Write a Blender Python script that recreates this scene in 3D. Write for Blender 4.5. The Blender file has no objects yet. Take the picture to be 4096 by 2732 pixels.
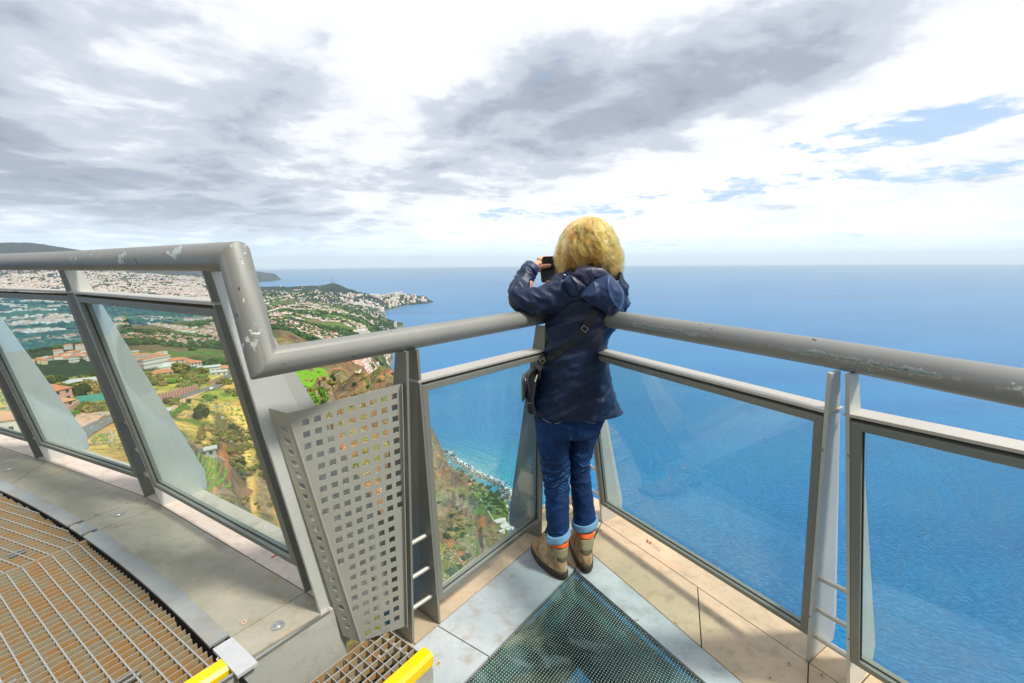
import bpy, bmesh, math, random
from mathutils import Vector, Matrix, noise
random.seed(7)
SC = bpy.context.scene
COL = SC.collection
R = math.radians
# ------------------------------------------------------------ camera
F_PX, CAM_H, PITCH, ROLL = 1820.0, 1.45, R(9.9), R(-0.5)
_c, _s = math.cos(ROLL), math.sin(ROLL)
_cp, _sp = math.cos(PITCH), math.sin(PITCH)
cd = bpy.data.cameras.new('camera'); cam = bpy.data.objects.new('camera', cd); COL.objects.link(cam)
r0, u0, f0 = Vector((1, 0, 0)), Vector((0, _sp, _cp)), Vector((0, _cp, -_sp))
xa, ya, za = _c*r0 + _s*u0, -_s*r0 + _c*u0, -f0
M = Matrix((xa, ya, za)).transposed().to_4x4(); M.translation = Vector((0, 0, CAM_H))
cam.matrix_world = M
cd.sensor_width = 36; cd.lens = 36*F_PX/4096; cd.clip_start = 0.05; cd.clip_end = 500000
SC.camera = cam

def ray(u, v):
    x, y = (u-2048)/F_PX, (1366-v)/F_PX
    x, y = _c*x - _s*y, _s*x + _c*y
    return Vector((x, _cp + y*_sp, -_sp + y*_cp))
def at(u, v, z):                       # where the sight line meets height z
    d = ray(u, v); return d*((z-CAM_H)/d.z) + Vector((0, 0, CAM_H))
def on_wall(u, v, p, q):               # where it meets the upright plane through p and q
    d = ray(u, v); n = Vector((q[1]-p[1], p[0]-q[0])); o = Vector((p[0], p[1]))
    t = (o @ n)/(Vector((d.x, d.y)) @ n); return d*t + Vector((0, 0, CAM_H))

# ------------------------------------------------------------ light
SUN_AZ, SUN_EL = 118.0, 54.0            # azimuth from +Y towards +X
w = bpy.data.worlds.new('World'); SC.world = w; w.use_nodes = True
sd = bpy.data.lights.new('sun', 'SUN'); sun = bpy.data.objects.new('sun', sd); COL.objects.link(sun)
sdir = Vector((math.sin(R(SUN_AZ))*math.cos(R(SUN_EL)), math.cos(R(SUN_AZ))*math.cos(R(SUN_EL)), math.sin(R(SUN_EL))))
sun.rotation_euler = sdir.to_track_quat('Z', 'Y').to_euler(); sun.location = (0, 0, 40)
sd.energy = 3.8; sd.angle = R(8.0); sd.color = (1.0, 0.93, 0.82)
SC.view_settings.view_transform = 'Standard'; SC.view_settings.look = 'None'
SC.view_settings.exposure = 0.36; SC.view_settings.gamma = 1.0; SC.view_settings.use_curve_mapping = False
SC.cycles.max_bounces = 8; SC.cycles.transparent_max_bounces = 16; SC.cycles.diffuse_bounces = 3
SC.cycles.use_denoising = True

# ------------------------------------------------------------ node helpers
class NT:
    def __init__(s, tree): s.t = tree; s.n = tree.nodes; s.l = tree.links
    def node(s, typ, **kw):
        n = s.n.new(typ)
        for k, v in kw.items():
            if k in n.inputs.keys(): s.put(n.inputs[k], v)
            else: setattr(n, k, v)
        return n
    def put(s, sock, v):
        if isinstance(v, bpy.types.NodeSocket): s.l.new(v, sock)
        else:
            if hasattr(sock, 'default_value'):
                try: sock.default_value = v
                except Exception: sock.default_value = (*v, 1.0)
    def m(s, op, a, b=0.0, c=0.0, clamp=False):
        n = s.n.new('ShaderNodeMath'); n.operation = op; n.use_clamp = clamp
        s.put(n.inputs[0], a); s.put(n.inputs[1], b); s.put(n.inputs[2], c); return n.outputs[0]
    def vm(s, op, a, b=(0, 0, 0), sc=None):
        n = s.n.new('ShaderNodeVectorMath'); n.operation = op
        s.put(n.inputs[0], a); s.put(n.inputs[1], b)
        if sc is not None: s.put(n.inputs['Scale'], sc)
        return n.outputs['Value'] if op in ('LENGTH', 'DISTANCE', 'DOT_PRODUCT') else n.outputs[0]
    def noise(s, vec, scale, detail=4, rough=0.5, dist=0.0, lac=2.0):
        n = s.n.new('ShaderNodeTexNoise'); s.put(n.inputs['Vector'], vec)
        n.inputs['Scale'].default_value = scale; n.inputs['Detail'].default_value = detail
        n.inputs['Roughness'].default_value = rough; n.inputs['Distortion'].default_value = dist
        n.inputs['Lacunarity'].default_value = lac
        return n.outputs['Fac']
    def mix(s, f, a, b, blend='MIX'):
        n = s.n.new('ShaderNodeMix'); n.data_type = 'RGBA'; n.blend_type = blend
        s.put(n.inputs[0], f); s.put(n.inputs[6], a); s.put(n.inputs[7], b); return n.outputs[2]
    def ramp(s, f, stops, interp='LINEAR'):
        n = s.n.new('ShaderNodeValToRGB'); n.color_ramp.interpolation = interp
        e = n.color_ramp.elements
        while len(e) < len(stops): e.new(0.5)
        for i, (p, c) in enumerate(stops):
            e[i].position = p; e[i].color = (c, c, c, 1) if isinstance(c, (int, float)) else (*c, 1)
        s.put(n.inputs[0], f); return n.outputs[0]
    def sep(s, v):
        n = s.n.new('ShaderNodeSeparateXYZ'); s.put(n.inputs[0], v); return n.outputs
    def comb(s, x, y, z):
        n = s.n.new('ShaderNodeCombineXYZ'); s.put(n.inputs[0], x); s.put(n.inputs[1], y); s.put(n.inputs[2], z); return n.outputs[0]
    def ss(s, v, lo, hi):
        n = s.n.new('ShaderNodeMapRange'); n.interpolation_type = 'SMOOTHSTEP'
        s.put(n.inputs[0], v); s.put(n.inputs[1], lo); s.put(n.inputs[2], hi); return n.outputs[0]
def new_mat(name):
    m = bpy.data.materials.new(name); m.use_nodes = True; m.node_tree.nodes.clear()
    t = NT(m.node_tree); o = t.node('ShaderNodeOutputMaterial'); return m, t, o
def coords(t, kind='Object'): return t.node('ShaderNodeTexCoord').outputs[kind]
def geo(t): return t.node('ShaderNodeNewGeometry').outputs['Position']
def principled(t, o, col, rough=0.5, metal=0.0, spec=0.5, bump=None, bstr=0.2, bdist=0.01, **kw):
    p = t.node('ShaderNodeBsdfPrincipled')
    t.put(p.inputs['Base Color'], col); t.put(p.inputs['Roughness'], rough); t.put(p.inputs['Metallic'], metal)
    t.put(p.inputs['Specular IOR Level'], spec)
    for k, v in kw.items(): t.put(p.inputs[k.replace('_', ' ')], v)
    if bump is not None:
        b = t.node('ShaderNodeBump'); b.inputs['Strength'].default_value = bstr; b.inputs['Distance'].default_value = bdist
        t.put(b.inputs['Height'], bump); t.l.new(b.outputs[0], p.inputs['Normal'])
    t.l.new(p.outputs[0], o.inputs['Surface']); return p
def simple(name, col, rough=0.6, metal=0.0, var=0.15, scale=20.0, bstr=0.1, spec=0.5):
    m, t, o = new_mat(name); v = coords(t)
    n = t.noise(v, scale, 5, 0.6)
    c = t.mix(n, tuple(x*(1-var) for x in col), tuple(min(1, x*(1+var)) for x in col))
    principled(t, o, c, rough, metal, spec, n, bstr, 0.004); return m

# ------------------------------------------------------------ sky
def build_sky():
    t = NT(w.node_tree); t.n.clear()
    out = t.node('ShaderNodeOutputWorld'); bg = t.node('ShaderNodeBackground')
    d = coords(t, 'Generated'); X, Y, Z = t.sep(d)
    sky = t.node('ShaderNodeTexSky', sky_type='NISHITA', sun_disc=False, sun_elevation=R(SUN_EL), sun_rotation=R(SUN_AZ), air_density=1.0, dust_density=1.0)
    blue = t.vm('SCALE', sky.outputs[0], sc=0.10)
    el = t.m('ARCSINE', Z); az = t.m('ARCTAN2', X, Y)
    # cloud sheet: project the view direction on a high flat layer
    zz = t.m('ADD', t.m('MAXIMUM', Z, 0.0), 0.125)
    px, py = t.m('DIVIDE', X, zz), t.m('DIVIDE', Y, zz)
    pv = t.comb(px, py, 0.0)
    big = t.noise(pv, 0.55, 7, 0.50, 0.35)
    med = t.noise(t.vm('ADD', pv, (7.3, 2.1, 0)), 1.6, 7, 0.52, 0.5)
    fine = t.noise(t.vm('ADD', pv, (1.3, 9.1, 3.0)), 4.5, 6, 0.6, 0.3)
    def blob(u, v, su, sv, amp, rot=0.0):        # u,v in the photograph's pixels
        q = ray(u, v).normalized(); a0, e0 = math.atan2(q.x, q.y), math.asin(q.z)
        da, de = t.m('SUBTRACT', az, a0), t.m('SUBTRACT', el, e0)
        ca, sa = math.cos(rot), math.sin(rot)
        a1 = t.m('ADD', t.m('MULTIPLY', da, ca), t.m('MULTIPLY', de, sa)); e1 = t.m('SUBTRACT', t.m('MULTIPLY', de, ca), t.m('MULTIPLY', da, sa))
        r2 = t.m('ADD', t.m('POWER', t.m('ABSOLUTE', t.m('DIVIDE', a1, su)), 2), t.m('POWER', t.m('ABSOLUTE', t.m('DIVIDE', e1, sv)), 2))
        return t.m('MULTIPLY', t.m('EXPONENT', t.m('MULTIPLY', r2, -1.0)), amp)
    def S(vals):
        a = vals[0]
        for b in vals[1:]: a = t.m('ADD', a, b)
        return a
    # thickness of the cloud deck (1 = darkest grey base, 0 = bright thin white)
    thick = S([t.m('MULTIPLY', t.m('SUBTRACT', big, 0.5), 1.15), t.m('MULTIPLY', t.m('SUBTRACT', med, 0.5), 0.85), t.m('MULTIPLY', t.m('SUBTRACT', fine, 0.5), 0.50), 0.225,
        blob(150, 620, 0.36, 0.13, 0.40, -0.12), blob(200, 120, 0.30, 0.14, 0.16), blob(900, 870, 0.26, 0.05, 0.16),
        blob(2350, 440, 0.42, 0.11, 0.27, 0.10), blob(3350, 250, 0.40, 0.08, 0.24, 0.10), blob(3950, 330, 0.2, 0.12, 0.22),
        blob(1700, 60, 0.30, 0.12, -0.14), blob(2300, 930, 1.1, 0.055, -0.16), blob(3950, 110, 0.12, 0.06, -0.50), blob(1250, 520, 0.16, 0.04, -0.10), blob(1100, 300, 0.14, 0.10, 0.14), blob(350, 330, 0.16, 0.07, -0.10),
        blob(3300, 500, 0.30, 0.06, -0.20, 0.1), blob(2900, 950, 0.5, 0.05, -0.15)])
    thick = t.m('MULTIPLY', thick, 1.0, clamp=False)
    cc = t.ramp(thick, [(0.0, (0.95, 0.96, 0.98)), (0.22, (0.78, 0.80, 0.84)), (0.42, (0.51, 0.55, 0.63)), (0.62, (0.335, 0.375, 0.46)), (0.85, (0.24, 0.27, 0.34))], 'EASE')
    # holes of blue
    hole = S([t.m('MULTIPLY', t.m('SUBTRACT', med, 0.5), 1.5), t.m('MULTIPLY', t.m('SUBTRACT', fine, 0.5), 1.7), -0.40,
        blob(3560, 500, 0.15, 0.022, 0.55, 0.12), blob(3900, 470, 0.12, 0.022, 0.42), blob(3300, 640, 0.30, 0.03, 0.20, 0.1), blob(3850, 690, 0.2, 0.02, 0.42), blob(1490, 205, 0.024, 0.014, 0.34, 0.3),
        blob(2200, 850, 0.26, 0.022, 0.40), blob(3000, 760, 0.3, 0.02, 0.40), blob(2600, 960, 0.7, 0.02, 0.28), blob(3700, 560, 0.22, 0.02, 0.28, 0.1)])
    hf = t.m('MULTIPLY', t.ss(hole, 0.0, 0.34), 0.8)
    bluec = t.mix(0.55, blue, (0.36, 0.60, 0.92, 1))
    c = t.mix(hf, cc, bluec)
    # paler, bluish air near the horizon
    hz = t.m('EXPONENT', t.m('MULTIPLY', t.m('POWER', t.m('DIVIDE', t.m('MAXIMUM', Z, 0.0), 0.055), 1.4), -1.0))
    c = t.mix(t.m('MULTIPLY', hz, 0.93), c, (0.76, 0.95, 1.14, 1))
    low = t.ss(Z, 0.0, -0.03)
    c = t.mix(low, c, (0.10, 0.25, 0.5, 1))
    t.put(bg.inputs[0], c); bg.inputs[1].default_value = 1.0
    t.l.new(bg.outputs[0], out.inputs[0])
build_sky()

# ------------------------------------------------------------ object helpers
def link(o, parent=None):
    COL.objects.link(o)
    if parent is not None: o.parent = parent
    return o
def tag(o, label=None, cat=None, group=None, kind=None):
    if label: o['label'] = label
    if cat: o['category'] = cat
    if group: o['group'] = group
    if kind: o['kind'] = kind
    return o
def thing(name, label, cat, loc=(0, 0, 0), group=None, rz=0.0):
    o = bpy.data.objects.new(name, None); o.empty_display_size = 0.1; o.location = loc; o.rotation_euler.z = rz
    COL.objects.link(o); return tag(o, label, cat, group)
def setting(name):
    o = bpy.data.objects.new(name, None); COL.objects.link(o); o['kind'] = 'structure'; return o
def mesh_obj(name, verts, faces, mat, parent=None, smooth=False, local=True):
    """verts are world positions; when the parent has a location the mesh is stored relative to it"""
    me = bpy.data.meshes.new(name)
    if parent is not None and local:
        inv = Matrix.Translation(parent.location) @ parent.rotation_euler.to_matrix().to_4x4(); inv.invert()
        q = parent.parent
        if q is None: verts = [inv @ Vector(v) for v in verts]
        else: verts = [Vector(v) - q.location for v in verts]
    me.from_pydata([tuple(v) for v in verts], [], faces)
    for m in (mat if isinstance(mat, (list, tuple)) else [mat]): me.materials.append(m)
    if smooth: me.shade_smooth()
    me.update()
    return link(bpy.data.objects.new(name, me), parent)
class MB:
    def __init__(s): s.v = []; s.f = []
    def add(s, vs, fs):
        k = len(s.v); s.v += [Vector(v) for v in vs]; s.f += [[i+k for i in f] for f in fs]; return s
    def prism(s, poly, ext):                   # poly: 3D points (planar), ext: vector
        n = len(poly); ext = Vector(ext); a = [Vector(p) for p in poly]
        nrm = Vector((0, 0, 0))
        for i in range(n): nrm += a[i].cross(a[(i+1) % n])
        if nrm @ ext > 0: a.reverse()
        b = [p+ext for p in a]
        return s.add(a+b, [list(range(n)), [n+i for i in reversed(range(n))]] + [[i, i+n, (i+1) % n + n, (i+1) % n] for i in range(n)])
    def bar(s, p, q, wdt, hgt, up=(0, 0, 1), off=(0, 0)):   # box beam from p to q, width across, height along up
        p, q = Vector(p), Vector(q); d = (q-p).normalized(); up = Vector(up); sd_ = d.cross(up).normalized(); u = sd_.cross(d).normalized()
        c = [(-wdt/2, -hgt/2), (wdt/2, -hgt/2), (wdt/2, hgt/2), (-wdt/2, hgt/2)]
        vs = [p + sd_*(a+off[0]) + u*(b+off[1]) for a, b in c] + [q + sd_*(a+off[0]) + u*(b+off[1]) for a, b in c]
        return s.add(vs, [[0, 3, 2, 1][::-1], [4, 5, 6, 7][::-1], [0, 1, 5, 4][::-1], [1, 2, 6, 5][::-1], [2, 3, 7, 6][::-1], [3, 0, 4, 7][::-1]])
    def box(s, c, sx, sy, sz, rz=0.0):
        x, y, z = c; ca, sa = math.cos(rz), math.sin(rz)
        return s.prism([(x+a*ca-b*sa, y+a*sa+b*ca, z-sz/2) for a, b in ((-sx/2, -sy/2), (sx/2, -sy/2), (sx/2, sy/2), (-sx/2, sy/2))], (0, 0, sz))
    def tube(s, pts, r, seg=24, cap=True):     # mitred tube along a polyline
        pts = [Vector(p) for p in pts]; n = len(pts); d0 = (pts[1]-pts[0]).normalized()
        a = d0.cross(Vector((0, 0, 1)));
        if a.length < 1e-3: a = d0.cross(Vector((0, 1, 0)))
        a.normalize(); b = a.cross(d0)
        cs = [a*math.cos(2*math.pi*i/seg)+b*math.sin(2*math.pi*i/seg) for i in range(seg)]
        rr = r if isinstance(r, (list, tuple)) else [r]*n
        rings = [[pts[0]+c*rr[0] for c in cs]]
        for k in range(1, n):
            din = (pts[k]-pts[k-1]).normalized()
            if k < n-1:
                dout = (pts[k+1]-pts[k]).normalized(); nn = (din+dout).normalized()
            else: dout = din; nn = din
            ms = [c - din*((c @ nn)/(din @ nn)) for c in cs]
            rings.append([pts[k]+m*rr[k] for m in ms])
            cs = [(m - dout*(m @ dout)).normalized() for m in ms]
        k0 = len(s.v)
        for rg in rings: s.v += rg
        for k in range(n-1):
            for i in range(seg):
                j = (i+1) % seg; s.f.append([k0+k*seg+i, k0+(k+1)*seg+i, k0+(k+1)*seg+j, k0+k*seg+j][::-1])
        if cap:
            s.f.append([k0+i for i in reversed(range(seg))][::-1]); s.f.append([k0+(n-1)*seg+i for i in range(seg)][::-1])
        return s
    def build(s, name, mat, parent=None, smooth=False, bevel=0.0):
        o = mesh_obj(name, s.v, s.f, mat, parent)
        me = o.data
        bm = bmesh.new(); bm.from_mesh(me); bmesh.ops.recalc_face_normals(bm, faces=bm.faces); bm.to_mesh(me); bm.free()
        if smooth:
            me.shade_smooth()
            try: me.set_sharp_from_angle(angle=R(40))
            except Exception: pass
        if bevel:
            md = o.modifiers.new('bevel', 'BEVEL'); md.width = bevel; md.segments = 2; md.limit_method = 'ANGLE'
        return o

# ------------------------------------------------------------ materials of the platform
def mat_paint(name, col, chips=0.0, wear=0.5, rust=0.0):
    m, t, o = new_mat(name); v = coords(t)
    n1 = t.noise(v, 3.0, 5, 0.6); n2 = t.noise(v, 40.0, 4, 0.6); n3 = t.noise(v, 220.0, 2, 0.5)
    c = t.mix(n1, tuple(x*0.86 for x in col), tuple(x*1.12 for x in col))
    c = t.mix(t.m('MULTIPLY', t.ss(n2, 0.55, 0.75), wear*0.5), c, (0.30, 0.29, 0.25, 1))
    rough = t.m('ADD', 0.38, t.m('MULTIPLY', n2, 0.22)); h = t.m('ADD', t.m('MULTIPLY', n2, 0.5), t.m('MULTIPLY', n3, 0.5))
    metal = 0.45
    # fine scratches
    sc = t.noise(t.vm('MULTIPLY', v, (160, 160, 9)), 1.0, 3, 0.7, 2.0)
    c = t.mix(t.m('MULTIPLY', t.ss(sc, 0.70, 0.76), 0.45), c, (0.75, 0.77, 0.76, 1))
    if rust:
        rn = t.noise(v, 9.0, 6, 0.7)
        c = t.mix(t.m('MULTIPLY', t.ss(rn, 0.58, 0.78), rust), c, (0.30, 0.13, 0.05, 1))
    if chips:
        a = t.noise(v, 7.0, 2, 0.5, 0.3); b = t.noise(v, 34.0, 6, 0.68, 0.8)
        msk = t.m('ADD', t.m('MULTIPLY', a, 0.9), t.m('MULTIPLY', b, 0.8))
        nz = t.sep(t.node('ShaderNodeNewGeometry').outputs['Normal'])[2]
        msk = t.m('ADD', msk, t.m('MULTIPLY', t.m('SUBTRACT', 0.5, t.m('ABSOLUTE', t.m('SUBTRACT', nz, 0.35))), 0.16))
        chip = t.ss(msk, 1.10, 1.11); edge = t.ss(msk, 1.08, 1.092)
        kind = t.noise(v, 5.0, 3, 0.6)
        cc = t.mix(t.ss(kind, 0.40, 0.60), (0.20, 0.27, 0.27, 1), (0.52, 0.58, 0.60, 1))
        cc = t.mix(t.ss(b, 0.5, 0.7), cc, (0.66, 0.70, 0.72, 1))
        c = t.mix(edge, c, (0.62, 0.62, 0.56, 1)); c = t.mix(chip, c, cc)
        dk = t.noise(v, 60.0, 3, 0.6, 0.5); dk2 = t.noise(t.vm('ADD', v, (3, 3, 3)), 5.0, 2, 0.5)
        dm = t.m('MULTIPLY', t.ss(dk, 0.66, 0.69), t.ss(dk2, 0.50, 0.58))
        c = t.mix(dm, c, (0.06, 0.065, 0.07, 1))
        h = t.m('SUBTRACT', h, t.m('MULTIPLY', t.m('MAXIMUM', chip, dm), 2.0))
    if chips:
        xw = t.sep(geo(t))[0]; band = t.m('SUBTRACT', 1.0, t.m('MULTIPLY', t.m('ABSOLUTE', t.m('SUBTRACT', nz, 0.02)), 2.0), clamp=True)
        lo_ = t.noise(v, 2.6, 2, 0.5); b3 = t.noise(t.vm('ADD', v, (1, 8, 2)), 42.0, 6, 0.7, 1.0)
        m3 = t.m('ADD', t.m('ADD', t.m('MULTIPLY', b3, 0.75), t.m('MULTIPLY', band, 0.26)), t.m('MULTIPLY', lo_, 0.70)); m3 = t.m('MULTIPLY', m3, t.ss(xw, 0.35, 0.5))
        c = t.mix(t.ss(m3, 0.965, 0.98), c, (0.55, 0.55, 0.47, 1)); c = t.mix(t.ss(m3, 0.985, 1.0), c, t.mix(t.ss(b3, 0.45, 0.6), (0.075, 0.125, 0.125, 1), (0.25, 0.33, 0.33, 1)))
    principled(t, o, c, rough, metal, 0.5, h, 0.25, 0.0012); return m
PAINT = mat_paint('silver_paint', (0.255, 0.26, 0.235), wear=0.3)
RAILP = mat_paint('handrail_paint', (0.27, 0.275, 0.26), chips=0.01, wear=0.4)
PERF = mat_paint('perforated_steel', (0.43, 0.44, 0.41), wear=0.3, rust=0.05)
SUNLITP = mat_paint('sunlit_fin_paint', (0.58, 0.60, 0.58), wear=0.2)  # lighter copy of the post paint, sunlight put into its colour

def mat_plate(name, ca, cb, rust=0.5, seed=0.0):
    m, t, o = new_mat(name); v = t.vm('ADD', geo(t), (seed, seed*0.7, 0))
    n1 = t.noise(v, 2.2, 5, 0.6, 0.4); n2 = t.noise(v, 14.0, 6, 0.65); n3 = t.noise(v, 90.0, 4, 0.6)
    c = t.mix(t.ss(n1, 0.35, 0.68), ca, cb)
    c = t.mix(t.m('MULTIPLY', t.ss(n2, 0.46, 0.74), 0.55), c, (0.23, 0.19, 0.13, 1))
    rn = t.noise(t.vm('ADD', v, (5, 1, 2)), 5.0, 6, 0.7)
    c = t.mix(t.m('MULTIPLY', t.ss(rn, 0.52, 0.72), rust), c, (0.50, 0.31, 0.16, 1))
    c = t.mix(t.m('MULTIPLY', t.ss(n3, 0.66, 0.72), 0.7), c, (0.13, 0.11, 0.09, 1))
    sp = t.noise(v, 260.0, 1, 0.5); c = t.mix(t.ss(sp, 0.80, 0.84), c, (0.8, 0.8, 0.78, 1))
    h = t.m('ADD', t.m('MULTIPLY', n2, 0.5), n3)
    principled(t, o, c, t.m('ADD', 0.42, t.m('MULTIPLY', n2, 0.35)), 0.0, 0.5, h, 0.25, 0.002); return m
DECK = mat_plate('deck_plate_paint', (0.25, 0.245, 0.19, 1), (0.36, 0.33, 0.27, 1), 0.30)
DECK_OUT = mat_plate('deck_plate_outer', (0.44, 0.385, 0.34, 1), (0.54, 0.47, 0.42, 1), 0.15, 3.0)
TAN = mat_plate('floor_plate_tan', (0.42, 0.34, 0.235, 1), (0.56, 0.42, 0.29, 1), 0.55, 7.0)
BLUISH = mat_plate('floor_plate_bluish', (0.29, 0.335, 0.37, 1), (0.46, 0.50, 0.52, 1), 0.22, 11.0)
BAND = mat_plate('kick_band_steel', (0.22, 0.24, 0.25, 1), (0.29, 0.31, 0.315, 1), 0.15, 5.0)
RISER = mat_plate('riser_steel', (0.34, 0.36, 0.33, 1), (0.40, 0.41, 0.38, 1), 0.12, 9.0)
GRATE = None
def mat_grate():
    m, t, o = new_mat('grating_steel'); v = geo(t); n = t.noise(v, 17.0, 5, 0.7); n2 = t.noise(v, 70.0, 4, 0.6)
    c = t.mix(t.ss(n, 0.42, 0.58), (0.33, 0.195, 0.075, 1), (0.27, 0.24, 0.16, 1)); c = t.mix(t.m('MULTIPLY', t.ss(n2, 0.5, 0.75), 0.5), c, (0.26, 0.14, 0.06, 1))
    nzz = t.sep(t.node('ShaderNodeNewGeometry').outputs['Normal'])[2]; c = t.mix(t.ss(nzz, 0.5, 0.9), c, (0.27, 0.29, 0.30, 1))
    principled(t, o, c, 0.55, 0.0, 0.5, n2, 0.2, 0.002); return m
GRATE = mat_grate()
SCREW = simple('stainless_steel', (0.45, 0.45, 0.43), 0.35, 0.8)
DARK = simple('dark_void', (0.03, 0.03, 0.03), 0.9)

def mat_yellow():
    m, t, o = new_mat('yellow_paint'); v = geo(t)
    n = t.noise(v, 25.0, 6, 0.7); e = t.noise(v, 9.0, 5, 0.7)
    c = t.mix(t.ss(n, 0.3, 0.8), (0.85, 0.60, 0.0, 1), (0.70, 0.46, 0.0, 1))
    c = t.mix(t.ss(e, 0.66, 0.68), c, (0.55, 0.56, 0.52, 1))
    d = t.noise(v, 120.0, 3, 0.6); c = t.mix(t.ss(d, 0.70, 0.73), c, (0.12, 0.07, 0.03, 1))
    principled(t, o, c, 0.35, 0, 0.5, e, 0.1, 0.002); return m
YELLOW = mat_yellow()

def schlick(t, f0_):
    g = t.node('ShaderNodeNewGeometry'); c = t.m('ABSOLUTE', t.vm('DOT_PRODUCT', g.outputs['Normal'], g.outputs['Incoming']))
    return t.m('ADD', f0_, t.m('MULTIPLY', t.m('POWER', t.m('SUBTRACT', 1.0, c, clamp=True), 4.0), 0.30))
def mat_glass(name, tint=(0.90, 0.97, 0.955), dirt=0.05):
    m, t, o = new_mat(name); v = geo(t)
    tr = t.node('ShaderNodeBsdfTransparent'); t.put(tr.inputs[0], (*tint, 1))
    gl = t.node('ShaderNodeBsdfGlossy'); gl.inputs['Roughness'].default_value = 0.02; t.put(gl.inputs[0], (0.95, 1, 1, 1))
    frs = schlick(t, 0.06)
    mx = t.node('ShaderNodeMixShader'); t.l.new(frs, mx.inputs[0]); t.l.new(tr.outputs[0], mx.inputs[1]); t.l.new(gl.outputs[0], mx.inputs[2])
    df = t.node('ShaderNodeBsdfDiffuse'); t.put(df.inputs[0], (0.72, 0.78, 0.76, 1))
    st = t.noise(t.vm('MULTIPLY', v, (26, 26, 1.4)), 1.0, 5, 0.65, 0.6); bl = t.noise(v, 3.0, 4, 0.6)
    sm = t.noise(v, 30.0, 4, 0.7)
    f = t.m('ADD', t.m('MULTIPLY', t.m('MULTIPLY', t.ss(st, 0.45, 0.8), bl), dirt*2.2), dirt*0.35)
    f = t.m('ADD', f, t.m('MULTIPLY', t.ss(sm, 0.72, 0.76), dirt*1.5))
    m2 = t.node('ShaderNodeMixShader'); t.put(m2.inputs[0], f); t.l.new(mx.outputs[0], m2.inputs[1]); t.l.new(df.outputs[0], m2.inputs[2])
    t.l.new(m2.outputs[0], o.inputs[0]); return m
GLASS = mat_glass('balustrade_glass', dirt=0.05)

def mat_floor_glass():
    m, t, o = new_mat('dotted_floor_glass'); v = geo(t)
    x, y, z = t.sep(v); P = 0.0105; a = R(52)
    u = t.m('ADD', t.m('MULTIPLY', x, math.cos(a)), t.m('MULTIPLY', y, math.sin(a))); q = t.m('SUBTRACT', t.m('MULTIPLY', y, math.cos(a)), t.m('MULTIPLY', x, math.sin(a)))
    fu = t.m('SUBTRACT', t.m('FRACT', t.m('ADD', t.m('DIVIDE', u, P), 100)), 0.5); fq = t.m('SUBTRACT', t.m('FRACT', t.m('ADD', t.m('DIVIDE', q, P), 100)), 0.5)
    rr = t.m('SQRT', t.m('ADD', t.m('MULTIPLY', fu, fu), t.m('MULTIPLY', fq, fq)))
    dot = t.m('SUBTRACT', 1.0, t.ss(rr, 0.17, 0.25))
    tr = t.node('ShaderNodeBsdfTransparent'); t.put(tr.inputs[0], (0.36, 0.60, 0.62, 1))
    big = t.noise(v, 4.5, 5, 0.62, 1.2); big2 = t.noise(t.vm('ADD', v, (4, 4, 0)), 2.4, 4, 0.6, 0.8); fn = t.noise(v, 26.0, 5, 0.7)
    mist = t.m('ADD', t.m('MULTIPLY', t.ss(big, 0.50, 0.62), 0.22), t.m('MULTIPLY', t.ss(big2, 0.5, 0.75), 0.20))
    mist = t.m('ADD', mist, t.m('MULTIPLY', fn, 0.05))
    mc = t.mix(t.ss(big2, 0.4, 0.62), (0.20, 0.33, 0.36, 1), (0.32, 0.34, 0.24, 1))
    p = t.node('ShaderNodeBsdfPrincipled'); t.put(p.inputs['Base Color'], t.mix(dot, mc, (0.50, 0.55, 0.48, 1))); p.inputs['Roughness'].default_value = 0.25
    fac = t.m('MAXIMUM', mist, t.m('MULTIPLY', dot, 0.7))
    m1 = t.node('ShaderNodeMixShader'); t.put(m1.inputs[0], fac); t.l.new(tr.outputs[0], m1.inputs[1]); t.l.new(p.outputs[0], m1.inputs[2])
    gl = t.node('ShaderNodeBsdfGlossy'); gl.inputs['Roughness'].default_value = 0.12; fro = schlick(t, 0.04)
    m2 = t.node('ShaderNodeMixShader'); t.put(m2.inputs[0], t.m('MULTIPLY', fro, 0.8)); t.l.new(m1.outputs[0], m2.inputs[1]); t.l.new(gl.outputs[0], m2.inputs[2])
    t.l.new(m2.outputs[0], o.inputs[0]); return m
FGLASS = mat_floor_glass()

# ------------------------------------------------------------ the platform
ZU = 0.29                              # upper deck level above the glass floor
def V2(p): return Vector((p[0], p[1]))
def floor_poly(name, pts, z, th, mat, parent):
    m = MB(); m.prism([(p[0], p[1], z) for p in pts], (0, 0, -th)); return m.build(name, mat, parent)
def shrink(pts, g):                     # pull a polygon in by g, leaves the joints open
    P = [V2(p) for p in pts]; n = len(P); area = sum(P[i].x*P[(i+1) % n].y-P[(i+1) % n].x*P[i].y for i in range(n)); sg = 1 if area > 0 else -1
    out = []
    for i in range(n):
        a, b, c = P[i-1], P[i], P[(i+1) % n]; d1 = (b-a).normalized(); d2 = (c-b).normalized()
        n1 = Vector((-d1.y, d1.x))*sg; n2 = Vector((-d2.y, d2.x))*sg; k = n1+n2; k = k/max(0.3, (k @ n1)); out.append(b + k*g)
    return out
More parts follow.
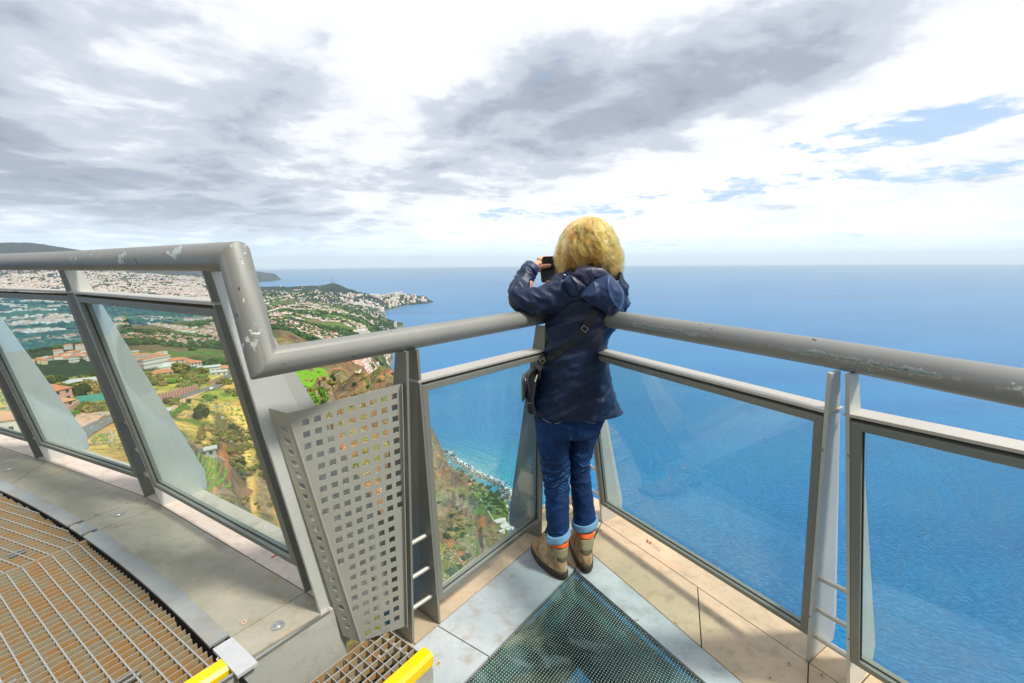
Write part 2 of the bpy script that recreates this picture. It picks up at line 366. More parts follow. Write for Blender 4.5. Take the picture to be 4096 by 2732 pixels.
# plan of the lower (glass) triangle
L1b, L2b, ALb = Vector((-0.392, 1.535)), Vector((-0.304, 1.631)), Vector((0.147, 2.207))
APb = Vector((0.396, 2.520)); ARb, R1b, R2b = Vector((0.499, 2.355)), Vector((1.070, 1.439)), Vector((1.137, 1.323))
gA, gL, gR = V2(at(2299, 2277, 0)), V2(at(1854, 2732, 0)), V2(at(2822, 2732, 0))
lf = setting('lower_floor'); G = 0.0022
dl = (gL-gA).normalized(); dr = (gR-gA).normalized()
gL2 = gA + dl*1.7; gR2 = gA + dr*1.7
lo_l = (L2b-ALb).normalized(); lo_r = (R1b-ARb).normalized()
nl = Vector((-lo_l.y, lo_l.x)); nl = nl if nl.x < 0 else -nl
nr = Vector((-lo_r.y, lo_r.x)); nr = nr if nr.x > 0 else -nr
def Lp(s, o): return ALb + lo_l*s + nl*o       # along the left edge line, o outward
def Rp(s, o): return ARb + lo_r*s + nr*o
OW = 0.17
# left strips
sL = [-0.38, -0.02, 0.73, 1.02, 2.0]
gl_in = lambda s: gA + dl*max(0.0, s-0.0)
# inner plates, left
inl = [APb, Lp(0.0, 0), Lp(0.73, 0)]
floor_poly('floor_plate', shrink([Lp(0.0, 0), Lp(0.745, 0), gA + dl*0.62, gA + (gA-V2(ALb)).normalized()*0.0], G), 0.0, 0.012, BLUISH, lf)
floor_poly('floor_plate', shrink([Lp(0.745, 0), Lp(1.9, 0), gL2, gA + dl*0.62], G), 0.0, 0.012, BLUISH, lf)
for a, b in ((-0.28, 0.73), (0.73, 0.86), (0.86, 1.9)):
    floor_poly('floor_plate', shrink([Lp(a, 0.0), Lp(b, 0.0), Lp(b, OW), Lp(a, OW)], G), 0.0, 0.012, TAN, lf)
# apex plates
apo = APb + (APb-gA).normalized()*0.20
floor_poly('floor_plate', shrink([gA, Rp(0.0, 0), APb, Lp(0.0, 0)], G), 0.0, 0.012, TAN, lf)
floor_poly('floor_plate', shrink([Lp(-0.28, 0.0), Lp(-0.28, OW), apo, Rp(-0.10, OW), Rp(-0.10, 0.0), APb], G), -0.001, 0.012, TAN, lf)
# right strips: bluish next to the glass, then tan, then outer tan
q1, q2 = V2(at(2384, 2229, 0)), V2(at(2700, 2499, 0)); dq = (q2-q1).normalized()
floor_poly('floor_plate', shrink([gA, gR2, q1+dq*1.7, q1-dq*0.06], G), 0.0, 0.012, BLUISH, lf)
sp = (0.0, 0.62, 1.085)
floor_poly('floor_plate', shrink([q1-dq*0.06, q1+dq*0.62, Rp(0.62, 0), Rp(0.0, 0), ], G), 0.0, 0.012, TAN, lf)
floor_poly('floor_plate', shrink([q1+dq*0.62, q1+dq*1.0, Rp(1.085, 0), Rp(0.62, 0)], G), 0.0, 0.012, TAN, lf)
floor_poly('floor_plate', shrink([q1+dq*1.0, q1+dq*1.7, Rp(2.2, 0), Rp(1.085, 0)], G), 0.0, 0.012, TAN, lf)
for a, b in ((-0.10, 1.085), (1.085, 1.225), (1.225, 2.3)):
    floor_poly('floor_plate', shrink([Rp(a, 0.0), Rp(b, 0.0), Rp(b, OW), Rp(a, OW)], G), 0.0, 0.012, TAN, lf)
# dark sub-plates seen in the joints, with rust
sub = MB()
sub.prism([(p.x, p.y, -0.014) for p in (Lp(-0.28, OW-.01), Lp(1.9, OW-.01), gL2, gA-(dl+dr)*0.01)], (0, 0, -0.02))
sub.prism([(p.x, p.y, -0.0145) for p in (gA-(dl+dr)*0.01, gR2, Rp(2.2, OW-.01), Rp(-0.10, OW-.01), APb)], (0, 0, -0.02))
RUSTY = simple('rusty_steel', (0.16, 0.09, 0.05), 0.9)
sub.build('subframe_sheet', RUSTY, lf)
fg = MB(); fg.prism([(p.x, p.y, -0.003) for p in shrink([gA, gL2, gR2], 0.006)], (0, 0, -0.02)); o = fg.build('glass_floor_pane', FGLASS, lf)
# steel beams below the glass
BEAM = simple('underfloor_beam', (0.07, 0.075, 0.06), 0.7)
bm_ = MB()
for dd, sgn in ((dl, 1), (dr, -1)):
    inw = Vector((dd.y, -dd.x))*(-sgn); mid = (dl+dr)
    if inw @ mid < 0: inw = -inw
    a = gA + inw*0.035 ; b = a + dd*1.7
    bm_.bar((a.x, a.y, -0.16), (b.x, b.y, -0.16), 0.012, 0.25)
    a2 = gA + inw*0.085+dd*0.0; b2 = a2+dd*1.7
    bm_.bar((a2.x, a2.y, -0.29), (b2.x, b2.y, -0.29), 0.11, 0.012)
bm_.build('support_beam', BEAM, lf)
FLG = mat_plate('beam_flange_algae', (0.22, 0.28, 0.25, 1), (0.36, 0.36, 0.24, 1), 0.3, 21.0)
for dd, oth in ((dl, dr), (dr, dl)):
    inw = oth - dd*(oth @ dd); inw.normalize(); f_ = MB(); zf = -0.045 if dd is dl else -0.047
    f_.prism([(q.x, q.y, zf) for q in (gA, gA+(dl+dr).normalized()*0.155, gA+(dl+dr).normalized()*0.155+dd*1.6, gA+dd*1.75)], (0, 0, -0.01)); f_.build('beam_flange', FLG, lf)
ff = MB()
for a, b, nn in ((Lp(-0.28, OW), Lp(1.9, OW), nl), (Rp(-0.10, OW), Rp(2.3, OW), nr)):
    ff.bar((a.x, a.y, -0.10), (b.x, b.y, -0.10), 0.012, 0.16)
ff.build('edge_fascia', RISER, lf)

# countersunk screws and stainless studs
_scr = MB(); 
def ring_mesh(ro, ri, h=0.0015, seg=20):
    vs, fs = [], []
    for k, (r, z) in enumerate(((ro, 0), (ro*0.94, h), (ri, h*0.7), (ri*0.9, -0.002))):
        vs += [(r*math.cos(2*math.pi*i/seg), r*math.sin(2*math.pi*i/seg), z) for i in range(seg)]
    for k in range(3):
        for i in range(seg): fs.append([k*seg+i, k*seg+(i+1) % seg, (k+1)*seg+(i+1) % seg, (k+1)*seg+i])
    me = bpy.data.meshes.new('screw'); me.from_pydata(vs, [], fs); return me
SCR_ME = ring_mesh(0.0085, 0.003); SCR_ME.materials.append(TAN)
hole = bpy.data.meshes.new('stud'); 
def stud_mesh():
    seg = 28; vs, fs = [], []
    prof = ((0.021, 0), (0.0205, 0.002), (0.0125, 0.0025), (0.0115, 0.001), (0.009, 0.004), (0.0, 0.0055))
    for r, z in prof: vs += [(r*math.cos(2*math.pi*i/seg), r*math.sin(2*math.pi*i/seg), z) for i in range(seg)]
    for k in range(len(prof)-1):
        for i in range(seg): fs.append([k*seg+i, k*seg+(i+1) % seg, (k+1)*seg+(i+1) % seg, (k+1)*seg+i])
    me = bpy.data.meshes.new('stud'); me.from_pydata(vs, [], fs); me.materials.append(SCREW); return me
STUD_ME = stud_mesh()
cap_me = bpy.data.meshes.new('screw_socket'); _b = bmesh.new(); bmesh.ops.create_circle(_b, cap_ends=True, radius=0.0032, segments=6); _b.to_mesh(cap_me); _b.free(); cap_me.materials.append(DARK)
def screw(u, v, z, parent):
    p = at(u, v, z); o = link(bpy.data.objects.new('screw', SCR_ME), parent); o.location = (p.x, p.y, z+0.0012)
    c = link(bpy.data.objects.new('screw_socket', cap_me), o); c.location = (0, 0, 0.0018)
def stud(u, v, z, parent):
    p = at(u, v, z); o = link(bpy.data.objects.new('steel_stud', STUD_ME), parent); o.location = (p.x, p.y, z+0.001)
for u, v in ((1755, 2654), (2404, 2121), (2289, 2132), (2109, 2145), (2700, 2496), (3155, 2655), (3287, 2700), (3080, 2713)): screw(u, v, 0, lf)

# upper deck
ud = setting('upper_deck')
zc = lambda x, y: (x/1.519, 1700+y/1.519)
ring_in = [(-3.3, 2.36)] + [tuple(V2(at(*zc(x, y), ZU))) for x, y in ((0, 400), (220, 490), (420, 610), (580, 690), (780, 890), (900, 985), (1130, 1180), (1290, 1355), (1400, 1490))]
V0A, V0B, V1A, V1B = (V2(at(*q, ZU)) for q in ((132, 1829), (186, 1846), (580, 1988), (645, 2023)))
U1 = V2(at(1222, 2368, ZU)); U2 = V2(at(1316, 2439, ZU)); RF = V2(at(970, 2669, ZU))
V0A, V0B = V0B + (V0A-V0B).normalized()*0.13, V0B
# smooth the ring as a circular arc through three measured points
def circ(a, b, c):
    ax, ay, bx, by, cx, cy = *a, *b, *c; d = 2*(ax*(by-cy)+bx*(cy-ay)+cx*(ay-by))
    ux = ((ax*ax+ay*ay)*(by-cy)+(bx*bx+by*by)*(cy-ay)+(cx*cx+cy*cy)*(ay-by))/d
    uy = ((ax*ax+ay*ay)*(cx-bx)+(bx*bx+by*by)*(ax-cx)+(cx*cx+cy*cy)*(bx-ax))/d
    return Vector((ux, uy)), math.hypot(ax-ux, ay-uy)
CC, RR = circ(ring_in[1], ring_in[5], ring_in[9])
BW = 0.056
ang = lambda p: math.atan2(p[1]-CC.y, p[0]-CC.x)
def arc(a0, a1, r, n): return [Vector((CC.x+r*math.cos(a0+(a1-a0)*i/n), CC.y+r*math.sin(a0+(a1-a0)*i/n))) for i in range(n+1)]
aS, aE = ang(ring_in[9]), ang(ring_in[1])+0.35
def band(name, a0, a1, z, th, mat, par, n=18):
    o_ = arc(a0, a1, RR+BW, n); i_ = arc(a0, a1, RR, n); m = MB()
    for k in range(n): m.prism([(p.x, p.y, z) for p in (i_[k], i_[k+1], o_[k+1], o_[k])], (0, 0, -th))
    return m.build(name, mat, par)
aj1, aj2, aj3 = ang(V2(at(*zc(590, 640), ZU))), ang(V2(at(*zc(500, 590), ZU))), ang(V2(at(*zc(1325, 1338), ZU)))
aj0 = ang(V2(at(0, 1952, ZU)))
for a0, a1 in ((aj2+0.001, aE), (aj1+0.001, aj2-0.001), (aj3+0.001, aj1-0.001)): band('kick_band', a0, a1, ZU+0.005, 0.008, BAND, ud, 40)
band('kick_band_end', aS-0.004, aj3-0.001, ZU+0.008, 0.010, simple('pale_grey_band_paint', (0.42, 0.44, 0.46), 0.45), ud, 6)
def deck_piece(pA, pB, a0, a1, n=10, o1=None):
    ar = arc(a0, a1, RR+BW-0.002, n); floor_poly('deck_plate', shrink([pA] + [p for p in ar] + [pB], 0.0016), ZU, 0.012, DECK, ud)
s3o = V2(at(1100, 2444, ZU)); s3b = U1
deck_piece(V0A + (V0A-V0B).normalized()*1.3, V0A, aE, aj0+0.04)
deck_piece(V0A, V0B, aj0+0.04, aj0)
deck_piece(V0B, V1A, aj0, aj2)
deck_piece(V1A, V1B, aj2, aj1, 3)
deck_piece(V1B, U1, aj1, aj3)
deck_piece(U1, U2, aj3, aS, 4)
for a, b in ((V0A + (V0A-V0B).normalized()*1.3, V0A), (V0A, V0B), (V0B, V1A), (V1A, V1B), (V1B, U1), (U1, U2)):
    d = (b-a).normalized(); n = Vector((-d.y, d.x)); n = n if n.y > 0 else -n
    floor_poly('deck_plate', shrink([a+n*0.0025, b+n*0.0025, b+n*0.19, a+n*0.19], 0.001), ZU, 0.012, DECK_OUT, ud)
sb = MB(); arr = arc(aS, aE, RR+BW, 24)
sb.prism([(p.x, p.y, ZU-0.016) for p in ([U2, U1, V1B, V1A, V0B] + [V0A + (V0A-V0B).normalized()*1.3] + arr[::-1])], (0, 0, -0.02)); sb.build('subframe_sheet', RUSTY, ud)
# riser at the deck end and skirt
ex = (U2-RF).normalized(); far = RF - ex*0.9
rs = MB(); rs.bar((U2.x+ex.x*.05, U2.y+ex.y*.05, ZU-0.145), (far.x, far.y, ZU-0.145), 0.006, 0.285); rs.build('riser_plate', RISER, ud)
ed = MB(); ed.bar((U2.x, U2.y, ZU-0.004), (far.x, far.y, ZU-0.004), 0.010, 0.009, off=(0.0, 0.0)); ed.build('polished_edge_trim', SCREW, ud)
for u, v in ((505, 2011), (582, 2013), (384, 2059), (585, 2055), (465, 2105), (947, 2600), (1128, 2403), (1247, 2415), (977, 2490), (878, 2636), (65, 1848), (130, 1871), (30, 1905)): screw(u, v, ZU, ud)
for u, v in ((475, 2059), (37, 1878), (1112, 2503)): stud(u, v, ZU, ud)

# gratings -----------------------------------------------------------------
gt = setting('upper_grating')
ZG = ZU - 0.006
def clip_line(p, d, inside, lo, hi, step=0.004):
    s = None; e = None; x = lo
    while x <= hi:
        if inside(p+d*x):
            if s is None: s = x
            e = x
        elif s is not None: break
        x += step
    return (s, e) if s is not None and e-s > 0.02 else None
seamP, seamQ = V2(at(365, 2154, ZG)), V2(at(0, 2300, ZG))
sd_ = (seamQ-seamP).normalized(); sn = Vector((-sd_.y, sd_.x)); sn = sn if sn.y > 0 else -sn   # sn points to the far panel
nz_b0, nz_b1 = V2(at(770, 2724, ZG)), V2(at(891, 2647, ZG)); nd = (nz_b1-nz_b0).normalized(); nn = Vector((-nd.y, nd.x)); nn = nn if nn.x < 0 else -nn
inring = lambda p: (p-CC).length < RR-0.006
xlim = lambda p: p.x > -3.4 and p.y > -0.2 and p.x < 0.4
def near_panel(p): return inring(p) and (p-seamP) @ sn < -0.004 and (p-nz_b0) @ nn > 0.002 and xlim(p)
def far_panel(p): return inring(p) and (p-seamP) @ sn > 0.004 and xlim(p)
def grate(inside, thick_dir, thin_dir, pk, pn, origin, parent, zt, nmax, dep=0.032):
    for d, pitch, other, wd, hh in ((thick_dir, pk, thin_dir, 0.0042, dep*0.7), (thin_dir, pn, thick_dir, 0.0022, dep)):
        nrm = Vector((-d.y, d.x)); stp = pitch
        for k in range(-nmax, nmax):
            p = origin + nrm*(stp*k)
            c = clip_line(p, d, inside, -3.0, 3.0, 0.008)
            if c is None: continue
            a, b = p+d*c[0], p+d*c[1]
            m = MB(); m.bar((a.x, a.y, zt-hh/2-(0.001 if wd > .003 else 0)), (b.x, b.y, zt-hh/2-(0.001 if wd > .003 else 0)), wd, hh); m.build('grating_bar', GRATE, parent)
tk = (V2(at(408, 2350, ZG))-V2(at(258, 2199, ZG))).normalized(); tn = sd_
tkf = (V2(at(293, 2176, ZG))-V2(at(0, 2078, ZG))).normalized()
grate(near_panel, tk, tn, 0.0425, 0.0305, seamP, gt, ZG, 90)
grate(far_panel, tkf, tn, 0.0425, 0.0305, seamP+sn*0.01, gt, ZG, 90)
m = MB()
for off in (-0.006, 0.006):
    a, b = seamP+sn*off + sd_*(-0.02), seamP+sn*off+sd_*2.6; m.bar((a.x, a.y, ZG-0.015), (b.x, b.y, ZG-0.015), 0.003, 0.034)
m.build('grating_edge_bar', GRATE, gt)
# clamp plates lying in the cells
for u, v in ((68, 2212), (514, 2712), (20, 2752)):
    p = at(u, v, ZG); m = MB()
    for s in (-0.012, 0.012): m.bar((p.x-0.025*tn.x+sn.x*s, p.y-0.025*tn.y+sn.y*s, ZG-0.003), (p.x+0.025*tn.x+sn.x*s, p.y+0.025*tn.y+sn.y*s, ZG-0.003), 0.007, 0.008)
    m.build('grating_clamp', SCREW, gt)
# yellow nosings
def nosing(a, b, wd, z, name, parent, label=None):
    a, b = V2(a), V2(b); d = (b-a).normalized(); n = Vector((d.y, -d.x)); m = MB()
    prof = [(0, 0), (wd-0.012, 0), (wd, -0.010), (wd, -0.042), (wd-0.004, -0.042), (wd-0.004, -0.012), (0, -0.004)]
    vs = [(a.x+n.x*x, a.y+n.y*x, z+y) for x, y in prof]; m.prism(vs, (b.x-a.x, b.y-a.y, 0)); return m.build(name, YELLOW, parent)
nosing(nz_b1 - nd*1.6, nz_b1 + nd*0.004, 0.047, ZU+0.006, 'yellow_nosing', gt)
# soil and dead leaves caught below the bars
SOIL = None
def mat_soil():
    m, t, o = new_mat('soil_below_grating'); v = geo(t); n = t.noise(v, 22.0, 6, 0.7); n2 = t.noise(v, 60.0, 3, 0.6)
    c = t.mix(t.ss(n, 0.4, 0.65), (0.035, 0.022, 0.012, 1), (0.12, 0.075, 0.035, 1)); c = t.mix(t.ss(n2, 0.62, 0.68), c, (0.28, 0.26, 0.04, 1))
    principled(t, o, c, 0.95, bump=n, bstr=0.5, bdist=0.02); return m
SOIL = mat_soil()
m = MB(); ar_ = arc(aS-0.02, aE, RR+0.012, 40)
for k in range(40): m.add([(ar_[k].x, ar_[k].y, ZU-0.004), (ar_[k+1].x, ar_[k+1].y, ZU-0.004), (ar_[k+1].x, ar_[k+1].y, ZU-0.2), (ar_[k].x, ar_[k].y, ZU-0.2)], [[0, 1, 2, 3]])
m.build('gap_shade_strip', DARK, gt)  # near-black sheet standing in for the shaded gap below the band
m = MB(); ar = arc(aS-0.25, aE, RR+0.03, 22); m.prism([(p.x, p.y, ZU-0.16) for p in ar] + [(-3.4, -0.3, ZU-0.16), (-0.5, -0.3, ZU-0.16)], (0, 0, -0.02)); m.build('catch_tray', SOIL, gt)

# lower step with its grating
st = setting('step'); ZT = 0.145
tB, tC = V2(at(1534, 2505, ZT)), V2(at(1689, 2597, ZT)); td = -ex
tdn = (tC-tB) - td*((tC-tB) @ td); tw = tdn.length; tdn.normalize()
def tread_in(p):
    q = p-tB; a, b = q @ td, q @ tdn; return -0.001 < a < 1.1 and 0.003 < b < tw
grate(tread_in, td, tdn, 0.033, 0.033, tB, st, ZT, 60, 0.03)
nosing(tC + td*1.1, tC - td*0.006, 0.047, ZT+0.006, 'yellow_nosing', st)
m = MB()
for a, b in ((tB, tB+td*1.1), (tB, tB+tdn*tw)): m.bar((a.x, a.y, ZT-0.016), (b.x, b.y, ZT-0.016), 0.003, 0.034)
fr1 = tC+tdn*0.044; m2 = MB(); m2.bar((fr1.x, fr1.y, 0.055), ((fr1+td*1.1).x, (fr1+td*1.1).y, 0.055), 0.006, 0.105); m2.build('riser_plate', RISER, st)
fr0 = tB+tdn*0.02; fe = tC+tdn*0.047
m2 = MB(); m2.bar((fr0.x, fr0.y, 0.045), (fe.x, fe.y, 0.045), 0.006, 0.10); m2.build('side_plate', RISER, st)
m.build('grating_edge_bar', GRATE, st)
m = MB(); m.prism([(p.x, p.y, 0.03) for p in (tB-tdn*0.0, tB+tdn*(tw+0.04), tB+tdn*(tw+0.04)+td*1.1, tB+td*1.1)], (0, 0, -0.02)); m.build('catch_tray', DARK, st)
LEAF = simple('dead_orange_leaf', (0.45, 0.17, 0.05), 0.7, var=0.5)
for k in range(46):
    a, b = random.uniform(0.02, 1.0), random.uniform(0.01, tw-0.01); p = tB+td*a+tdn*b; r = random.uniform(0.006, 0.012)
    vs = []; n = 6
    for i in range(n):
        th = 2*math.pi*i/n+random.random(); rr_ = r*random.uniform(0.6, 1.2); vs.append((p.x+rr_*math.cos(th), p.y+rr_*math.sin(th), 0.044+random.uniform(0, 0.01)))
    c = (p.x, p.y, 0.055); vs.append(c); m = MB(); m.add(vs, [[i, (i+1) % n, n] for i in range(n)]); m.build('debris_clod', LEAF, st)

# ------------------------------------------------------------ balustrades
TR = 0.038                              # handrail radius
def fin(pi_top, pi_bot, out, wt, wb, th, mat, parent, drop=0.10, name='post_plate'):
    """flat tapered plate: inner edge pi_top-pi_bot, widening outward along out"""
    a, b = Vector(pi_top), Vector(pi_bot); o = Vector((out[0], out[1], 0)).normalized(); z = Vector((0, 0, 1))
    poly = [a, b, b+o*wb*0.55-z*0.0, b+o*wb-z*0.0, b+o*wb+z*drop, a+o*wt]
    n = (b-a).cross(o).normalized()*th
    m = MB(); m.prism([p-n/2 for p in poly], n); return m.build(name, mat, parent)
def rung(p, q, parent, r=0.0085):
    m = MB(); m.tube([p, q], r, 12); return m.build('rung', SCREW2, parent, smooth=True)
SCREW2 = mat_paint('rung_paint', (0.52, 0.52, 0.48), wear=0.2)
GASK = simple('rubber_gasket', (0.03, 0.03, 0.03), 0.8)
def glass_panel(TL, TRt, BR, BL, inward, parent, fw=0.024, fd=0.034, top_plate=True, ext=(0.01, 0.01)):
    """TL.. are the frame's outer corners on its inner face plane; inward points to the walkway"""
    TL, TRt, BR, BL = map(Vector, (TL, TRt, BR, BL)); up = (TL-BL).normalized(); al = (TRt-TL).normalized()
    n = al.cross(up).normalized(); iv = Vector((inward[0], inward[1], 0)); n = n if n @ iv > 0 else -n
    ctr = (TL+TRt+BR+BL)/4
    def ins(P, k):
        o_ = []
        for i in range(4):
            a, b, c = P[i-1], P[i], P[(i+1) % 4]; d1 = (a-b).normalized(); d2 = (c-b).normalized(); s = math.sin(d1.angle(d2)); o_.append(b+(d1+d2)*(k/s))
        return o_
    g = 0.006; P = ins([TL, TRt, BR, BL], g); Q = ins([TL, TRt, BR, BL], g+fw)
    m = MB()
    for i in range(4):
        j = (i+1) % 4; m.prism([P[i], P[j], Q[j], Q[i]], -n*fd)
    fr = m.build('glass_panel', PAINT, parent, bevel=0.0012); 
    pane = MB(); S = ins([TL, TRt, BR, BL], g+fw-0.004); pane.prism([p-n*0.017 for p in S], -n*0.010)
    po = pane.build('pane', GLASS, fr)
    gk = MB(); S2 = ins([TL, TRt, BR, BL], g+fw+0.003)
    for i in range(4):
        j = (i+1) % 4; gk.prism([Q[i]-n*0.013, Q[j]-n*0.013, S2[j]-n*0.013, S2[i]-n*0.013], -n*0.004)
    gk.build('gasket', GASK, fr)
    if top_plate:
        e = -Vector((iv.x, iv.y, 0)).normalized(); a, b = TL+al*-ext[0], TRt+al*ext[1]; z = Vector((0, 0, 1))
        m = MB(); m.prism([a+z*0.006-e*0.002, b+z*0.006-e*0.002, b+z*0.006+e*0.075, a+z*0.006+e*0.075], z*0.009); m.build('top_plate', TOPP, parent, bevel=0.001)
    # small hanging lugs between frame and post
    for A, B, s in ((TL, BL, 1), (TRt, BR, -1)):
        for k in (0.12, 0.88):
            lg = MB(); c = A.lerp(B, k); lg.bar(c-n*0.005, c+al*s*0.008-n*0.005, 0.012, 0.012); lg.build('lug', PAINT, fr)
    return fr
TOPP = mat_paint('top_lit_plate_paint', (0.52, 0.50, 0.46), wear=0.15)  # paler than the frame paint, light from above put into the colour

# --- lower balustrade, left side of the glass corner
RZ = 1.20
railL = [V2(at(1054, 1451, RZ)), V2(at(1672, 1325, RZ)), V2(at(2090, 1277, RZ))]
railR = [V2(at(2480, 1282, RZ)), V2(at(3300, 1411, RZ)), V2(at(4096, 1553, RZ))]
def isect(a, b, c, d):
    r, s = b-a, d-c; k = r.x*s.y-r.y*s.x; t = ((c.x-a.x)*s.y-(c.y-a.y)*s.x)/k; return a+r*t
AX = isect(railL[0], railL[2], railR[0], railR[1])
extR = railR[2] + (railR[2]-railR[1]).normalized()*0.8
corner_lo = Vector((railL[0].x, railL[0].y, RZ)); 
ZR2 = 1.470
corner_up = ray(940, 1035)*1.17 + Vector((0, 0, CAM_H)); corner_up.z = ZR2
dUP = Vector((-1.86, 1.905)) - V2(corner_up)
upm = Vector((-1.86, 1.905)); upf = Vector((-3.05, 2.46))
bal = thing('balustrade_corner', 'grey tube rail with glass panels running round the pointed glass-floored corner', 'railing', (0, 0, 0))
m = MB(); m.tube([(upf.x, upf.y, ZR2), (upm.x, upm.y, ZR2), corner_up, corner_lo, (AX.x, AX.y, RZ), (railR[1].x, railR[1].y, RZ), (extR.x, extR.y, RZ)], TR, 40)
hr = m.build('handrail', RAILP, bal, smooth=True)
hr.data.set_sharp_from_angle(angle=R(35))
bv = hr.modifiers.new('weld', 'BEVEL'); bv.width = 0.004; bv.segments = 2; bv.limit_method = 'ANGLE'; bv.angle_limit = R(30)

def up3(p, z): return Vector((p[0], p[1], z))
FT = 1.165
posts = {}
def post(key, topuv, base, out, wt=0.05, wb=0.26, mat=PAINT, z0=0.0, ztop=FT, drop=0.10, par=None, toppt=None):
    tp = toppt if toppt is not None else at(*topuv, ztop); fin(tp, up3(base, z0), out, wt, wb, 0.010, mat, par or bal, drop)
    posts[key] = (Vector(tp), up3(base, z0))
post('L1', (1629, 1407), L1b, nl, wt=0.055, wb=0.20)
post('L2', (1671, 1398), L2b, nl, wt=0.055, wb=0.20)
post('AL', (2182, 1305), ALb, nl, wb=0.21)
post('AR', (2318, 1300), ARb, nr, mat=SUNLITP, wb=0.15)
post('R1', (3317, 1493), R1b, nr, mat=SUNLITP, wb=0.19)
post('R2', (3389, 1498), R2b, nr, mat=SUNLITP, wb=0.17)
bis = (APb-gA).normalized()
post('AC', None, APb+bis*0.02, bis, mat=SUNLITP, wb=0.16, toppt=Vector((AX.x, AX.y, FT)))
def along(key, z):
    a, b = posts[key]; k = (a.z-z)/(a.z-b.z); return a.lerp(b, k)
def rungs(k1, k2, zs, o1, o2, din=0.05):
    for z in zs:
        p, q = along(k1, z), along(k2, z); rung(p+Vector((o1.x, o1.y, 0))*din, q+Vector((o2.x, o2.y, 0))*din, bal)
rungs('L1', 'L2', (0.13, 0.27, 0.42), nl, nl, 0.03)
rungs('R1', 'R2', (0.13, 0.27, 0.42), nr, nr, 0.03)
rungs('AL', 'AC', (0.16, 0.33, 0.50), nl, bis, 0.03)
rungs('AR', 'AC', (0.16, 0.33, 0.50), nr, bis, 0.03)
ZTp, ZBt = 1.04, 0.105
glass_panel(along('L2', ZTp), along('AL', ZTp), along('AL', ZBt), along('L2', ZBt), -nl, bal)
glass_panel(along('AR', ZTp), along('R1', ZTp), along('R1', ZBt+0.03), along('AR', ZBt+0.02), -nr, bal)
# next panel on the right runs out of the picture
tr2 = at(4096, 1830, ZTp); dd = (tr2-along('R2', ZTp)).normalized(); L = 1.1
b2 = along('R2', ZBt+0.035); dbm = Vector((lo_r.x, lo_r.y, 0))
glass_panel(along('R2', ZTp), along('R2', ZTp)+dd*L, b2+dbm*L, b2, -nr, bal)
pe = along('R2', ZTp)+dd*(L+0.01); be = b2+dbm*(L+0.01); k_ = (pe-be)/(ZTp-ZBt)
fin(be+k_*(FT-be.z), be-k_*be.z, nr, 0.05, 0.26, 0.010, SUNLITP, bal)

# --- upper balustrade
def rail_hit(u, v, p, q):
    return on_wall(u, v, p, q)
def upost(key, topuv, base, out, p, q, **kw):
    h = rail_hit(*topuv, p, q); h.z = 1.432; post(key, None, base, out, z0=ZU, ztop=1.432, toppt=h, **kw)
cu2 = V2(corner_up)
nU = Vector((-(U1-V1B).y, (U1-V1B).x)).normalized(); nU = nU if nU.y > 0 else -nU
nV = Vector((-(V1A-V0B).y, (V1A-V0B).x)).normalized(); nV = nV if nV.y > 0 else -nV
upost('U1', (811, 1094), U1, nU, cu2, upm, wb=0.24)
h = rail_hit(850, 1104, cu2, upm); h.z = 1.432
post('U2', None, U2, nU, wt=0.055, wb=0.27, mat=SUNLITP, z0=0.12, toppt=h, drop=0.35)
posts['U2'] = (h, up3(U2, ZU))
upost('V1B', (258, 1086), V1B, nU, cu2, upm, mat=SUNLITP, wb=0.205)
upost('V1A', (235, 1084), V1A, nV, cu2, upm, wb=0.205)
def hit0(base, k): # posts past the picture's left edge: top set back by the same lean
    return Vector((base.x, base.y, 0)) - Vector((nV.x, nV.y, 0))*k
t0 = hit0(V0B, 0.21); t0.z = 1.432; post('V0B', None, V0B, nV, z0=ZU, toppt=t0, mat=SUNLITP, wb=0.205)
t1 = hit0(V0A, 0.21) + Vector(((V0B-V0A).x, (V0B-V0A).y, 0))*0.5; t1.z = 1.432; post('V0A', None, V0A, nV, z0=ZU, toppt=t1, wb=0.205)
rungs('U1', 'U2', (0.42, 0.56, 0.71), nU, nU, 0.03)
rungs('V1A', 'V1B', (0.42, 0.56, 0.71), nU, nU, 0.03)
rungs('V0A', 'V0B', (0.42, 0.56, 0.71), nV, nV, 0.03)
ZT2, ZB2 = ZTp+ZU, ZBt+ZU
glass_panel(along('V1B', ZT2), along('U1', ZT2), along('U1', ZB2), along('V1B', ZB2), -nU, bal)
glass_panel(along('V0B', ZT2), along('V1A', ZT2), along('V1A', ZB2), along('V0B', ZB2), -nV, bal)
a_, b_ = along('V0A', ZT2), along('V0A', ZB2); d_ = Vector((V0A-V0B).to_3d()).normalized()*1.2
glass_panel(a_+d_, a_, b_, b_+d_, -nV, bal)

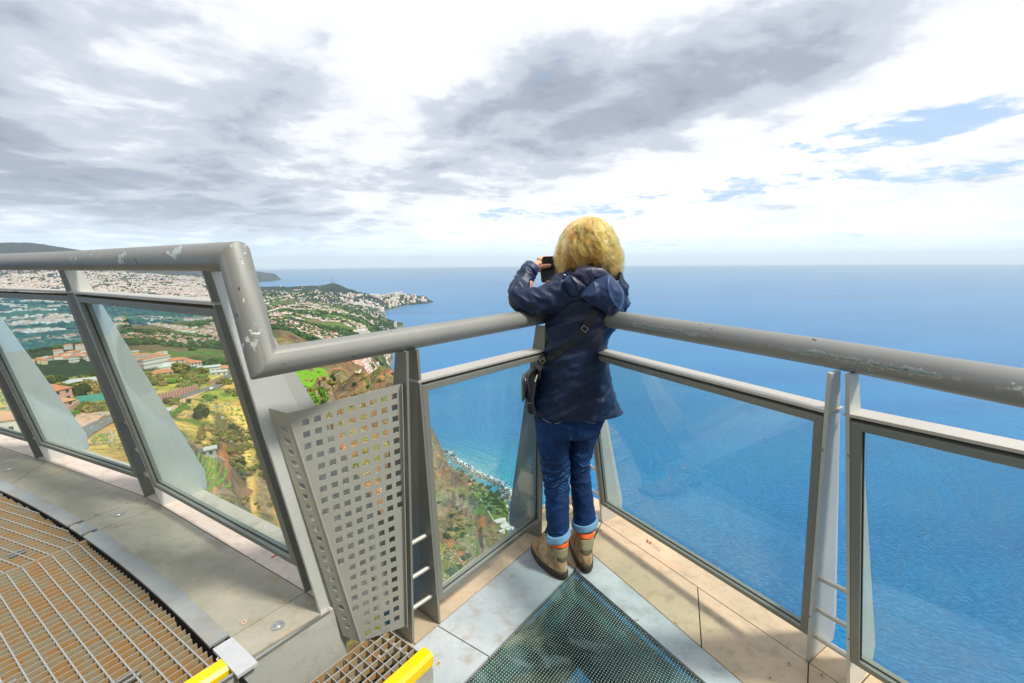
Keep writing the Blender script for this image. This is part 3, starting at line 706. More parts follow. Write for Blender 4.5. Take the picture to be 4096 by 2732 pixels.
# --- perforated screen between the two balustrades
pA, pB = V2(at(1442, 2570, ZT)), V2(at(1627, 2502, ZT))
PW = lambda u, v: on_wall(u, v, pA, pB)
tl, tr_, br_, bl_ = PW(1151, 1653), PW(1605, 1535), PW(1627, 2502), PW(1442, 2566)
ps = thing('perforated_screen', 'folded grey steel sheet punched with rows of square holes at the corner step', 'screen', (0, 0, 0))
ux = Vector((pB.x-pA.x, pB.y-pA.y, 0)).normalized(); nrm = ux.cross(Vector((0, 0, 1)))
def curve_plate(name, O, X, Y, outer, holes, th, mat, parent):
    cu = bpy.data.curves.new(name, 'CURVE'); cu.dimensions = '2D'; cu.fill_mode = 'BOTH'; cu.extrude = th/2
    for poly in [outer]+holes:
        sp_ = cu.splines.new('POLY'); sp_.points.add(len(poly)-1)
        for i, (x, y) in enumerate(poly): sp_.points[i].co = (x, y, 0, 1)
        sp_.use_cyclic_u = True
    tmp = bpy.data.objects.new('tmp', cu); COL.objects.link(tmp); bpy.context.view_layer.update()
    me = bpy.data.meshes.new_from_object(tmp.evaluated_get(bpy.context.evaluated_depsgraph_get()))
    bpy.data.objects.remove(tmp); bpy.data.curves.remove(cu)
    Z = X.cross(Y); Mx = Matrix((X, Y, Z)).transposed().to_4x4(); Mx.translation = O; me.transform(Mx)
    me.materials.clear(); me.materials.append(mat); me.name = name
    return link(bpy.data.objects.new(name, me), parent)
Y3 = Vector((0, 0, 1))
def loc2(p): d = p-br_; return (d @ ux, d @ Y3)
outer = [loc2(p) for p in (bl_, br_, tr_, tl)]
z4 = lambda x, y: (900+x/1.2726, 1500+y/1.2726)
h0, h1, h2 = (loc2(PW(*z4(x, y))) for x, y in ((861, 108), (861, 280), (411, 240)))
PV = (h0[1]-h1[1])/3; PH = (h0[0]-h2[0])/8; slope = (h2[1]-h0[1])/(h2[0]-h0[0])
print('perf pitch', PV, PH, slope, outer)
HS = 0.0098
def inside_poly(pt, poly, mar):
    n = len(poly)
    for i in range(n):
        ax, ay = poly[i]; bx, by = poly[(i+1) % n]; L_ = math.hypot(bx-ax, by-ay)
        if ((bx-ax)*(pt[1]-ay)-(by-ay)*(pt[0]-ax))/L_ < mar: return False
    return True
holes = []; sl = slope
for r_ in range(40):
    for c_ in range(14):
        x = h0[0]-c_*PH; y = h0[1]-r_*PV + sl*(x-h0[0])
        if inside_poly((x, y), outer, HS+0.003): holes.append([(x-HS, y-HS-sl*HS), (x+HS, y-HS+sl*HS), (x+HS, y+HS+sl*HS), (x-HS, y+HS-sl*HS)])
curve_plate('perforated_face', br_, ux, Y3, outer, holes, 0.0025, PERF, ps)
# folded flange towards the upper post
ft, fb = along('U2', 1.0), None
def near_line(u, v, A, B):
    d = ray(u, v); C = Vector((0, 0, CAM_H)); e = B-A
    a, b, c = e @ e, e @ d, d @ d; w_ = A-C; den = a*c-b*b; s = (b*(d @ w_)-c*(e @ w_))/den; t = (a*(d @ w_)-b*(e @ w_))/den; return C+d*t
A2, B2 = posts['U2'][0], up3(U2, 0.12)
outU = Vector((nU.x, nU.y, 0))*0.02
f_tl = near_line(1077, 1632, A2+outU, B2+outU); f_bl = near_line(1378, 2530, A2+outU, B2+outU)
X = (f_tl-tl); Yd = (bl_-tl).normalized(); wtop = X - Yd*(X @ Yd)
Xn = wtop.normalized(); O = tl
l2 = lambda p: ((p-O) @ Xn, (p-O) @ Yd)
# keep the flange planar: project
outer2 = [l2(tl), l2(bl_), (min(0.02, l2(f_bl)[0]) if l2(f_bl)[0] > 0.02 else 0.02, l2(f_bl)[1]), l2(f_tl)]
outer2[2] = (max(0.025, l2(f_bl)[0]), l2(f_bl)[1])
Lf = l2(bl_)[1]; holes2 = []
for i in range(26):
    y = 0.05+i*0.0395
    if y > Lf-0.05: break
    wv = outer2[3][0]+(outer2[2][0]-outer2[3][0])*y/Lf
    for x in ((0.018, 0.018+0.036) if wv > 0.075 else (wv*0.5,)):
        if x+HS < wv-0.004: holes2.append([(x-HS*.8, y-HS+0.004), (x+HS*.8, y-HS-0.004), (x+HS*.8, y+HS-0.004), (x-HS*.8, y+HS+0.004)])
curve_plate('perforated_flange', O, Xn, Yd, outer2, holes2, 0.0025, PERF, ps)
# small return at the right edge
m = MB(); m.bar(tr_-nrm*-0.001, br_, 0.0025, 0.028, up=nrm); m.build('edge_return', PERF, ps)
m = MB(); m.tube([tl, bl_], 0.0035, 8); m.build('fold', PERF, ps, smooth=True)

# ------------------------------------------------------------ terrain
import numpy as np
SEA = -580.0
COLS = [
(-64, [(15,-12),(100,-35),(200,-46),(300,-52),(600,-75),(1500,-150),(3000,-200),(6000,-180),(10000,-60),(15000,600),(24000,500)]),
(-50, [(15,-12),(100,-38),(240,-52),(300,-56),(400,-66),(650,-105),(1500,-180),(3000,-222),(6000,-225),(10000,-120),(13000,260),(16000,560),(24000,500)]),
(-45, [(15,-12),(100,-42),(200,-54),(270,-57),(330,-62),(420,-75),(650,-108),(1100,-150),(2000,-195),(3200,-228),(6000,-250),(9000,-160),(12000,90),(15000,500),(24000,420)]),
(-42, [(15,-12),(100,-44),(225,-57),(300,-62),(430,-77),(700,-114),(1100,-150),(2000,-200),(3500,-250),(6500,-270),(10000,-190),(15000,330),(20000,300)]),
(-39, [(15,-12),(100,-46),(220,-60),(260,-62),(450,-81),(700,-118),(1100,-158),(2000,-206),(3500,-260),(6500,-280),(10000,-210),(14500,-60),(20000,-100)]),
(-35, [(15,-13),(100,-50),(180,-68),(235,-64),(300,-68),(430,-82),(700,-122),(900,-149),(1500,-215),(2200,-245),(4000,-300),(7000,-300),(11000,-250),(16000,-180),(20000,-200)]),
(-32, [(15,-14),(100,-58),(175,-84),(270,-68),(380,-78),(600,-110),(900,-170),(1600,-230),(2200,-246),(4000,-300),(7000,-320),(11000,-330),(14000,-500),(17000,-590),(18200,-300),(20500,-270),(22000,-600)]),
(-29, [(15,-15),(80,-50),(175,-90),(300,-72),(345,-77),(420,-95),(600,-135),(1000,-175),(1500,-190),(2600,-254),(3500,-300),(5500,-300),(7500,-312),(8200,-592),(17500,-592),(18200,-300),(20000,-275),(21000,-600)]),
(-27.2,[(15,-15),(80,-50),(175,-92),(300,-71),(350,-78),(430,-96),(600,-135),(1000,-175),(1500,-190),(2600,-256),(3500,-300),(5500,-305),(7500,-325),(8200,-592),(18600,-592),(19200,-390),(20000,-370),(20800,-600)]),
(-26.6,[(15,-15),(80,-50),(175,-92),(300,-71),(350,-79),(430,-96),(600,-135),(1000,-177),(1500,-195),(2600,-258),(3500,-300),(5500,-305),(7500,-330),(8200,-592),(20000,-592)]),
(-24, [(15,-15),(80,-52),(180,-95),(290,-75),(330,-78),(410,-90),(470,-120),(700,-165),(1000,-205),(1800,-245),(2600,-292),(4000,-322),(6000,-315),(7300,-315),(8000,-592)]),
(-22.3,[(15,-15),(80,-52),(200,-105),(300,-108),(400,-96),(430,-98),(500,-140),(800,-185),(1500,-255),(2400,-300),(3500,-345),(5000,-375),(6200,-330),(6700,-270),(7200,-330),(8000,-592)]),
(-21.3,[(15,-15),(80,-52),(200,-108),(320,-122),(430,-122),(480,-130),(800,-182),(1500,-262),(2400,-305),(3500,-350),(5000,-400),(6100,-330),(6600,-246),(7000,-320),(7800,-592)]),
(-18.6,[(15,-16),(80,-54),(250,-112),(350,-130),(560,-130),(620,-139),(760,-200),(1200,-270),(1800,-330),(2300,-340),(4000,-420),(5600,-470),(6500,-388),(7000,-440),(7300,-592)]),
(-16.5,[(15,-16),(80,-56),(300,-125),(600,-175),(900,-205),(1000,-215),(1100,-330),(1400,-420),(2000,-440),(2700,-480),(3500,-500),(5000,-520),(6000,-500),(6600,-450),(7000,-470),(7300,-592)]),
(-15.3,[(15,-16),(80,-58),(300,-130),(700,-195),(960,-212),(1010,-235),(1080,-420),(1300,-575),(1600,-592),(2500,-592),(2680,-578),(2900,-562),(4000,-540),(4800,-560),(5080,-592),(5750,-592),(5900,-575),(6600,-462),(7000,-480),(7300,-592)]),
(-14.7,[(15,-16),(80,-60),(300,-132),(700,-198),(960,-232),(1010,-262),(1060,-470),(1150,-592),(2500,-592),(2800,-592),(2950,-592),(3900,-575),(4300,-555),(4700,-565),(4900,-592),(5850,-592),(6000,-575),(6700,-460),(7050,-480),(7350,-592)]),
(-14.0,[(15,-17),(80,-62),(300,-136),(700,-215),(1000,-285),(1040,-330),(1120,-592),(4150,-592),(4320,-565),(4550,-565),(4680,-592),(6150,-592),(6300,-565),(6800,-462),(7050,-480),(7350,-592)]),
(-12.8,[(15,-17),(80,-64),(300,-145),(600,-225),(1000,-318),(1100,-340),(1180,-592),(6450,-592),(6550,-570),(6900,-480),(7100,-490),(7350,-592)]),
(-11.4,[(15,-17),(80,-66),(260,-158),(600,-275),(1000,-395),(1180,-412),(1280,-592),(6600,-592),(6720,-560),(6950,-500),(7100,-520),(7300,-592)]),
(-10.6,[(15,-18),(80,-68),(260,-160),(600,-285),(900,-370),(1200,-446),(1290,-470),(1370,-592),(6720,-592),(6850,-550),(7000,-520),(7120,-592)]),
(-10.0,[(15,-18),(80,-68),(260,-162),(600,-290),(900,-385),(1200,-480),(1320,-520),(1390,-592),(6850,-592),(6950,-560),(7020,-565),(7080,-592)]),
(-9.5, [(15,-18),(80,-68),(260,-164),(600,-292),(900,-398),(1100,-460),(1250,-545),(1350,-592),(9000,-592)]),
(-8.4, [(15,-18),(80,-70),(260,-168),(600,-296),(850,-400),(900,-420),(960,-545),(1080,-574),(1230,-582),(1290,-592),(9000,-592)]),
(-6.9, [(15,-18),(80,-72),(260,-175),(590,-296),(650,-325),(720,-365),(775,-520),(850,-568),(1000,-575),(1190,-583),(1245,-592),(9000,-592)]),
(-6.2, [(15,-18),(80,-74),(240,-175),(400,-240),(590,-300),(640,-322),(690,-470),(780,-566),(1000,-575),(1180,-583),(1225,-592),(9000,-592)]),
(-5.6, [(15,-18),(80,-76),(240,-180),(400,-250),(480,-300),(560,-440),(700,-545),(820,-570),(1000,-575),(1150,-583),(1208,-592),(9000,-592)]),
(-4.2, [(15,-18),(80,-80),(200,-175),(380,-270),(520,-370),(700,-470),(860,-548),(960,-573),(1110,-583),(1172,-592),(9000,-592)]),
(-2.2, [(15,-18),(80,-86),(200,-190),(380,-300),(560,-410),(760,-510),(900,-572),(1060,-583),(1118,-592),(9000,-592)]),
(-1.0, [(15,-18),(80,-90),(200,-205),(380,-330),(560,-440),(760,-545),(880,-578),(1020,-583),(1080,-592),(9000,-592)]),
(-0.2, [(15,-18),(80,-95),(200,-220),(380,-360),(560,-490),(700,-570),(760,-584),(800,-592),(9000,-592)]),
(2.0,  [(15,-18),(70,-100),(180,-260),(320,-420),(480,-560),(540,-592),(9000,-592)]),
(8.0,  [(15,-18),(60,-110),(150,-290),(260,-450),(360,-570),(400,-592),(9000,-592)]),
(25.0, [(15,-18),(50,-110),(120,-320),(200,-520),(240,-592),(9000,-592)]),
(64.0, [(15,-18),(40,-90),(90,-320),(150,-540),(180,-592),(9000,-592)]),
]
CAZ = np.array([c[0] for c in COLS], float)
def vnoise(x, y, seed=0):
    xi, yi = np.floor(x).astype(np.int64), np.floor(y).astype(np.int64); xf, yf = x-xi, y-yi
    def h(a, b):
        n = (a*374761393 + b*668265263 + seed*974634777) & 0x7fffffff
        n = ((n ^ (n >> 13))*1274126177) & 0x7fffffff
        return ((n ^ (n >> 16)) & 0xffff)/65535.0
    u, v = xf*xf*(3-2*xf), yf*yf*(3-2*yf)
    return (h(xi, yi)*(1-u)+h(xi+1, yi)*u)*(1-v)+(h(xi, yi+1)*(1-u)+h(xi+1, yi+1)*u)*v
def fbm(x, y, oct=5, seed=0, ridge=False, gain=0.5):
    s, a, f, t = 0.0, 1.0, 1.0, 0.0
    for k in range(oct):
        n = vnoise(x*f+k*17.3, y*f-k*9.1, seed+k)
        if ridge: n = 1-np.abs(2*n-1)
        s = s+a*n; t += a; a *= gain; f *= 2.03
    return s/t
def ground_np(az, r):
    """az in degrees, r in metres (numpy arrays of one shape) -> height"""
    az = np.clip(az, -63.9, 63.9); lr = np.log(r); i = np.clip(np.searchsorted(CAZ, az)-1, 0, len(CAZ)-2)
    zc_ = np.empty((len(COLS),)+r.shape)
    for k, (a, kn) in enumerate(COLS):
        lk = np.log([q[0] for q in kn]); zk = [q[1] for q in kn]; zc_[k] = np.interp(lr, lk, zk)
    t = (az-CAZ[i])/(CAZ[i+1]-CAZ[i]); t = t*0.4+0.6*t*t*(3-2*t)
    z0 = np.take_along_axis(zc_, i[None], 0)[0]; z1 = np.take_along_axis(zc_, i[None]+1, 0)[0]
    base = z0*(1-t)+z1*t
    base = base + 7.5*np.clip((base+592)/7, 0, 1)*np.clip((-560-base)/10, 0, 1)*(r < 1500)*(r > 700)
    x, y = r*np.sin(np.radians(az)), r*np.cos(np.radians(az))
    above = np.clip((base+578)/60.0, 0, 1)
    far = np.clip((r-1500)/3000.0, 0, 1)
    # cliff zone: rugged buttresses
    cl = np.clip(1-np.abs(az+9)/16.0, 0, 1)*np.clip((1700-r)/300.0, 0, 1)*np.clip((r-120)/150, 0, 1)
    z = base
    z = z + above*cl*(fbm(x/70, y/70, 6, 3, True)-0.62)*62*np.clip(r/500, 0.3, 1.0)
    z = z + above*(1-cl)*(1-far)*(fbm(x/60, y/60, 6, 5)-0.5)*np.clip(r*0.02, 1.0, 16)
    z = z + above*far*((fbm(x/900, y/900, 6, 8, True)-0.6)*110 + (fbm(x/250, y/250, 4, 2)-0.5)*26)*np.clip((r-1500)/4000, 0.2, 1)
    return z
def ground1(x, y):
    r = math.hypot(x, y); return float(ground_np(np.array([math.degrees(math.atan2(x, y))]), np.array([max(r, 15.0)]))[0])
def hit_ground(u, v, rmin=60.0, rmax=26000.0):
    d = ray(u, v); hl = math.hypot(d.x, d.y); az = math.degrees(math.atan2(d.x, d.y)); rs_ = np.exp(np.linspace(math.log(rmin), math.log(rmax), 1800))
    zz = CAM_H + rs_*(d.z/hl); g = ground_np(np.full_like(rs_, az), rs_); k = np.argmax(zz < g)
    r = rs_[k]; return Vector((r*d.x/hl, r*d.y/hl, float(g[k])))

def zone_color(az, r, x, y, z, slope):
    n1 = fbm(x/40, y/40, 5, 11); n2 = fbm(x/9, y/9, 4, 12); n3 = fbm(x/300, y/300, 5, 13); n4 = fbm(x/130, y/130, 4, 14)
    def mixc(a, b, t):
        t = np.clip(t, 0, 1)[..., None]; return a*(1-t)+b*t
    C = lambda *c: np.array(c)[None, None, :]
    one = np.ones_like(r)
    # distant valley: greens and fallow earth
    c = mixc(C(0.030, 0.085, 0.022)*one[..., None], C(0.085, 0.16, 0.035)*one[..., None], (n3-0.42)*6)
    c = mixc(c, C(0.15, 0.115, 0.060), (n4-0.56)*9)
    c = mixc(c, C(0.012, 0.045, 0.022), (fbm(x/500, y/500, 4, 21)-0.55)*12)
    c = mixc(c, C(0.018, 0.032, 0.042), np.clip((r-3200)/2500, 0, 1)*0.85)  # blue shade and haze of distance painted into the ground colour
    # near hillside: dry yellow grass, ochre soil, shrubs
    nh = mixc(C(0.62, 0.42, 0.11)*one[..., None], C(0.66, 0.31, 0.11)*one[..., None], (n1-0.46)*7)
    nh = mixc(nh, C(0.27, 0.30, 0.045), (fbm(x/26, y/26, 4, 31)-0.52)*10)
    nh = mixc(nh, C(0.10, 0.16, 0.03), (n2-0.60)*10)
    yel = np.clip(1-np.abs(r-360)/60, 0, 1)*np.clip((az+42)/2, 0, 1); nh = mixc(nh, C(0.50, 0.50, 0.06), yel*1.1*(n1+0.25))
    c = mixc(c, nh, (440-r)/60)
    # rock on steep ground and the sea cliffs
    rock = mixc(C(0.17, 0.095, 0.052)*one[..., None], C(0.24, 0.185, 0.115)*one[..., None], (n1-0.42)*6)
    rock = mixc(rock, C(0.085, 0.055, 0.045), (fbm(x/30, z/12, 4, 41)-0.55)*9)
    rock = mixc(rock, C(0.38, 0.15, 0.06), (fbm(x/22, z/9, 4, 42)-0.62)*9)
    rock = mixc(rock, C(0.12, 0.14, 0.035), (fbm(x/18, y/18, 4, 43)-0.56)*8)
    cz = np.clip((az+29)/3, 0, 1)*np.clip((1750-r)/200, 0, 1)
    steep = np.clip((slope-0.55)*3, 0, 1)
    c = mixc(c, rock, np.maximum(cz*0.92, steep*np.clip((2500-r)/500, 0, 1)))
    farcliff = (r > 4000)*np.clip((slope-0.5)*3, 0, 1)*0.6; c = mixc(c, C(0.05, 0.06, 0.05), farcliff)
    # the fajã at the foot of the cliff
    fj = (az > -9.5)*(az < 1)*(z < -566)*(r < 1500); gr = mixc(C(0.035, 0.11, 0.02)*one[..., None], C(0.09, 0.17, 0.035)*one[..., None], (n2-0.45)*6)
    c = mixc(c, gr, fj*1.0)
    beach = (z < SEA+np.where(r < 1500, 4.5, 6.0))*(r < 6500); c = mixc(c, C(0.17, 0.165, 0.155), beach*1.0)
    mt = np.clip((r-11500)/1500, 0, 1); c = mixc(c, C(0.014, 0.028, 0.034), mt)  # blue-grey distance haze painted onto the far mountains
    return c
def build_terrain():
    azs = np.concatenate([np.arange(-62, -50, 0.8), np.arange(-50, 1.0, 0.16), np.arange(1, 62, 2.0)])
    rs_ = [15.0]
    while rs_[-1] < 24000: rs_.append(rs_[-1]*(1.0125 if rs_[-1] > 120 else 1.04))
    rs_ = np.array(rs_); A, Rr = np.meshgrid(azs, rs_, indexing='ij'); Z = ground_np(A, Rr)
    X, Y = Rr*np.sin(np.radians(A)), Rr*np.cos(np.radians(A))
    dzr = np.gradient(Z, axis=1)/np.gradient(Rr, axis=1); dza = np.gradient(Z, axis=0)/(Rr*np.radians(np.gradient(A, axis=0)))
    slope = np.hypot(dzr, dza)
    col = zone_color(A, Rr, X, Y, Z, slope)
    na, nr_ = Z.shape; verts = np.stack([X, Y, Z], -1).reshape(-1, 3)
    me = bpy.data.meshes.new('hillside_terrain')
    I = (np.arange(na-1)[:, None]*nr_+np.arange(nr_-1)[None, :]).reshape(-1)
    zmx = np.maximum.reduce([Z[:-1, :-1], Z[1:, :-1], Z[:-1, 1:], Z[1:, 1:]]).reshape(-1); I = I[zmx > SEA-9]
    F = np.stack([I, I+1, I+nr_+1, I+nr_], 1)
    me.vertices.add(len(verts)); me.vertices.foreach_set('co', verts.ravel().astype(np.float32))
    me.loops.add(F.size); me.loops.foreach_set('vertex_index', F.ravel().astype(np.int32))
    me.polygons.add(len(F)); me.polygons.foreach_set('loop_start', (np.arange(len(F))*4).astype(np.int32)); me.polygons.foreach_set('loop_total', np.full(len(F), 4, np.int32))
    ca = me.color_attributes.new('ground_cover', 'FLOAT_COLOR', 'POINT'); cc = np.concatenate([col.reshape(-1, 3), np.ones((len(verts), 1))], 1); ca.data.foreach_set('color', cc.ravel().astype(np.float32))
    me.update(); me.validate(); me.shade_smooth()
    m, t, o = new_mat('hillside_ground'); v = geo(t)
    vc = t.node('ShaderNodeVertexColor'); vc.layer_name = 'ground_cover'
    n = t.noise(v, 0.35, 6, 0.65); n2 = t.noise(v, 0.06, 5, 0.6); n3 = t.noise(v, 0.012, 5, 0.6)
    c = t.mix(0.9, vc.outputs[0], t.ramp(n, [(0.25, 0.45), (0.5, 1.0), (0.78, 1.5)]), 'MULTIPLY')
    c = t.mix(0.7, c, t.ramp(n2, [(0.25, 0.5), (0.5, 1.0), (0.78, 1.45)]), 'MULTIPLY')
    c = t.mix(0.6, c, t.ramp(n3, [(0.25, 0.55), (0.5, 1.0), (0.78, 1.4)]), 'MULTIPLY')
    # terrace steps: thin contour lines of retaining walls on the valley slopes
    h = t.m('ADD', t.m('MULTIPLY', n, 1.2), t.m('MULTIPLY', n2, 6.0))
    principled(t, o, c, 0.95, 0, 0.1, h, 0.9, 1.0)
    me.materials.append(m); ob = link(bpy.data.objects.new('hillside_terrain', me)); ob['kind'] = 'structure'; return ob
TERRAIN = build_terrain()

# ------------------------------------------------------------ sea
def build_sea():
    m, t, o = new_mat('sea_water'); v = geo(t); x, y, z = t.sep(v)
    dist = t.vm('LENGTH', t.vm('MULTIPLY', v, (1, 1, 0)))
    w1 = t.noise(t.vm('MULTIPLY', t.node('ShaderNodeVectorRotate', rotation_type='Z_AXIS', Vector=v, Angle=R(25)).outputs[0], (0.09, 0.20, 0)), 1.0, 6, 0.62, 0.4)
    w2 = t.noise(t.vm('MULTIPLY', v, (0.016, 0.016, 0)), 1.0, 3, 0.5)
    streak = t.noise(t.vm('MULTIPLY', v, (0.00012, 0.00045, 0)), 1.0, 5, 0.55, 0.8)
    streak2 = t.noise(t.vm('MULTIPLY', v, (0.0007, 0.0022, 0)), 1.0, 5, 0.6, 0.6)
    deep = t.mix(t.ss(streak, 0.35, 0.65), (0.0003, 0.095, 0.265, 1), (0.004, 0.160, 0.38, 1))  # cloud-lit patches painted as paler water
    deep = t.mix(t.m('MULTIPLY', t.ss(streak2, 0.40, 0.62), 0.8), deep, (0.002, 0.150, 0.33, 1))
    # shallow turquoise water and surf by the near shore
    ctr = t.vm('LENGTH', t.vm('MULTIPLY', t.vm('SUBTRACT', v, (-140.0, 1150.0, 0)), (1, 1, 0)))
    sh = t.ss(ctr, 380.0, 60.0)
    wn = t.noise(t.vm('MULTIPLY', v, (0.008, 0.008, 0)), 1.0, 4, 0.6)
    deep = t.mix(t.m('MULTIPLY', sh, t.m('ADD', 0.35, t.m('MULTIPLY', wn, 0.6))), deep, (0.03, 0.30, 0.36, 1))
    deep = t.mix(t.m('MULTIPLY', t.ss(w1, 0.50, 0.64), 0.26), deep, (0.10, 0.33, 0.55, 1))  # light on the ripples painted into the water colour
    deep = t.mix(t.m('MULTIPLY', t.ss(w1, 0.50, 0.36), 0.50), deep, (0.001, 0.065, 0.19, 1))  # shade between the ripples painted in as darker water
    fade = t.ss(dist, 9000.0, 500.0)
    h = t.m('ADD', t.m('MULTIPLY', w1, t.m('MULTIPLY', fade, 3.5)), t.m('MULTIPLY', w2, 3.0))
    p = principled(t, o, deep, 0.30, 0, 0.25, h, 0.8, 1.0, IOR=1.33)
    me = bpy.data.meshes.new('sea'); bm = bmesh.new(); Rm = 58000.0; prev = None; segs = 96
    rings = [0.0] + [200*(Rm/200)**(i/40) for i in range(41)]; vs = [[bm.verts.new((0, 0, SEA))]]
    for r in rings[1:]: vs.append([bm.verts.new((r*math.sin(2*math.pi*k/segs), r*math.cos(2*math.pi*k/segs), SEA)) for k in range(segs)])
    for k in range(segs): bm.faces.new((vs[0][0], vs[1][(k+1) % segs], vs[1][k]))
    for i in range(1, len(vs)-1):
        for k in range(segs): bm.faces.new((vs[i][k], vs[i][(k+1) % segs], vs[i+1][(k+1) % segs], vs[i+1][k]))
    bm.to_mesh(me); bm.free(); me.materials.append(m); ob = link(bpy.data.objects.new('sea', me)); ob['kind'] = 'structure'
build_sea()

# unseen terrace and tree belt behind the viewpoint, added to darken glass reflections
def behind():
    m, t, o = new_mat('terrace_ground'); v = geo(t); n = t.noise(v, 0.8, 5, 0.6); principled(t, o, t.mix(n, (0.16, 0.13, 0.09, 1), (0.28, 0.23, 0.17, 1)), 0.95, bump=n)
    g = MB(); g.prism([(-60, -4.5, -0.3), (60, -4.5, -0.3), (120, -300, -0.3), (-120, -300, -0.3)], (0, 0, -8)); ob = g.build('terrace_ground', m); ob['kind'] = 'structure'
    g = MB(); g.prism([(-4.2, -0.31, ZU-0.02), (-0.55, -0.31, ZU-0.02), (-0.55, -4.6, ZU-0.02), (-4.2, -4.6, ZU-0.02)], (0, 0, -0.3)); g.prism([(-0.54, 0.2, -0.03), (1.6, 0.2, -0.03), (1.6, -4.6, -0.03), (-0.54, -4.6, -0.03)], (0, 0, -0.3)); ob = g.build('access_walkway', RISER); ob['kind'] = 'structure'
behind()

# ------------------------------------------------------------ things on the hillside
def zb(x, y): return (350+x/3.485, 1250+y/3.485)
def q4b(x, y): return (x/2.613, 1500+y/2.613)
def q6b(x, y): return (600+x/2.613, 1700+y/2.613)
def q4(x, y): return (1000+x/3.36, 1400+y/3.36)
def q4c(x, y): return (1700+x/2.4125, 1700+y/2.4125)
def q3(x, y): return (1000+x/3.3586, 1100+y/3.3586)
def G(f, x, y, **k): return hit_ground(*f(x, y), **k)
WALLM = [simple('wall_white', (0.72, 0.69, 0.63), 0.9, var=0.08, scale=0.5), simple('wall_cream', (0.62, 0.50, 0.33), 0.9, var=0.1, scale=0.5), simple('wall_pink', (0.60, 0.34, 0.28), 0.9, var=0.1, scale=0.5), simple('wall_grey', (0.42, 0.42, 0.42), 0.9, var=0.1, scale=0.5)]
ROOFM = [simple('roof_tiles_orange', (0.50, 0.20, 0.10), 0.85, var=0.35, scale=1.5), simple('roof_tiles_red', (0.38, 0.13, 0.08), 0.85, var=0.3, scale=1.5), simple('roof_tiles_faded', (0.55, 0.27, 0.15), 0.85, var=0.3, scale=1.5), simple('roof_flat', (0.50, 0.50, 0.48), 0.9, var=0.15, scale=0.4)]
WINM = simple('window_glass_dark', (0.04, 0.05, 0.07), 0.2)
def house_geo(w_, d_, h_, rh, ov=0.4, flat=False):
    """body then roof, centred on the origin, roof hipped"""
    x, y = w_/2, d_/2; X, Y = x+ov, y+ov; rx = max(0.0, x-y*0.9)
    bv = [(-x, -y, -6), (x, -y, -6), (x, y, -6), (-x, y, -6), (-x, -y, h_), (x, -y, h_), (x, y, h_), (-x, y, h_)]
    bf = [[0, 1, 5, 4], [1, 2, 6, 5], [2, 3, 7, 6], [3, 0, 4, 7]]
    if flat:
        rv = [(-X, -Y, h_), (X, -Y, h_), (X, Y, h_), (-X, Y, h_), (-X, -Y, h_+0.5), (X, -Y, h_+0.5), (X, Y, h_+0.5), (-X, Y, h_+0.5)]
        rf = [[3, 2, 1, 0], [4, 5, 6, 7], [0, 1, 5, 4], [1, 2, 6, 5], [2, 3, 7, 6], [3, 0, 4, 7]]
    else:
        rv = [(-X, -Y, h_-0.1), (X, -Y, h_-0.1), (X, Y, h_-0.1), (-X, Y, h_-0.1), (-rx, 0, h_+rh), (rx, 0, h_+rh)]
        rf = [[0, 1, 5, 4], [1, 2, 5], [2, 3, 4, 5], [3, 0, 4], [3, 2, 1, 0]]
    return bv, bf, rv, rf
def raw_obj(name, v, f, mats, parent=None, idx=None):
    me = bpy.data.meshes.new(name); me.from_pydata(v, [], f)
    for m in mats: me.materials.append(m)
    if idx: me.polygons.foreach_set('material_index', idx)
    me.update(); return link(bpy.data.objects.new(name, me), parent)
WN = ['white', 'cream', 'pink', 'grey']; RN = ['orange tiled roof', 'dark red tiled roof', 'faded tiled roof', 'flat pale roof']
def detailed_house(loc, w_, d_, h_, rz, wm, rm, label, rows=2, cols=4, flat=False, rh=2.2, name='house', cat='house', group=None, wsz=(1.1, 1.3)):
    t = thing(name, label, cat, loc, group, rz); bv, bf, rv, rf = house_geo(w_, d_, h_, rh, 0.5, flat)
    raw_obj('wall', bv, bf, [WALLM[wm]], t); raw_obj('roof', rv, rf, [ROOFM[rm]], t)
    a, b = wsz; wme = bpy.data.meshes.new('window'); wme.from_pydata([(-a/2, 0, -b/2), (a/2, 0, -b/2), (a/2, 0, b/2), (-a/2, 0, b/2), (-a/2, -0.06, -b/2), (a/2, -0.06, -b/2), (a/2, -0.06, b/2), (-a/2, -0.06, b/2)], [], [[4, 5, 6, 7], [0, 1, 5, 4], [1, 2, 6, 5], [2, 3, 7, 6], [3, 0, 4, 7]]); wme.materials.append(WINM)
    for side, L, off, ang_ in ((0, w_, d_/2, 0), (1, d_, w_/2, R(90)), (2, w_, d_/2, R(180)), (3, d_, w_/2, R(-90))):
        n = max(1, int(round(cols*L/w_)))
        for r_ in range(rows):
            for k in range(n):
                s = (k+0.5)/n*L-L/2; o = link(bpy.data.objects.new('window', wme), t); z = 1.6+r_*(h_/rows)
                ca, sa = math.cos(ang_), math.sin(ang_); o.location = (s*ca+off*sa, s*sa-off*ca, z) ; o.rotation_euler.z = ang_
    return t
def az_rot(p): return -math.atan2(p.x, p.y)
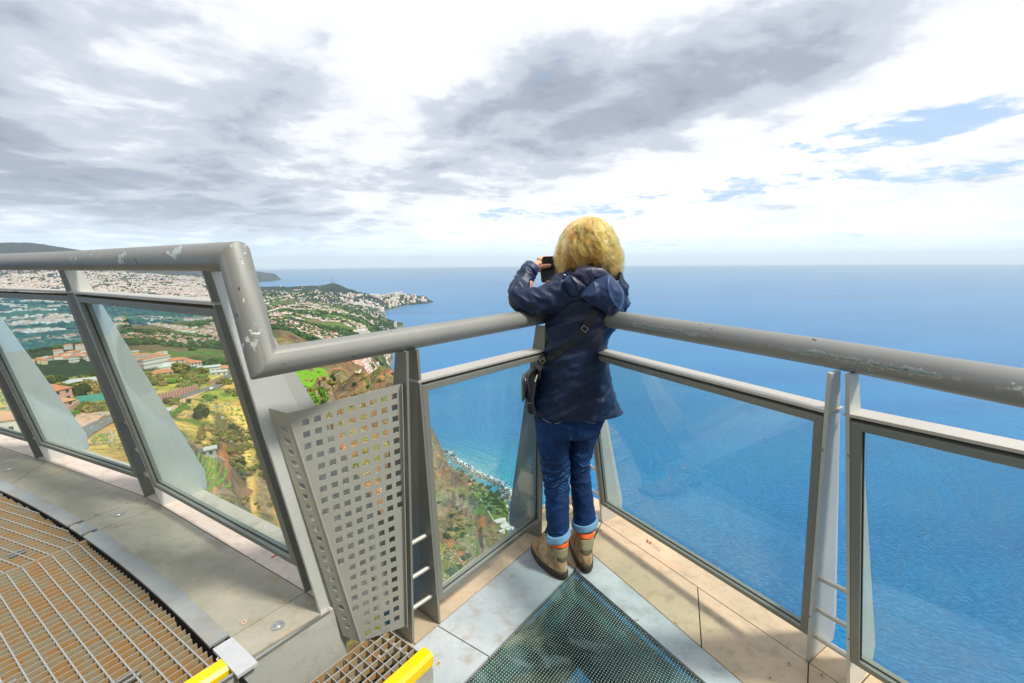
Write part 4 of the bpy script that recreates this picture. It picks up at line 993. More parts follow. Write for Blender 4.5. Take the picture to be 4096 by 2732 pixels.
# pink house, white house with palm, villa, sheds
p = G(q4b, 545, 330); detailed_house((p.x-5, p.y+3, p.z+0.2), 13, 9, 5.6, az_rot(p)+0.5, 2, 0, 'pink two storey house with an orange roof behind a pink garden wall', 2, 4)
p = G(q4b, 640, 330); detailed_house((p.x, p.y, p.z-0.4), 7, 5, 2.6, az_rot(p)+0.5, 2, 2, 'low pink porch building with a pitched roof beside the pink house', 1, 2, rh=1.4)
p = G(q4b, 60, 600); detailed_house((p.x-3, p.y, p.z), 13, 8, 4.6, az_rot(p)-0.35, 0, 2, 'white house with a faded orange roof behind the palm tree', 1, 4, rh=2)
p = G(q4b, 850, 110); detailed_house((p.x, p.y, p.z), 22, 10, 2.6, az_rot(p)-0.25, 3, 3, 'long low building with a flat pale roof among olive green shrubs', 1, 6, flat=True, cat='building', name='low_building')
p = G(zb, 1700, 820); detailed_house((p.x, p.y, p.z-0.5), 17, 9, 4.6, az_rot(p)-0.15, 0, 3, 'white villa with a flat roof above the bend of the road', 1, 5, flat=True)
p = G(zb, 1840, 865); detailed_house((p.x, p.y, p.z-0.5), 10, 5, 2.8, az_rot(p)-0.1, 0, 3, 'small white annexe with a flat roof touching the road bend', 1, 3, flat=True)
p = G(zb, 1880, 800); detailed_house((p.x, p.y, p.z-1), 14, 10, 3.0, az_rot(p), 1, 0, 'low house with a broad orange roof just right of the white villa', 1, 3)
p = G(zb, 1030, 850); detailed_house((p.x, p.y, p.z-1.5), 14, 8, 2.6, az_rot(p)+0.1, 1, 0, 'low house with a long orange roof at the top of the yellow slope', 1, 4)
p = G(zb, 640, 800); detailed_house((p.x, p.y, p.z-1.5), 12, 10, 3.6, az_rot(p), 0, 0, 'orange roofed house below the white apartment blocks', 1, 3)
p = G(zb, 1150, 800); detailed_house((p.x, p.y, p.z-1), 17, 11, 5.0, az_rot(p)+0.3, 0, 3, 'white hall with a big grey pitched roof in the settlement', 1, 4, flat=False, rh=2.6, cat='building', name='village_hall')
p = G(zb, 1260, 760); detailed_house((p.x, p.y, p.z-1), 14, 12, 9, az_rot(p), 1, 0, 'tall cream house with an orange roof right of the grey hall', 3, 3)
for k, (x, y, w_, h_) in enumerate(((690, 735, 24, 12), (740, 775, 28, 9.5), (955, 765, 26, 12), (1000, 725, 14, 9))):
    p = G(zb, x, y); detailed_house((p.x, p.y, p.z-1), w_, 7, h_, az_rot(p)+(0.1, 0.05, 0.55, 0.6)[k], 0, 0,
        ('upper white apartment row with an orange roof on the valley floor', 'lower white apartment row with an orange roof in front of the upper row', 'slanting white apartment row stepping up to the grey hall', 'short white apartment row behind the slanting row')[k], 3, 12, cat='apartment block', name='apartment_block', rh=1.2)
for k in range(7):
    p = G(zb, 1030+k*36, 690+k*3); detailed_house((p.x, p.y, p.z-1), 6.5, 7, 5.5, az_rot(p)+0.1, 0, 0, 'narrow white terraced house in the row with red gables', 2, 2, name='terraced_house', group='terraced houses in a row behind the hall')
for (x, y) in ((1350, 740), (1400, 730), (1460, 745), (1525, 750), (1330, 700)):
    p = G(zb, x, y); detailed_house((p.x, p.y, p.z-1), 9, 7.5, 5.5, az_rot(p)+random.uniform(-.4, .4), 0, 0, 'white house with a red roof at the foot of the terraced hill', 2, 3, group='houses at the foot of the terraced hill')
for (x, y) in ((410, 560), (480, 520), (560, 520), (610, 560), (640, 600), (520, 610)):
    p = G(lambda a, b: (a/1.742, 1100+b/1.742), x, y); detailed_house((p.x, p.y, p.z-1), random.uniform(10, 15), 6.5, random.uniform(9.5, 12.5), az_rot(p)+random.uniform(-.2, .2), 0, 0, 'white apartment block with orange roofs in the valley cluster', 3, 6, cat='apartment block', name='apartment_block', rh=1.2, group='white apartment blocks in the valley cluster')
p = G(zb, 1035, 1440); detailed_house((p.x, p.y, p.z-0.2), 6.5, 4, 2.2, az_rot(p)-0.2, 3, 3, 'little shed with a pale sheet roof on the ochre slope', 1, 1, flat=True, cat='shed', name='shed')
p = G(q6b, 640, 320); detailed_house((p.x, p.y, p.z), 3.2, 2.4, 2.6, az_rot(p), 3, 3, 'small ruined stone hut at the top of the green plot', 1, 1, flat=True, cat='hut', name='stone_hut')

# walls and fence
def drape_wall(name, label, a, b, h_, th, mat, ribs=0, cat='wall', n=12, ribm=None):
    t = thing(name, label, cat, (0, 0, 0)); m = MB(); a, b = Vector(a), Vector(b); d = (b-a); d.z = 0; L = d.length; d.normalize()
    for k in range(n):
        p, q = a.lerp(b, k/n), a.lerp(b, (k+1)/n); m.bar((p.x, p.y, p.z+h_/2-1), (q.x, q.y, q.z+h_/2-1), th, h_+2)
    m.build('wall_face', mat, t)
    sd = Vector((d.y, -d.x, 0)); sd = sd if sd @ Vector((-a.x, -a.y, 0)) > 0 else -sd
    for k in range(ribs+1 if ribs else 0):
        p = a.lerp(b, k/ribs)+sd*(th/2+0.12); r_ = MB(); r_.box((p.x, p.y, p.z+h_/2-0.6), 0.45, 0.3, h_+1.3, math.atan2(d.y, d.x)); r_.build('pillar', ribm or mat, t)
    return t
PINKW = simple('pink_plaster', (0.42, 0.19, 0.16), 0.9, var=0.35, scale=0.6); PINKP = simple('pale_pink_plaster', (0.62, 0.36, 0.27), 0.9, var=0.15, scale=0.6)
drape_wall('garden_wall', 'long stained pink wall with ribs beside the road', G(zb, 1020, 1225), G(zb, 1525, 1075), 2.9, 0.5, PINKW, 13, ribm=PINKP)
drape_wall('garden_wall', 'low ochre stretch of wall between the ribbed pink wall and the bend', G(zb, 1690, 1010), G(zb, 1900, 920), 2.2, 0.5, simple('ochre_stone', (0.42, 0.25, 0.14), 0.9, scale=1.0), 3)
drape_wall('garden_wall', 'plain pale pink boundary wall stepping down in front of the pink house', G(q4b, 655, 455), G(q4b, 832, 330), 2.9, 0.4, PINKP, 0)
drape_wall('mesh_fence', 'turquoise mesh fence between the olive shrubs and the road', G(q4b, 815, 310), G(q4b, 1100, 265), 3.4, 0.12, simple('turquoise_mesh', (0.10, 0.42, 0.36), 0.8, var=0.3, scale=0.4), 9, cat='fence')
drape_wall('stone_wall', 'dry stone wall along the upper edge of the green plot', G(q6b, 500, 270), G(q6b, 760, 400), 1.4, 0.6, simple('dry_stone', (0.34, 0.29, 0.22), 0.95, var=0.4, scale=1.0), 0)
drape_wall('stone_wall', 'low rubble wall curving below the round dark tree', G(zb, 1385, 1480), G(zb, 1530, 1425), 1.0, 0.6, simple('rubble', (0.44, 0.33, 0.22), 0.95, var=0.4, scale=1.0), 0)

# road
def ribbon(name, pts, wd, mat, lift, kind='structure', sub=14):
    P = []
    for i in range(len(pts)-1):
        for k in range(sub):
            s = k/sub; a = pts[max(0, i-1)]; b = pts[i]; c = pts[i+1]; d = pts[min(len(pts)-1, i+2)]
            P.append(0.5*((2*b)+(c-a)*s+(2*a-5*b+4*c-d)*s*s+(3*b-a-3*c+d)*s**3))
    P.append(pts[-1]); v = []; f = []
    for i, q in enumerate(P):
        d = (P[min(i+1, len(P)-1)]-P[max(i-1, 0)]); d.z = 0; d.normalize(); n = Vector((d.y, -d.x, 0))
        for s in (-1, -0.33, 0.33, 1):
            e = q+n*wd/2*s; v.append((e.x, e.y, max(ground1(e.x, e.y), q.z-0.6)+lift))
    for i in range(len(P)-1):
        for k in range(3): f.append([i*4+k, i*4+k+1, (i+1)*4+k+1, (i+1)*4+k])
    o = raw_obj(name, v, f, [mat]); o['kind'] = kind; o.data.shade_smooth(); return P
ASPH = simple('road_asphalt', (0.15, 0.145, 0.135), 0.9, var=0.15, scale=0.5); LINE = simple('road_paint', (0.6, 0.6, 0.58), 0.8)
rp = [G(q4b, *q) for q in ((640, 800), (830, 650), (1000, 545), (1170, 462))] + [G(zb, *q) for q in ((700, 1345), (1040, 1255), (1260, 1195), (1500, 1125), (1740, 1048), (1900, 942), (1975, 885), (1950, 858), (1880, 862))]
RP = ribbon('road', rp, 6.0, ASPH, 0.35)
acc = 0.0; seg = MB(); nd_ = 0
for i in range(1, min(len(RP), 60)):
    acc += (RP[i]-RP[i-1]).length
    if acc > 7:
        acc = 0; d = (RP[i]-RP[i-1]).normalized(); p = RP[i]; seg.bar((p.x, p.y, p.z+0.45), (p.x+d.x*3, p.y+d.y*3, p.z+d.z*3+0.45), 0.18, 0.04); nd_ += 1
o = seg.build('road_dashes', LINE); o['kind'] = 'structure'
DIRT = simple('dirt_track', (0.58, 0.34, 0.19), 0.95, var=0.2, scale=0.3)
ribbon('dirt_track', [G(zb, *q) for q in ((1040, 1440), (1150, 1400), (1250, 1310), (1330, 1230), (1500, 1160), (1640, 1090))], 3.2, DIRT, 0.3)
p = G(q4b, 960, 440)
# car
def build_car(loc, rz):
    t = thing('parked_car', 'small silver white hatchback pulled over on the bend side of the road', 'car', loc, rz=rz)
    bodym = simple('car_paint_silver', (0.62, 0.64, 0.66), 0.25, 0.3, var=0.03); rub = simple('tyre_rubber', (0.02, 0.02, 0.02), 0.8)
    prof = [(-2.05, 0.35), (-2.1, 0.75), (-1.95, 0.95), (-1.6, 1.02), (-1.15, 1.40), (-0.2, 1.46), (0.55, 1.38), (1.15, 0.98), (1.85, 0.84), (2.1, 0.62), (2.08, 0.32)]
    m = MB(); m.prism([(x, -0.82, z) for x, z in prof], (0, 1.64, 0)); o = m.build('body', bodym); o.parent = t; o.location = (0, 0, 0)
    b = o.modifiers.new('bevel', 'BEVEL'); b.width = 0.08; b.segments = 2
    for s in (-1, 1):
        for x0, x1, x2, x3 in ((-1.5, -1.1, -0.3, -0.3), (-0.2, -0.2, 0.5, 0.95)):
            m = MB(); m.prism([(x0, s*0.83, 1.0), (x1, s*0.83, 1.34), (x2, s*0.83, 1.38), (x3, s*0.83, 1.0)], (0, s*0.01, 0)); w2 = m.build('side_window', WINM); w2.parent = t
    m = MB(); m.prism([(1.20, -0.7, 1.0), (0.62, -0.66, 1.39), (0.62, 0.66, 1.39), (1.20, 0.7, 1.0)], (0.02, 0, 0.03)); w2 = m.build('windscreen', WINM); w2.parent = t
    for x in (-1.3, 1.3):
        for s in (-1, 1):
            m = MB(); m.tube([(x, s*0.66, 0.32), (x, s*0.86, 0.32)], 0.32, 18); w2 = m.build('wheel', rub, smooth=True); w2.parent = t
            m = MB(); m.tube([(x, s*0.85, 0.32), (x, s*0.875, 0.32)], 0.19, 14); w3 = m.build('rim', SCREW, smooth=True); w3.parent = w2
    return t
p = G(zb, 1735, 1085); q = G(zb, 1790, 1060); build_car((p.x, p.y, p.z+0.35), math.atan2(q.y-p.y, q.x-p.x)+0.15)

# vegetation -----------------------------------------------------------
def mat_leaf(name, a, b, seed=0):
    m, t, o = new_mat(name); v = geo(t); n = t.noise(v, 1.3, 5, 0.7); oi = t.node('ShaderNodeObjectInfo').outputs['Random']
    c = t.mix(t.ss(n, 0.35, 0.65), a, b); c = t.mix(t.m('MULTIPLY', oi, 0.5), c, tuple(x*0.6 for x in a))
    principled(t, o, c, 0.8, 0, 0.2); return m
LEAFM = [mat_leaf('foliage_dark', (0.025, 0.060, 0.012), (0.06, 0.12, 0.02)), mat_leaf('foliage_olive', (0.17, 0.18, 0.03), (0.32, 0.29, 0.07)), mat_leaf('foliage_bright', (0.10, 0.24, 0.025), (0.22, 0.38, 0.05)), mat_leaf('foliage_dry', (0.32, 0.24, 0.08), (0.44, 0.32, 0.12))]
BARK = simple('bark', (0.12, 0.08, 0.05), 0.95)
def crown_mesh(name, n, mat, rx=1.0, rz=1.0, seed=1, leaf=0.13):
    rnd = random.Random(seed); v = []; f = []
    lobes = [(Vector((rnd.uniform(-.5, .5), rnd.uniform(-.5, .5), rnd.uniform(0.25, 1.0))), rnd.uniform(0.3, 0.55)) for _ in range(9)]
    for i in range(n):
        c, r = rnd.choice(lobes); d = Vector((rnd.gauss(0, 1), rnd.gauss(0, 1), rnd.gauss(0, 1))).normalized()
        p = c+d*r*rnd.uniform(0.75, 1.05); p = Vector((p.x*rx, p.y*rx, max(0.02, p.z)*rz))
        a = Vector((rnd.gauss(0, 1), rnd.gauss(0, 1), rnd.gauss(0, 1))).normalized(); b = a.cross(d).normalized() if a.cross(d).length > .1 else Vector((1, 0, 0)); a = (d*0.3+a).normalized(); s = leaf*rnd.uniform(0.6, 1.4); k = len(v)
        v += [p-a*s-b*s*.6, p+a*s-b*s*.6, p+a*s*0.9+b*s*.7, p-a*s*.8+b*s*.7]; f.append([k, k+1, k+2, k+3])
    me = bpy.data.meshes.new(name); me.from_pydata([tuple(q) for q in v], [], f); me.materials.append(mat); return me
CROWNS = {(k, s): crown_mesh('crown', 520, LEAFM[k], 1.0, 1.0, 10*k+s) for k in range(4) for s in range(3)}
tme = bpy.data.meshes.new('trunk'); _m = MB(); _m.tube([(0, 0, -0.3), (0.02, 0.01, 0.3), (-0.02, 0.03, 0.75)], [0.07, 0.055, 0.03], 7); tme.from_pydata([tuple(q) for q in _m.v], [], _m.f); tme.materials.append(BARK)
KN = ['dark green', 'olive green', 'bright green', 'dry straw coloured']
def plant(p, w_, h_, k, where, name='shrub', cat='shrub', group=None, sink=0.05):
    t = thing(name, KN[k]+' '+where, cat, (p.x, p.y, p.z-h_*sink), group, random.uniform(0, 6.28))
    c = link(bpy.data.objects.new('crown', CROWNS[(k, random.randrange(3))]), t); c.scale = (w_/2*1.15, w_/2*1.15, h_*0.78)
    b = link(bpy.data.objects.new('trunk', tme), t); b.scale = (w_/2, w_/2, h_*0.8); return t
plant(G(zb, 1590, 1480), 5.2, 6.6, 0, 'rounded tree standing alone on the ochre slope', 'tree', 'tree')
plant(G(zb, 1225, 1290), 4.6, 3.8, 1, 'bush beside the road below the ribbed pink wall')
plant(G(zb, 1115, 1270), 3.6, 2.6, 0, 'low bush left of the olive bush below the pink wall')
plant(G(zb, 1425, 1270), 2.4, 2.4, 0, 'small bush between the dirt track and the slope')
plant(G(zb, 1260, 840), 15, 9, 1, 'broad tree at the top of the yellow slope', 'tree', 'tree')
plant(G(zb, 1590, 850), 10, 6, 1, 'rounded tree beside the white villa', 'tree', 'tree')
for x, y in ((1870, 1010), (1930, 975), (1990, 1005), (1980, 1130), (2050, 1110), (2080, 1170)): plant(G(zb, x, y), random.uniform(3.5, 5), random.uniform(2, 3.2), 1, 'shrub in the clump below the road bend', group='shrubs below the road bend')
for x, y in ((1680, 1185), (1720, 1200), (1770, 1200), (1690, 1225), (1640, 1240), (1320, 1340), (1290, 1370), (1240, 1400), (1210, 1420), (1340, 1310), (1380, 1350), (1180, 1460)): plant(G(zb, x, y), random.uniform(2.5, 4.5), random.uniform(1, 1.8), 2, 'low shrub in the strip along the dirt track', group='low shrubs along the dirt track')
for i in range(26):
    x, y = random.uniform(380, 1080), random.uniform(75, 240); k = random.choice((1, 1, 0, 3)); plant(G(q4b, x, y), random.uniform(5, 9), random.uniform(3.5, 6), k, 'shrub in the thicket above the turquoise fence', group='shrubs in the thicket above the turquoise fence')
for i in range(12):
    x, y = random.uniform(840, 1120), random.uniform(330, 400); k = random.choice((1, 3, 2)); plant(G(q4b, x, y), random.uniform(2.5, 4), random.uniform(1.6, 2.6), k, 'shrub between the turquoise fence and the road', group='shrubs between the turquoise fence and the road')
for x, y in ((700, 480), (740, 450), (790, 420), (840, 380), (890, 360)): plant(G(q4b, x, y), 3.4, 1.8, 2, 'shrub at the foot of the pale pink wall', group='shrubs at the foot of the pale pink wall')
for i in range(46):
    x, y = random.uniform(820, 1650), random.uniform(880, 1060) ; k = random.choice((1, 1, 2, 3)); plant(G(zb, x, y), random.uniform(3, 8), random.uniform(1.5, 3), k, 'shrub scattered over the yellow slope above the ribbed wall', group='shrubs on the yellow slope above the ribbed wall')
for i in range(60):
    x, y = random.uniform(760, 1250), random.uniform(40, 620)
    if x < 780+(y-200)*0.6-60: continue
    k = random.choice((1, 1, 3, 0)); plant(G(q6b, x, y), random.uniform(2, 4.5), random.uniform(1.2, 2.6), k, 'shrub on the gully side right of the green plot', group='shrubs on the gully side right of the green plot')
for i in range(26):
    x, y = random.uniform(500, 1100), random.uniform(20, 260); k = random.choice((1, 3, 3)); plant(G(q6b, x, y), random.uniform(2, 4), random.uniform(1.2, 2.4), k, 'shrub on the slope above the green plot', group='shrubs on the slope above the green plot')
for i in range(30):
    x, y = random.uniform(640, 1560), random.uniform(760, 1250); k = random.choice((1, 3, 1)); plant(G(q6b, x, y, rmin=40), random.uniform(1.5, 3), random.uniform(0.8, 1.6), k, 'shrub on the slope below the brown plot', group='shrubs on the slope below the brown plot')
for x, y in ((985, 690), (960, 640), (820, 740), (860, 770), (1110, 380), (1140, 420)): plant(G(q4, x, y), 6, 7, random.choice((0, 2)), 'tree clinging to the brown cliff above the screen', 'tree', 'tree', 'trees clinging to the brown cliff')
for i in range(30):
    x, y = random.uniform(700, 1950), random.uniform(280, 800); k = random.choice((0, 1, 1, 3)); plant(G(q4, x, y), random.uniform(4, 8), random.uniform(2, 4), k, 'scrubby bush growing on the sea cliff', group='bushes growing on the sea cliff')
for i in range(110):
    x, y = random.uniform(120, 800), random.uniform(480, 1500)
    p = G(q4c, x, y)
    if p.z < -560: continue
    plant(p, random.uniform(3, 7), random.uniform(1.5, 3), random.choice((0, 1, 1, 3)), 'scrub on the cliff face seen through the glass', group='scrub on the cliff face below the corner')
# fajã
for x0, y0, x1, y1, n in ((590, 610, 700, 620, 10), (600, 640, 770, 800, 34), (690, 760, 780, 890, 20), (500, 590, 560, 760, 16), (560, 700, 640, 830, 16), (210, 370, 420, 490, 22), (430, 620, 500, 800, 16), (400, 500, 450, 620, 8), (470, 540, 500, 600, 5)):
    for i in range(n):
        s, e = random.random(), random.random(); x, y = x0+(x1-x0)*s, y0+(y1-y0)*e; p = G(q4c, x, y)
        if p.z < -560: plant(p, random.uniform(9, 15), random.uniform(4, 7), random.choice((0, 0, 2)), 'tree in the orchard strip by the shore', 'tree', 'tree', 'trees of the orchard strip by the shore')
for x, y, w_, d_, wm, rm, lab in ((432, 588, 16, 11, 1, 0, 'orange roofed farmhouse on the shore strip, the largest'), (482, 572, 12, 8, 0, 0, 'small orange roofed house right of the shore farmhouse'), (383, 572, 12, 8, 0, 0, 'orange roofed hut at the cliff foot left of the farmhouse'), (216, 357, 14, 8, 0, 0, 'orange roofed hut nearest the boulders on the shore'), (450, 548, 9, 7, 3, 3, 'grey hut behind the shore farmhouse')):
    p = G(q4c, x, y); detailed_house((p.x, p.y, -574 if p.z > -560 else p.z), w_, d_, 3, random.uniform(0, 3), wm, rm, lab, 1, 2, flat=(rm == 3))
for x, y, w_, d_, lab in ((722, 938, 22, 12, 'flat roofed white building beside the shore path'), (770, 990, 20, 14, 'pale concrete platform building next to the shore path'), (742, 1035, 12, 6, 'little flat white shed at the end of the shore path')):
    p = G(q4c, x, y); detailed_house((p.x, p.y, p.z), w_, d_, 3, 0.5, 0, 3, lab, 1, 3, flat=True, name='shore_building', cat='building')
SANDM = simple('pale_sand_path', (0.55, 0.45, 0.30), 0.95)
ribbon('shore_path', [G(q4c, *q) for q in ((450, 500), (520, 515), (570, 550), (640, 600), (720, 650), (742, 690), (775, 745), (792, 790), (785, 850), (768, 900), (780, 960), (795, 1020))], 5, SANDM, 0.7, sub=6)
ribbon('orchard_path', [G(q4c, *q) for q in ((430, 632), (490, 660), (540, 730), (590, 800), (630, 870), (675, 945))], 3.5, simple('grey_track', (0.33, 0.29, 0.24), 0.95), 0.7, sub=6)
ribbon('orchard_path', [G(q4c, *q) for q in ((540, 590), (580, 660), (640, 740), (700, 820), (730, 870))], 4, simple('brown_track', (0.30, 0.20, 0.12), 0.95), 0.7, sub=6)

# blobs joined into one mesh: cheap clumps with numpy
ICO_V = None
def ico():
    bm = bmesh.new(); bmesh.ops.create_icosphere(bm, subdivisions=1, radius=1.0); v = np.array([q.co[:] for q in bm.verts]); f = np.array([[x.index for x in q.verts] for q in bm.faces]); bm.free(); return v, f
ICO = ico()
def np_mesh(name, V, F, mats, idx=None, parent=None, kind='stuff', tri=True):
    me = bpy.data.meshes.new(name); me.vertices.add(len(V)); me.vertices.foreach_set('co', V.ravel().astype(np.float32)); k = F.shape[1]
    me.loops.add(F.size); me.loops.foreach_set('vertex_index', F.ravel().astype(np.int32)); me.polygons.add(len(F))
    me.polygons.foreach_set('loop_start', (np.arange(len(F))*k).astype(np.int32)); me.polygons.foreach_set('loop_total', np.full(len(F), k, np.int32))
    for m in mats: me.materials.append(m)
    if idx is not None: me.polygons.foreach_set('material_index', idx.astype(np.int32))
    me.update(); o = link(bpy.data.objects.new(name, me), parent)
    if kind: o['kind'] = kind
    return o
rng = np.random.default_rng(5)
def blobs(name, P, S, mats, idx, sz=1.0, jitter=0.35):
    V, F = ICO; n = len(P); j = 1+jitter*(rng.random((n, len(V), 1))-0.5)*2
    W = V[None]*j*np.stack([S, S, S*sz], 1)[:, None, :] + P[:, None, :]
    FF = (F[None]+(np.arange(n)*len(V))[:, None, None]).reshape(-1, 3); return np_mesh(name, W.reshape(-1, 3), FF, mats, np.repeat(idx, len(F)))
def scatter(n, a0, a1, r0_, r1_, inv=True):
    az = rng.uniform(a0, a1, n); r = 1/rng.uniform(1/r1_, 1/r0_, n) if inv else rng.uniform(r0_, r1_, n); z = ground_np(az, r); x, y = r*np.sin(np.radians(az)), r*np.cos(np.radians(az)); return az, r, x, y, z
# distant wood and orchards
az, r, x, y, z = scatter(60000, -50, -9.5, 560, 13000)
den = fbm(x/260, y/260, 4, 71)+0.25*fbm(x/60, y/60, 3, 72); keep = (z > SEA+10)*(den > 0.66)*(np.maximum(0, (az > -29)*(r > 1500)*0+1) > 0)
keep &= ~((az > -29) & (r < 1500))
az, r, x, y, z = (q[keep] for q in (az, r, x, y, z)); print('far trees', len(x))
S = rng.uniform(0.5, 1.3, len(x))*(4.0+r*0.0016); far_leaf = [mat_leaf('far_foliage_dark', (0.010, 0.035, 0.012), (0.022, 0.060, 0.016)), mat_leaf('far_foliage_green', (0.035, 0.085, 0.018), (0.06, 0.13, 0.03))]
o = blobs('distant_trees', np.stack([x, y, z+S*0.4], 1), S, far_leaf, (rng.random(len(x)) < 0.45).astype(int), 0.8); tag(o, kind='stuff')

# the town
def town_density(az, r, x, y, z):
    n = fbm(x/230, y/230, 4, 51); n2 = fbm(x/700, y/700, 4, 52); d = 0.50-0.0*n
    city = np.clip((r-3500)/2500, 0, 1)*(az < -30); coast = np.exp(-((az+15.5)/5.5)**2)*np.clip((r-4300)/900, 0, 1)
    thr = 0.595-0.14*city-0.15*coast-0.05*np.clip((r-1500)/1500, 0, 1)+0.07*((r > 800)&(r < 1250)&(az > -38))
    return (n*0.7+n2*0.3) > thr
az, r, x, y, z = scatter(60000, -50, -9.8, 560, 11500); _b = scatter(46000, -50, -29, 3600, 11500); az, r, x, y, z = (np.concatenate([p_, q_]) for p_, q_ in zip((az, r, x, y, z), _b))
keep = town_density(az, r, x, y, z)*(z > SEA+16); keep &= ~((az > -30) & (r < 1350)); keep &= ~((az < -36) & (r < 1150) & (rng.random(len(r)) < 0.88)); keep &= ~((az > -41) & (r < 780)); keep &= ~((az > -20)&(az < -17)&(r > 6350)); keep &= ~((az > -24)&(az < -19.5)&(r > 6250)&(rng.random(len(r)) < 0.75))
keep &= (rng.random(len(r)) < np.clip(0.35+r/9000, 0, 1))
az, r, x, y, z = (q[keep] for q in (az, r, x, y, z)); print('houses', len(x))
rot = -np.radians(az)+rng.normal(0, 0.45, len(x)); W = rng.uniform(8, 14.5, len(x))*(1+r/22000); Dp = W*rng.uniform(0.55, 0.9, len(x)); Hh = rng.uniform(3.2, 7, len(x))*(1+r/12000)
wm = rng.choice(4, len(x), p=[0.56, 0.27, 0.08, 0.09]); rm = rng.choice(4, len(x), p=[0.46, 0.15, 0.24, 0.15]); _f = (r > 3800) & (rng.random(len(x)) < 0.55); rm[_f] = 3; wm[_f & (rng.random(len(x)) < 0.35)] = 3
# spread the individuals over what shows: the nearest 285
order = np.argsort(r); near, rest = order[:285], order[285:]
cache = {}
for i in near:
    key = (int(wm[i]), int(rm[i]), int(i) % 3)
    if key not in cache:
        w_, d_, h_ = ((12, 8.5, 5.5), (15, 9, 4.2), (10, 8.5, 6.5))[key[2]]; bv, bf, rv, rf = house_geo(w_, d_, h_, 2.2, 0.6, key[1] == 3)
        v = bv+rv; f = bf+[[q+8 for q in g] for g in rf]; me = bpy.data.meshes.new('house'); me.from_pydata(v, [], f); me.materials.append(WALLM[key[0]]); me.materials.append(ROOFM[key[1]]); me.polygons.foreach_set('material_index', [0]*4+[1]*len(rf)); cache[key] = me
    o = link(bpy.data.objects.new('house', cache[key])); o.location = (x[i], y[i], z[i]-0.3); o.rotation_euler.z = rot[i]; s = W[i]/12.5; o.scale = (s, s, 1.0)
    side = 'on the terraced valley side' if r[i] < 1200 else 'among the green plots of the middle slope'
    tag(o, 'small %s house, %s, %s' % (WN[key[0]], RN[key[1]], side), 'house', 'small houses on the valley slopes')
def town_mesh(name, I, hmul=1.0, flat=False):
    n = len(I); c, s = np.cos(rot[I]), np.sin(rot[I]); X, Y = W[I]/2, Dp[I]/2; H_ = Hh[I]*hmul; rx = np.maximum(X-Y*0.9, 0.2*X); RH = np.where(rm[I] == 3, 0.25, 0.28*Y*1.1)
    lx = np.stack([-X, X, X, -X, -X, X, X, -X, -rx, rx], 1); ly = np.stack([-Y, -Y, Y, Y, -Y, -Y, Y, Y, 0*X, 0*X], 1)
    lz = np.stack([-8+0*X]*4+[H_]*4+[H_+RH]*2, 1); V = np.stack([x[I][:, None]+lx*c[:, None]-ly*s[:, None], y[I][:, None]+lx*s[:, None]+ly*c[:, None], z[I][:, None]+lz], -1)
    T = np.array([[0, 1, 5], [0, 5, 4], [1, 2, 6], [1, 6, 5], [2, 3, 7], [2, 7, 6], [3, 0, 4], [3, 4, 7], [4, 5, 9], [4, 9, 8], [5, 6, 9], [6, 7, 8], [6, 8, 9], [7, 4, 8]])
    F = (T[None]+(np.arange(n)*10)[:, None, None]).reshape(-1, 3); idx = np.concatenate([np.repeat(wm[I][:, None], 8, 1), 4+np.repeat(rm[I][:, None], 6, 1)], 1).reshape(-1)
    return np_mesh(name, V.reshape(-1, 3), F, FARW+FARR, idx)
FARW = [simple('shaded_wall_white', (0.50, 0.49, 0.46), 0.95, var=0.1, scale=0.2), simple('shaded_wall_cream', (0.44, 0.37, 0.27), 0.95), simple('shaded_wall_pink', (0.40, 0.27, 0.23), 0.95), simple('shaded_wall_grey', (0.30, 0.31, 0.33), 0.95)]; FARR = [simple('shaded_tiles_orange', (0.36, 0.16, 0.09), 0.95, var=0.3, scale=0.2), simple('shaded_tiles_red', (0.28, 0.11, 0.075), 0.95), simple('shaded_tiles_faded', (0.40, 0.24, 0.16), 0.95), simple('shaded_roof_flat', (0.30, 0.30, 0.30), 0.95)]  # darkened copies of wall and roof colours, shade and dirt painted in
o = town_mesh('distant_town', rest); tag(o, kind='stuff')
# hotel and apartment towers on the headland
az, r, x, y, z = scatter(900, -20.5, -10.4, 5300, 7000); keep = (z > SEA+20)*(fbm(x/200, y/200, 3, 61) > 0.40)*~((az > -21)&(az < -17.2)&(r > 6250)); az, r, x, y, z = (q[keep][:300] for q in (az, r, x, y, z)); print('towers', len(x))
tow = []
for k in range(3):
    for c_ in range(3):
        w_, d_, h_ = ((30, 16, 26), (44, 16, 20), (20, 18, 34))[k]; m = MB(); m.box((0, 0, h_/2-5), w_, d_, h_+10); m.box((w_*.1, 0, h_+2), w_*.3, d_*.4, 4)
        me = bpy.data.meshes.new('apartment_tower'); me.from_pydata([tuple(q) for q in m.v], [], m.f); tow.append(me)
def mat_tower(name, col):
    m, t, o = new_mat(name); v = coords(t); xx, yy, zz = t.sep(v); f = t.m('FRACT', t.m('DIVIDE', zz, 3.1)); g = t.m('FRACT', t.m('DIVIDE', t.m('ADD', xx, t.m('MULTIPLY', yy, 1.0)), 4.2))
    wn = t.m('MULTIPLY', t.m('GREATER_THAN', f, 0.45), t.m('GREATER_THAN', g, 0.35)); c = t.mix(t.m('MULTIPLY', wn, 0.6), col, (0.12, 0.14, 0.17, 1)); principled(t, o, c, 0.8); return m
TM = [mat_tower('tower_white', (0.75, 0.74, 0.70, 1)), mat_tower('tower_cream', (0.68, 0.60, 0.42, 1)), mat_tower('tower_rose', (0.66, 0.42, 0.36, 1))]
for k in range(3):
    for c_ in range(3): tow[k*3+c_].materials.append(TM[c_])
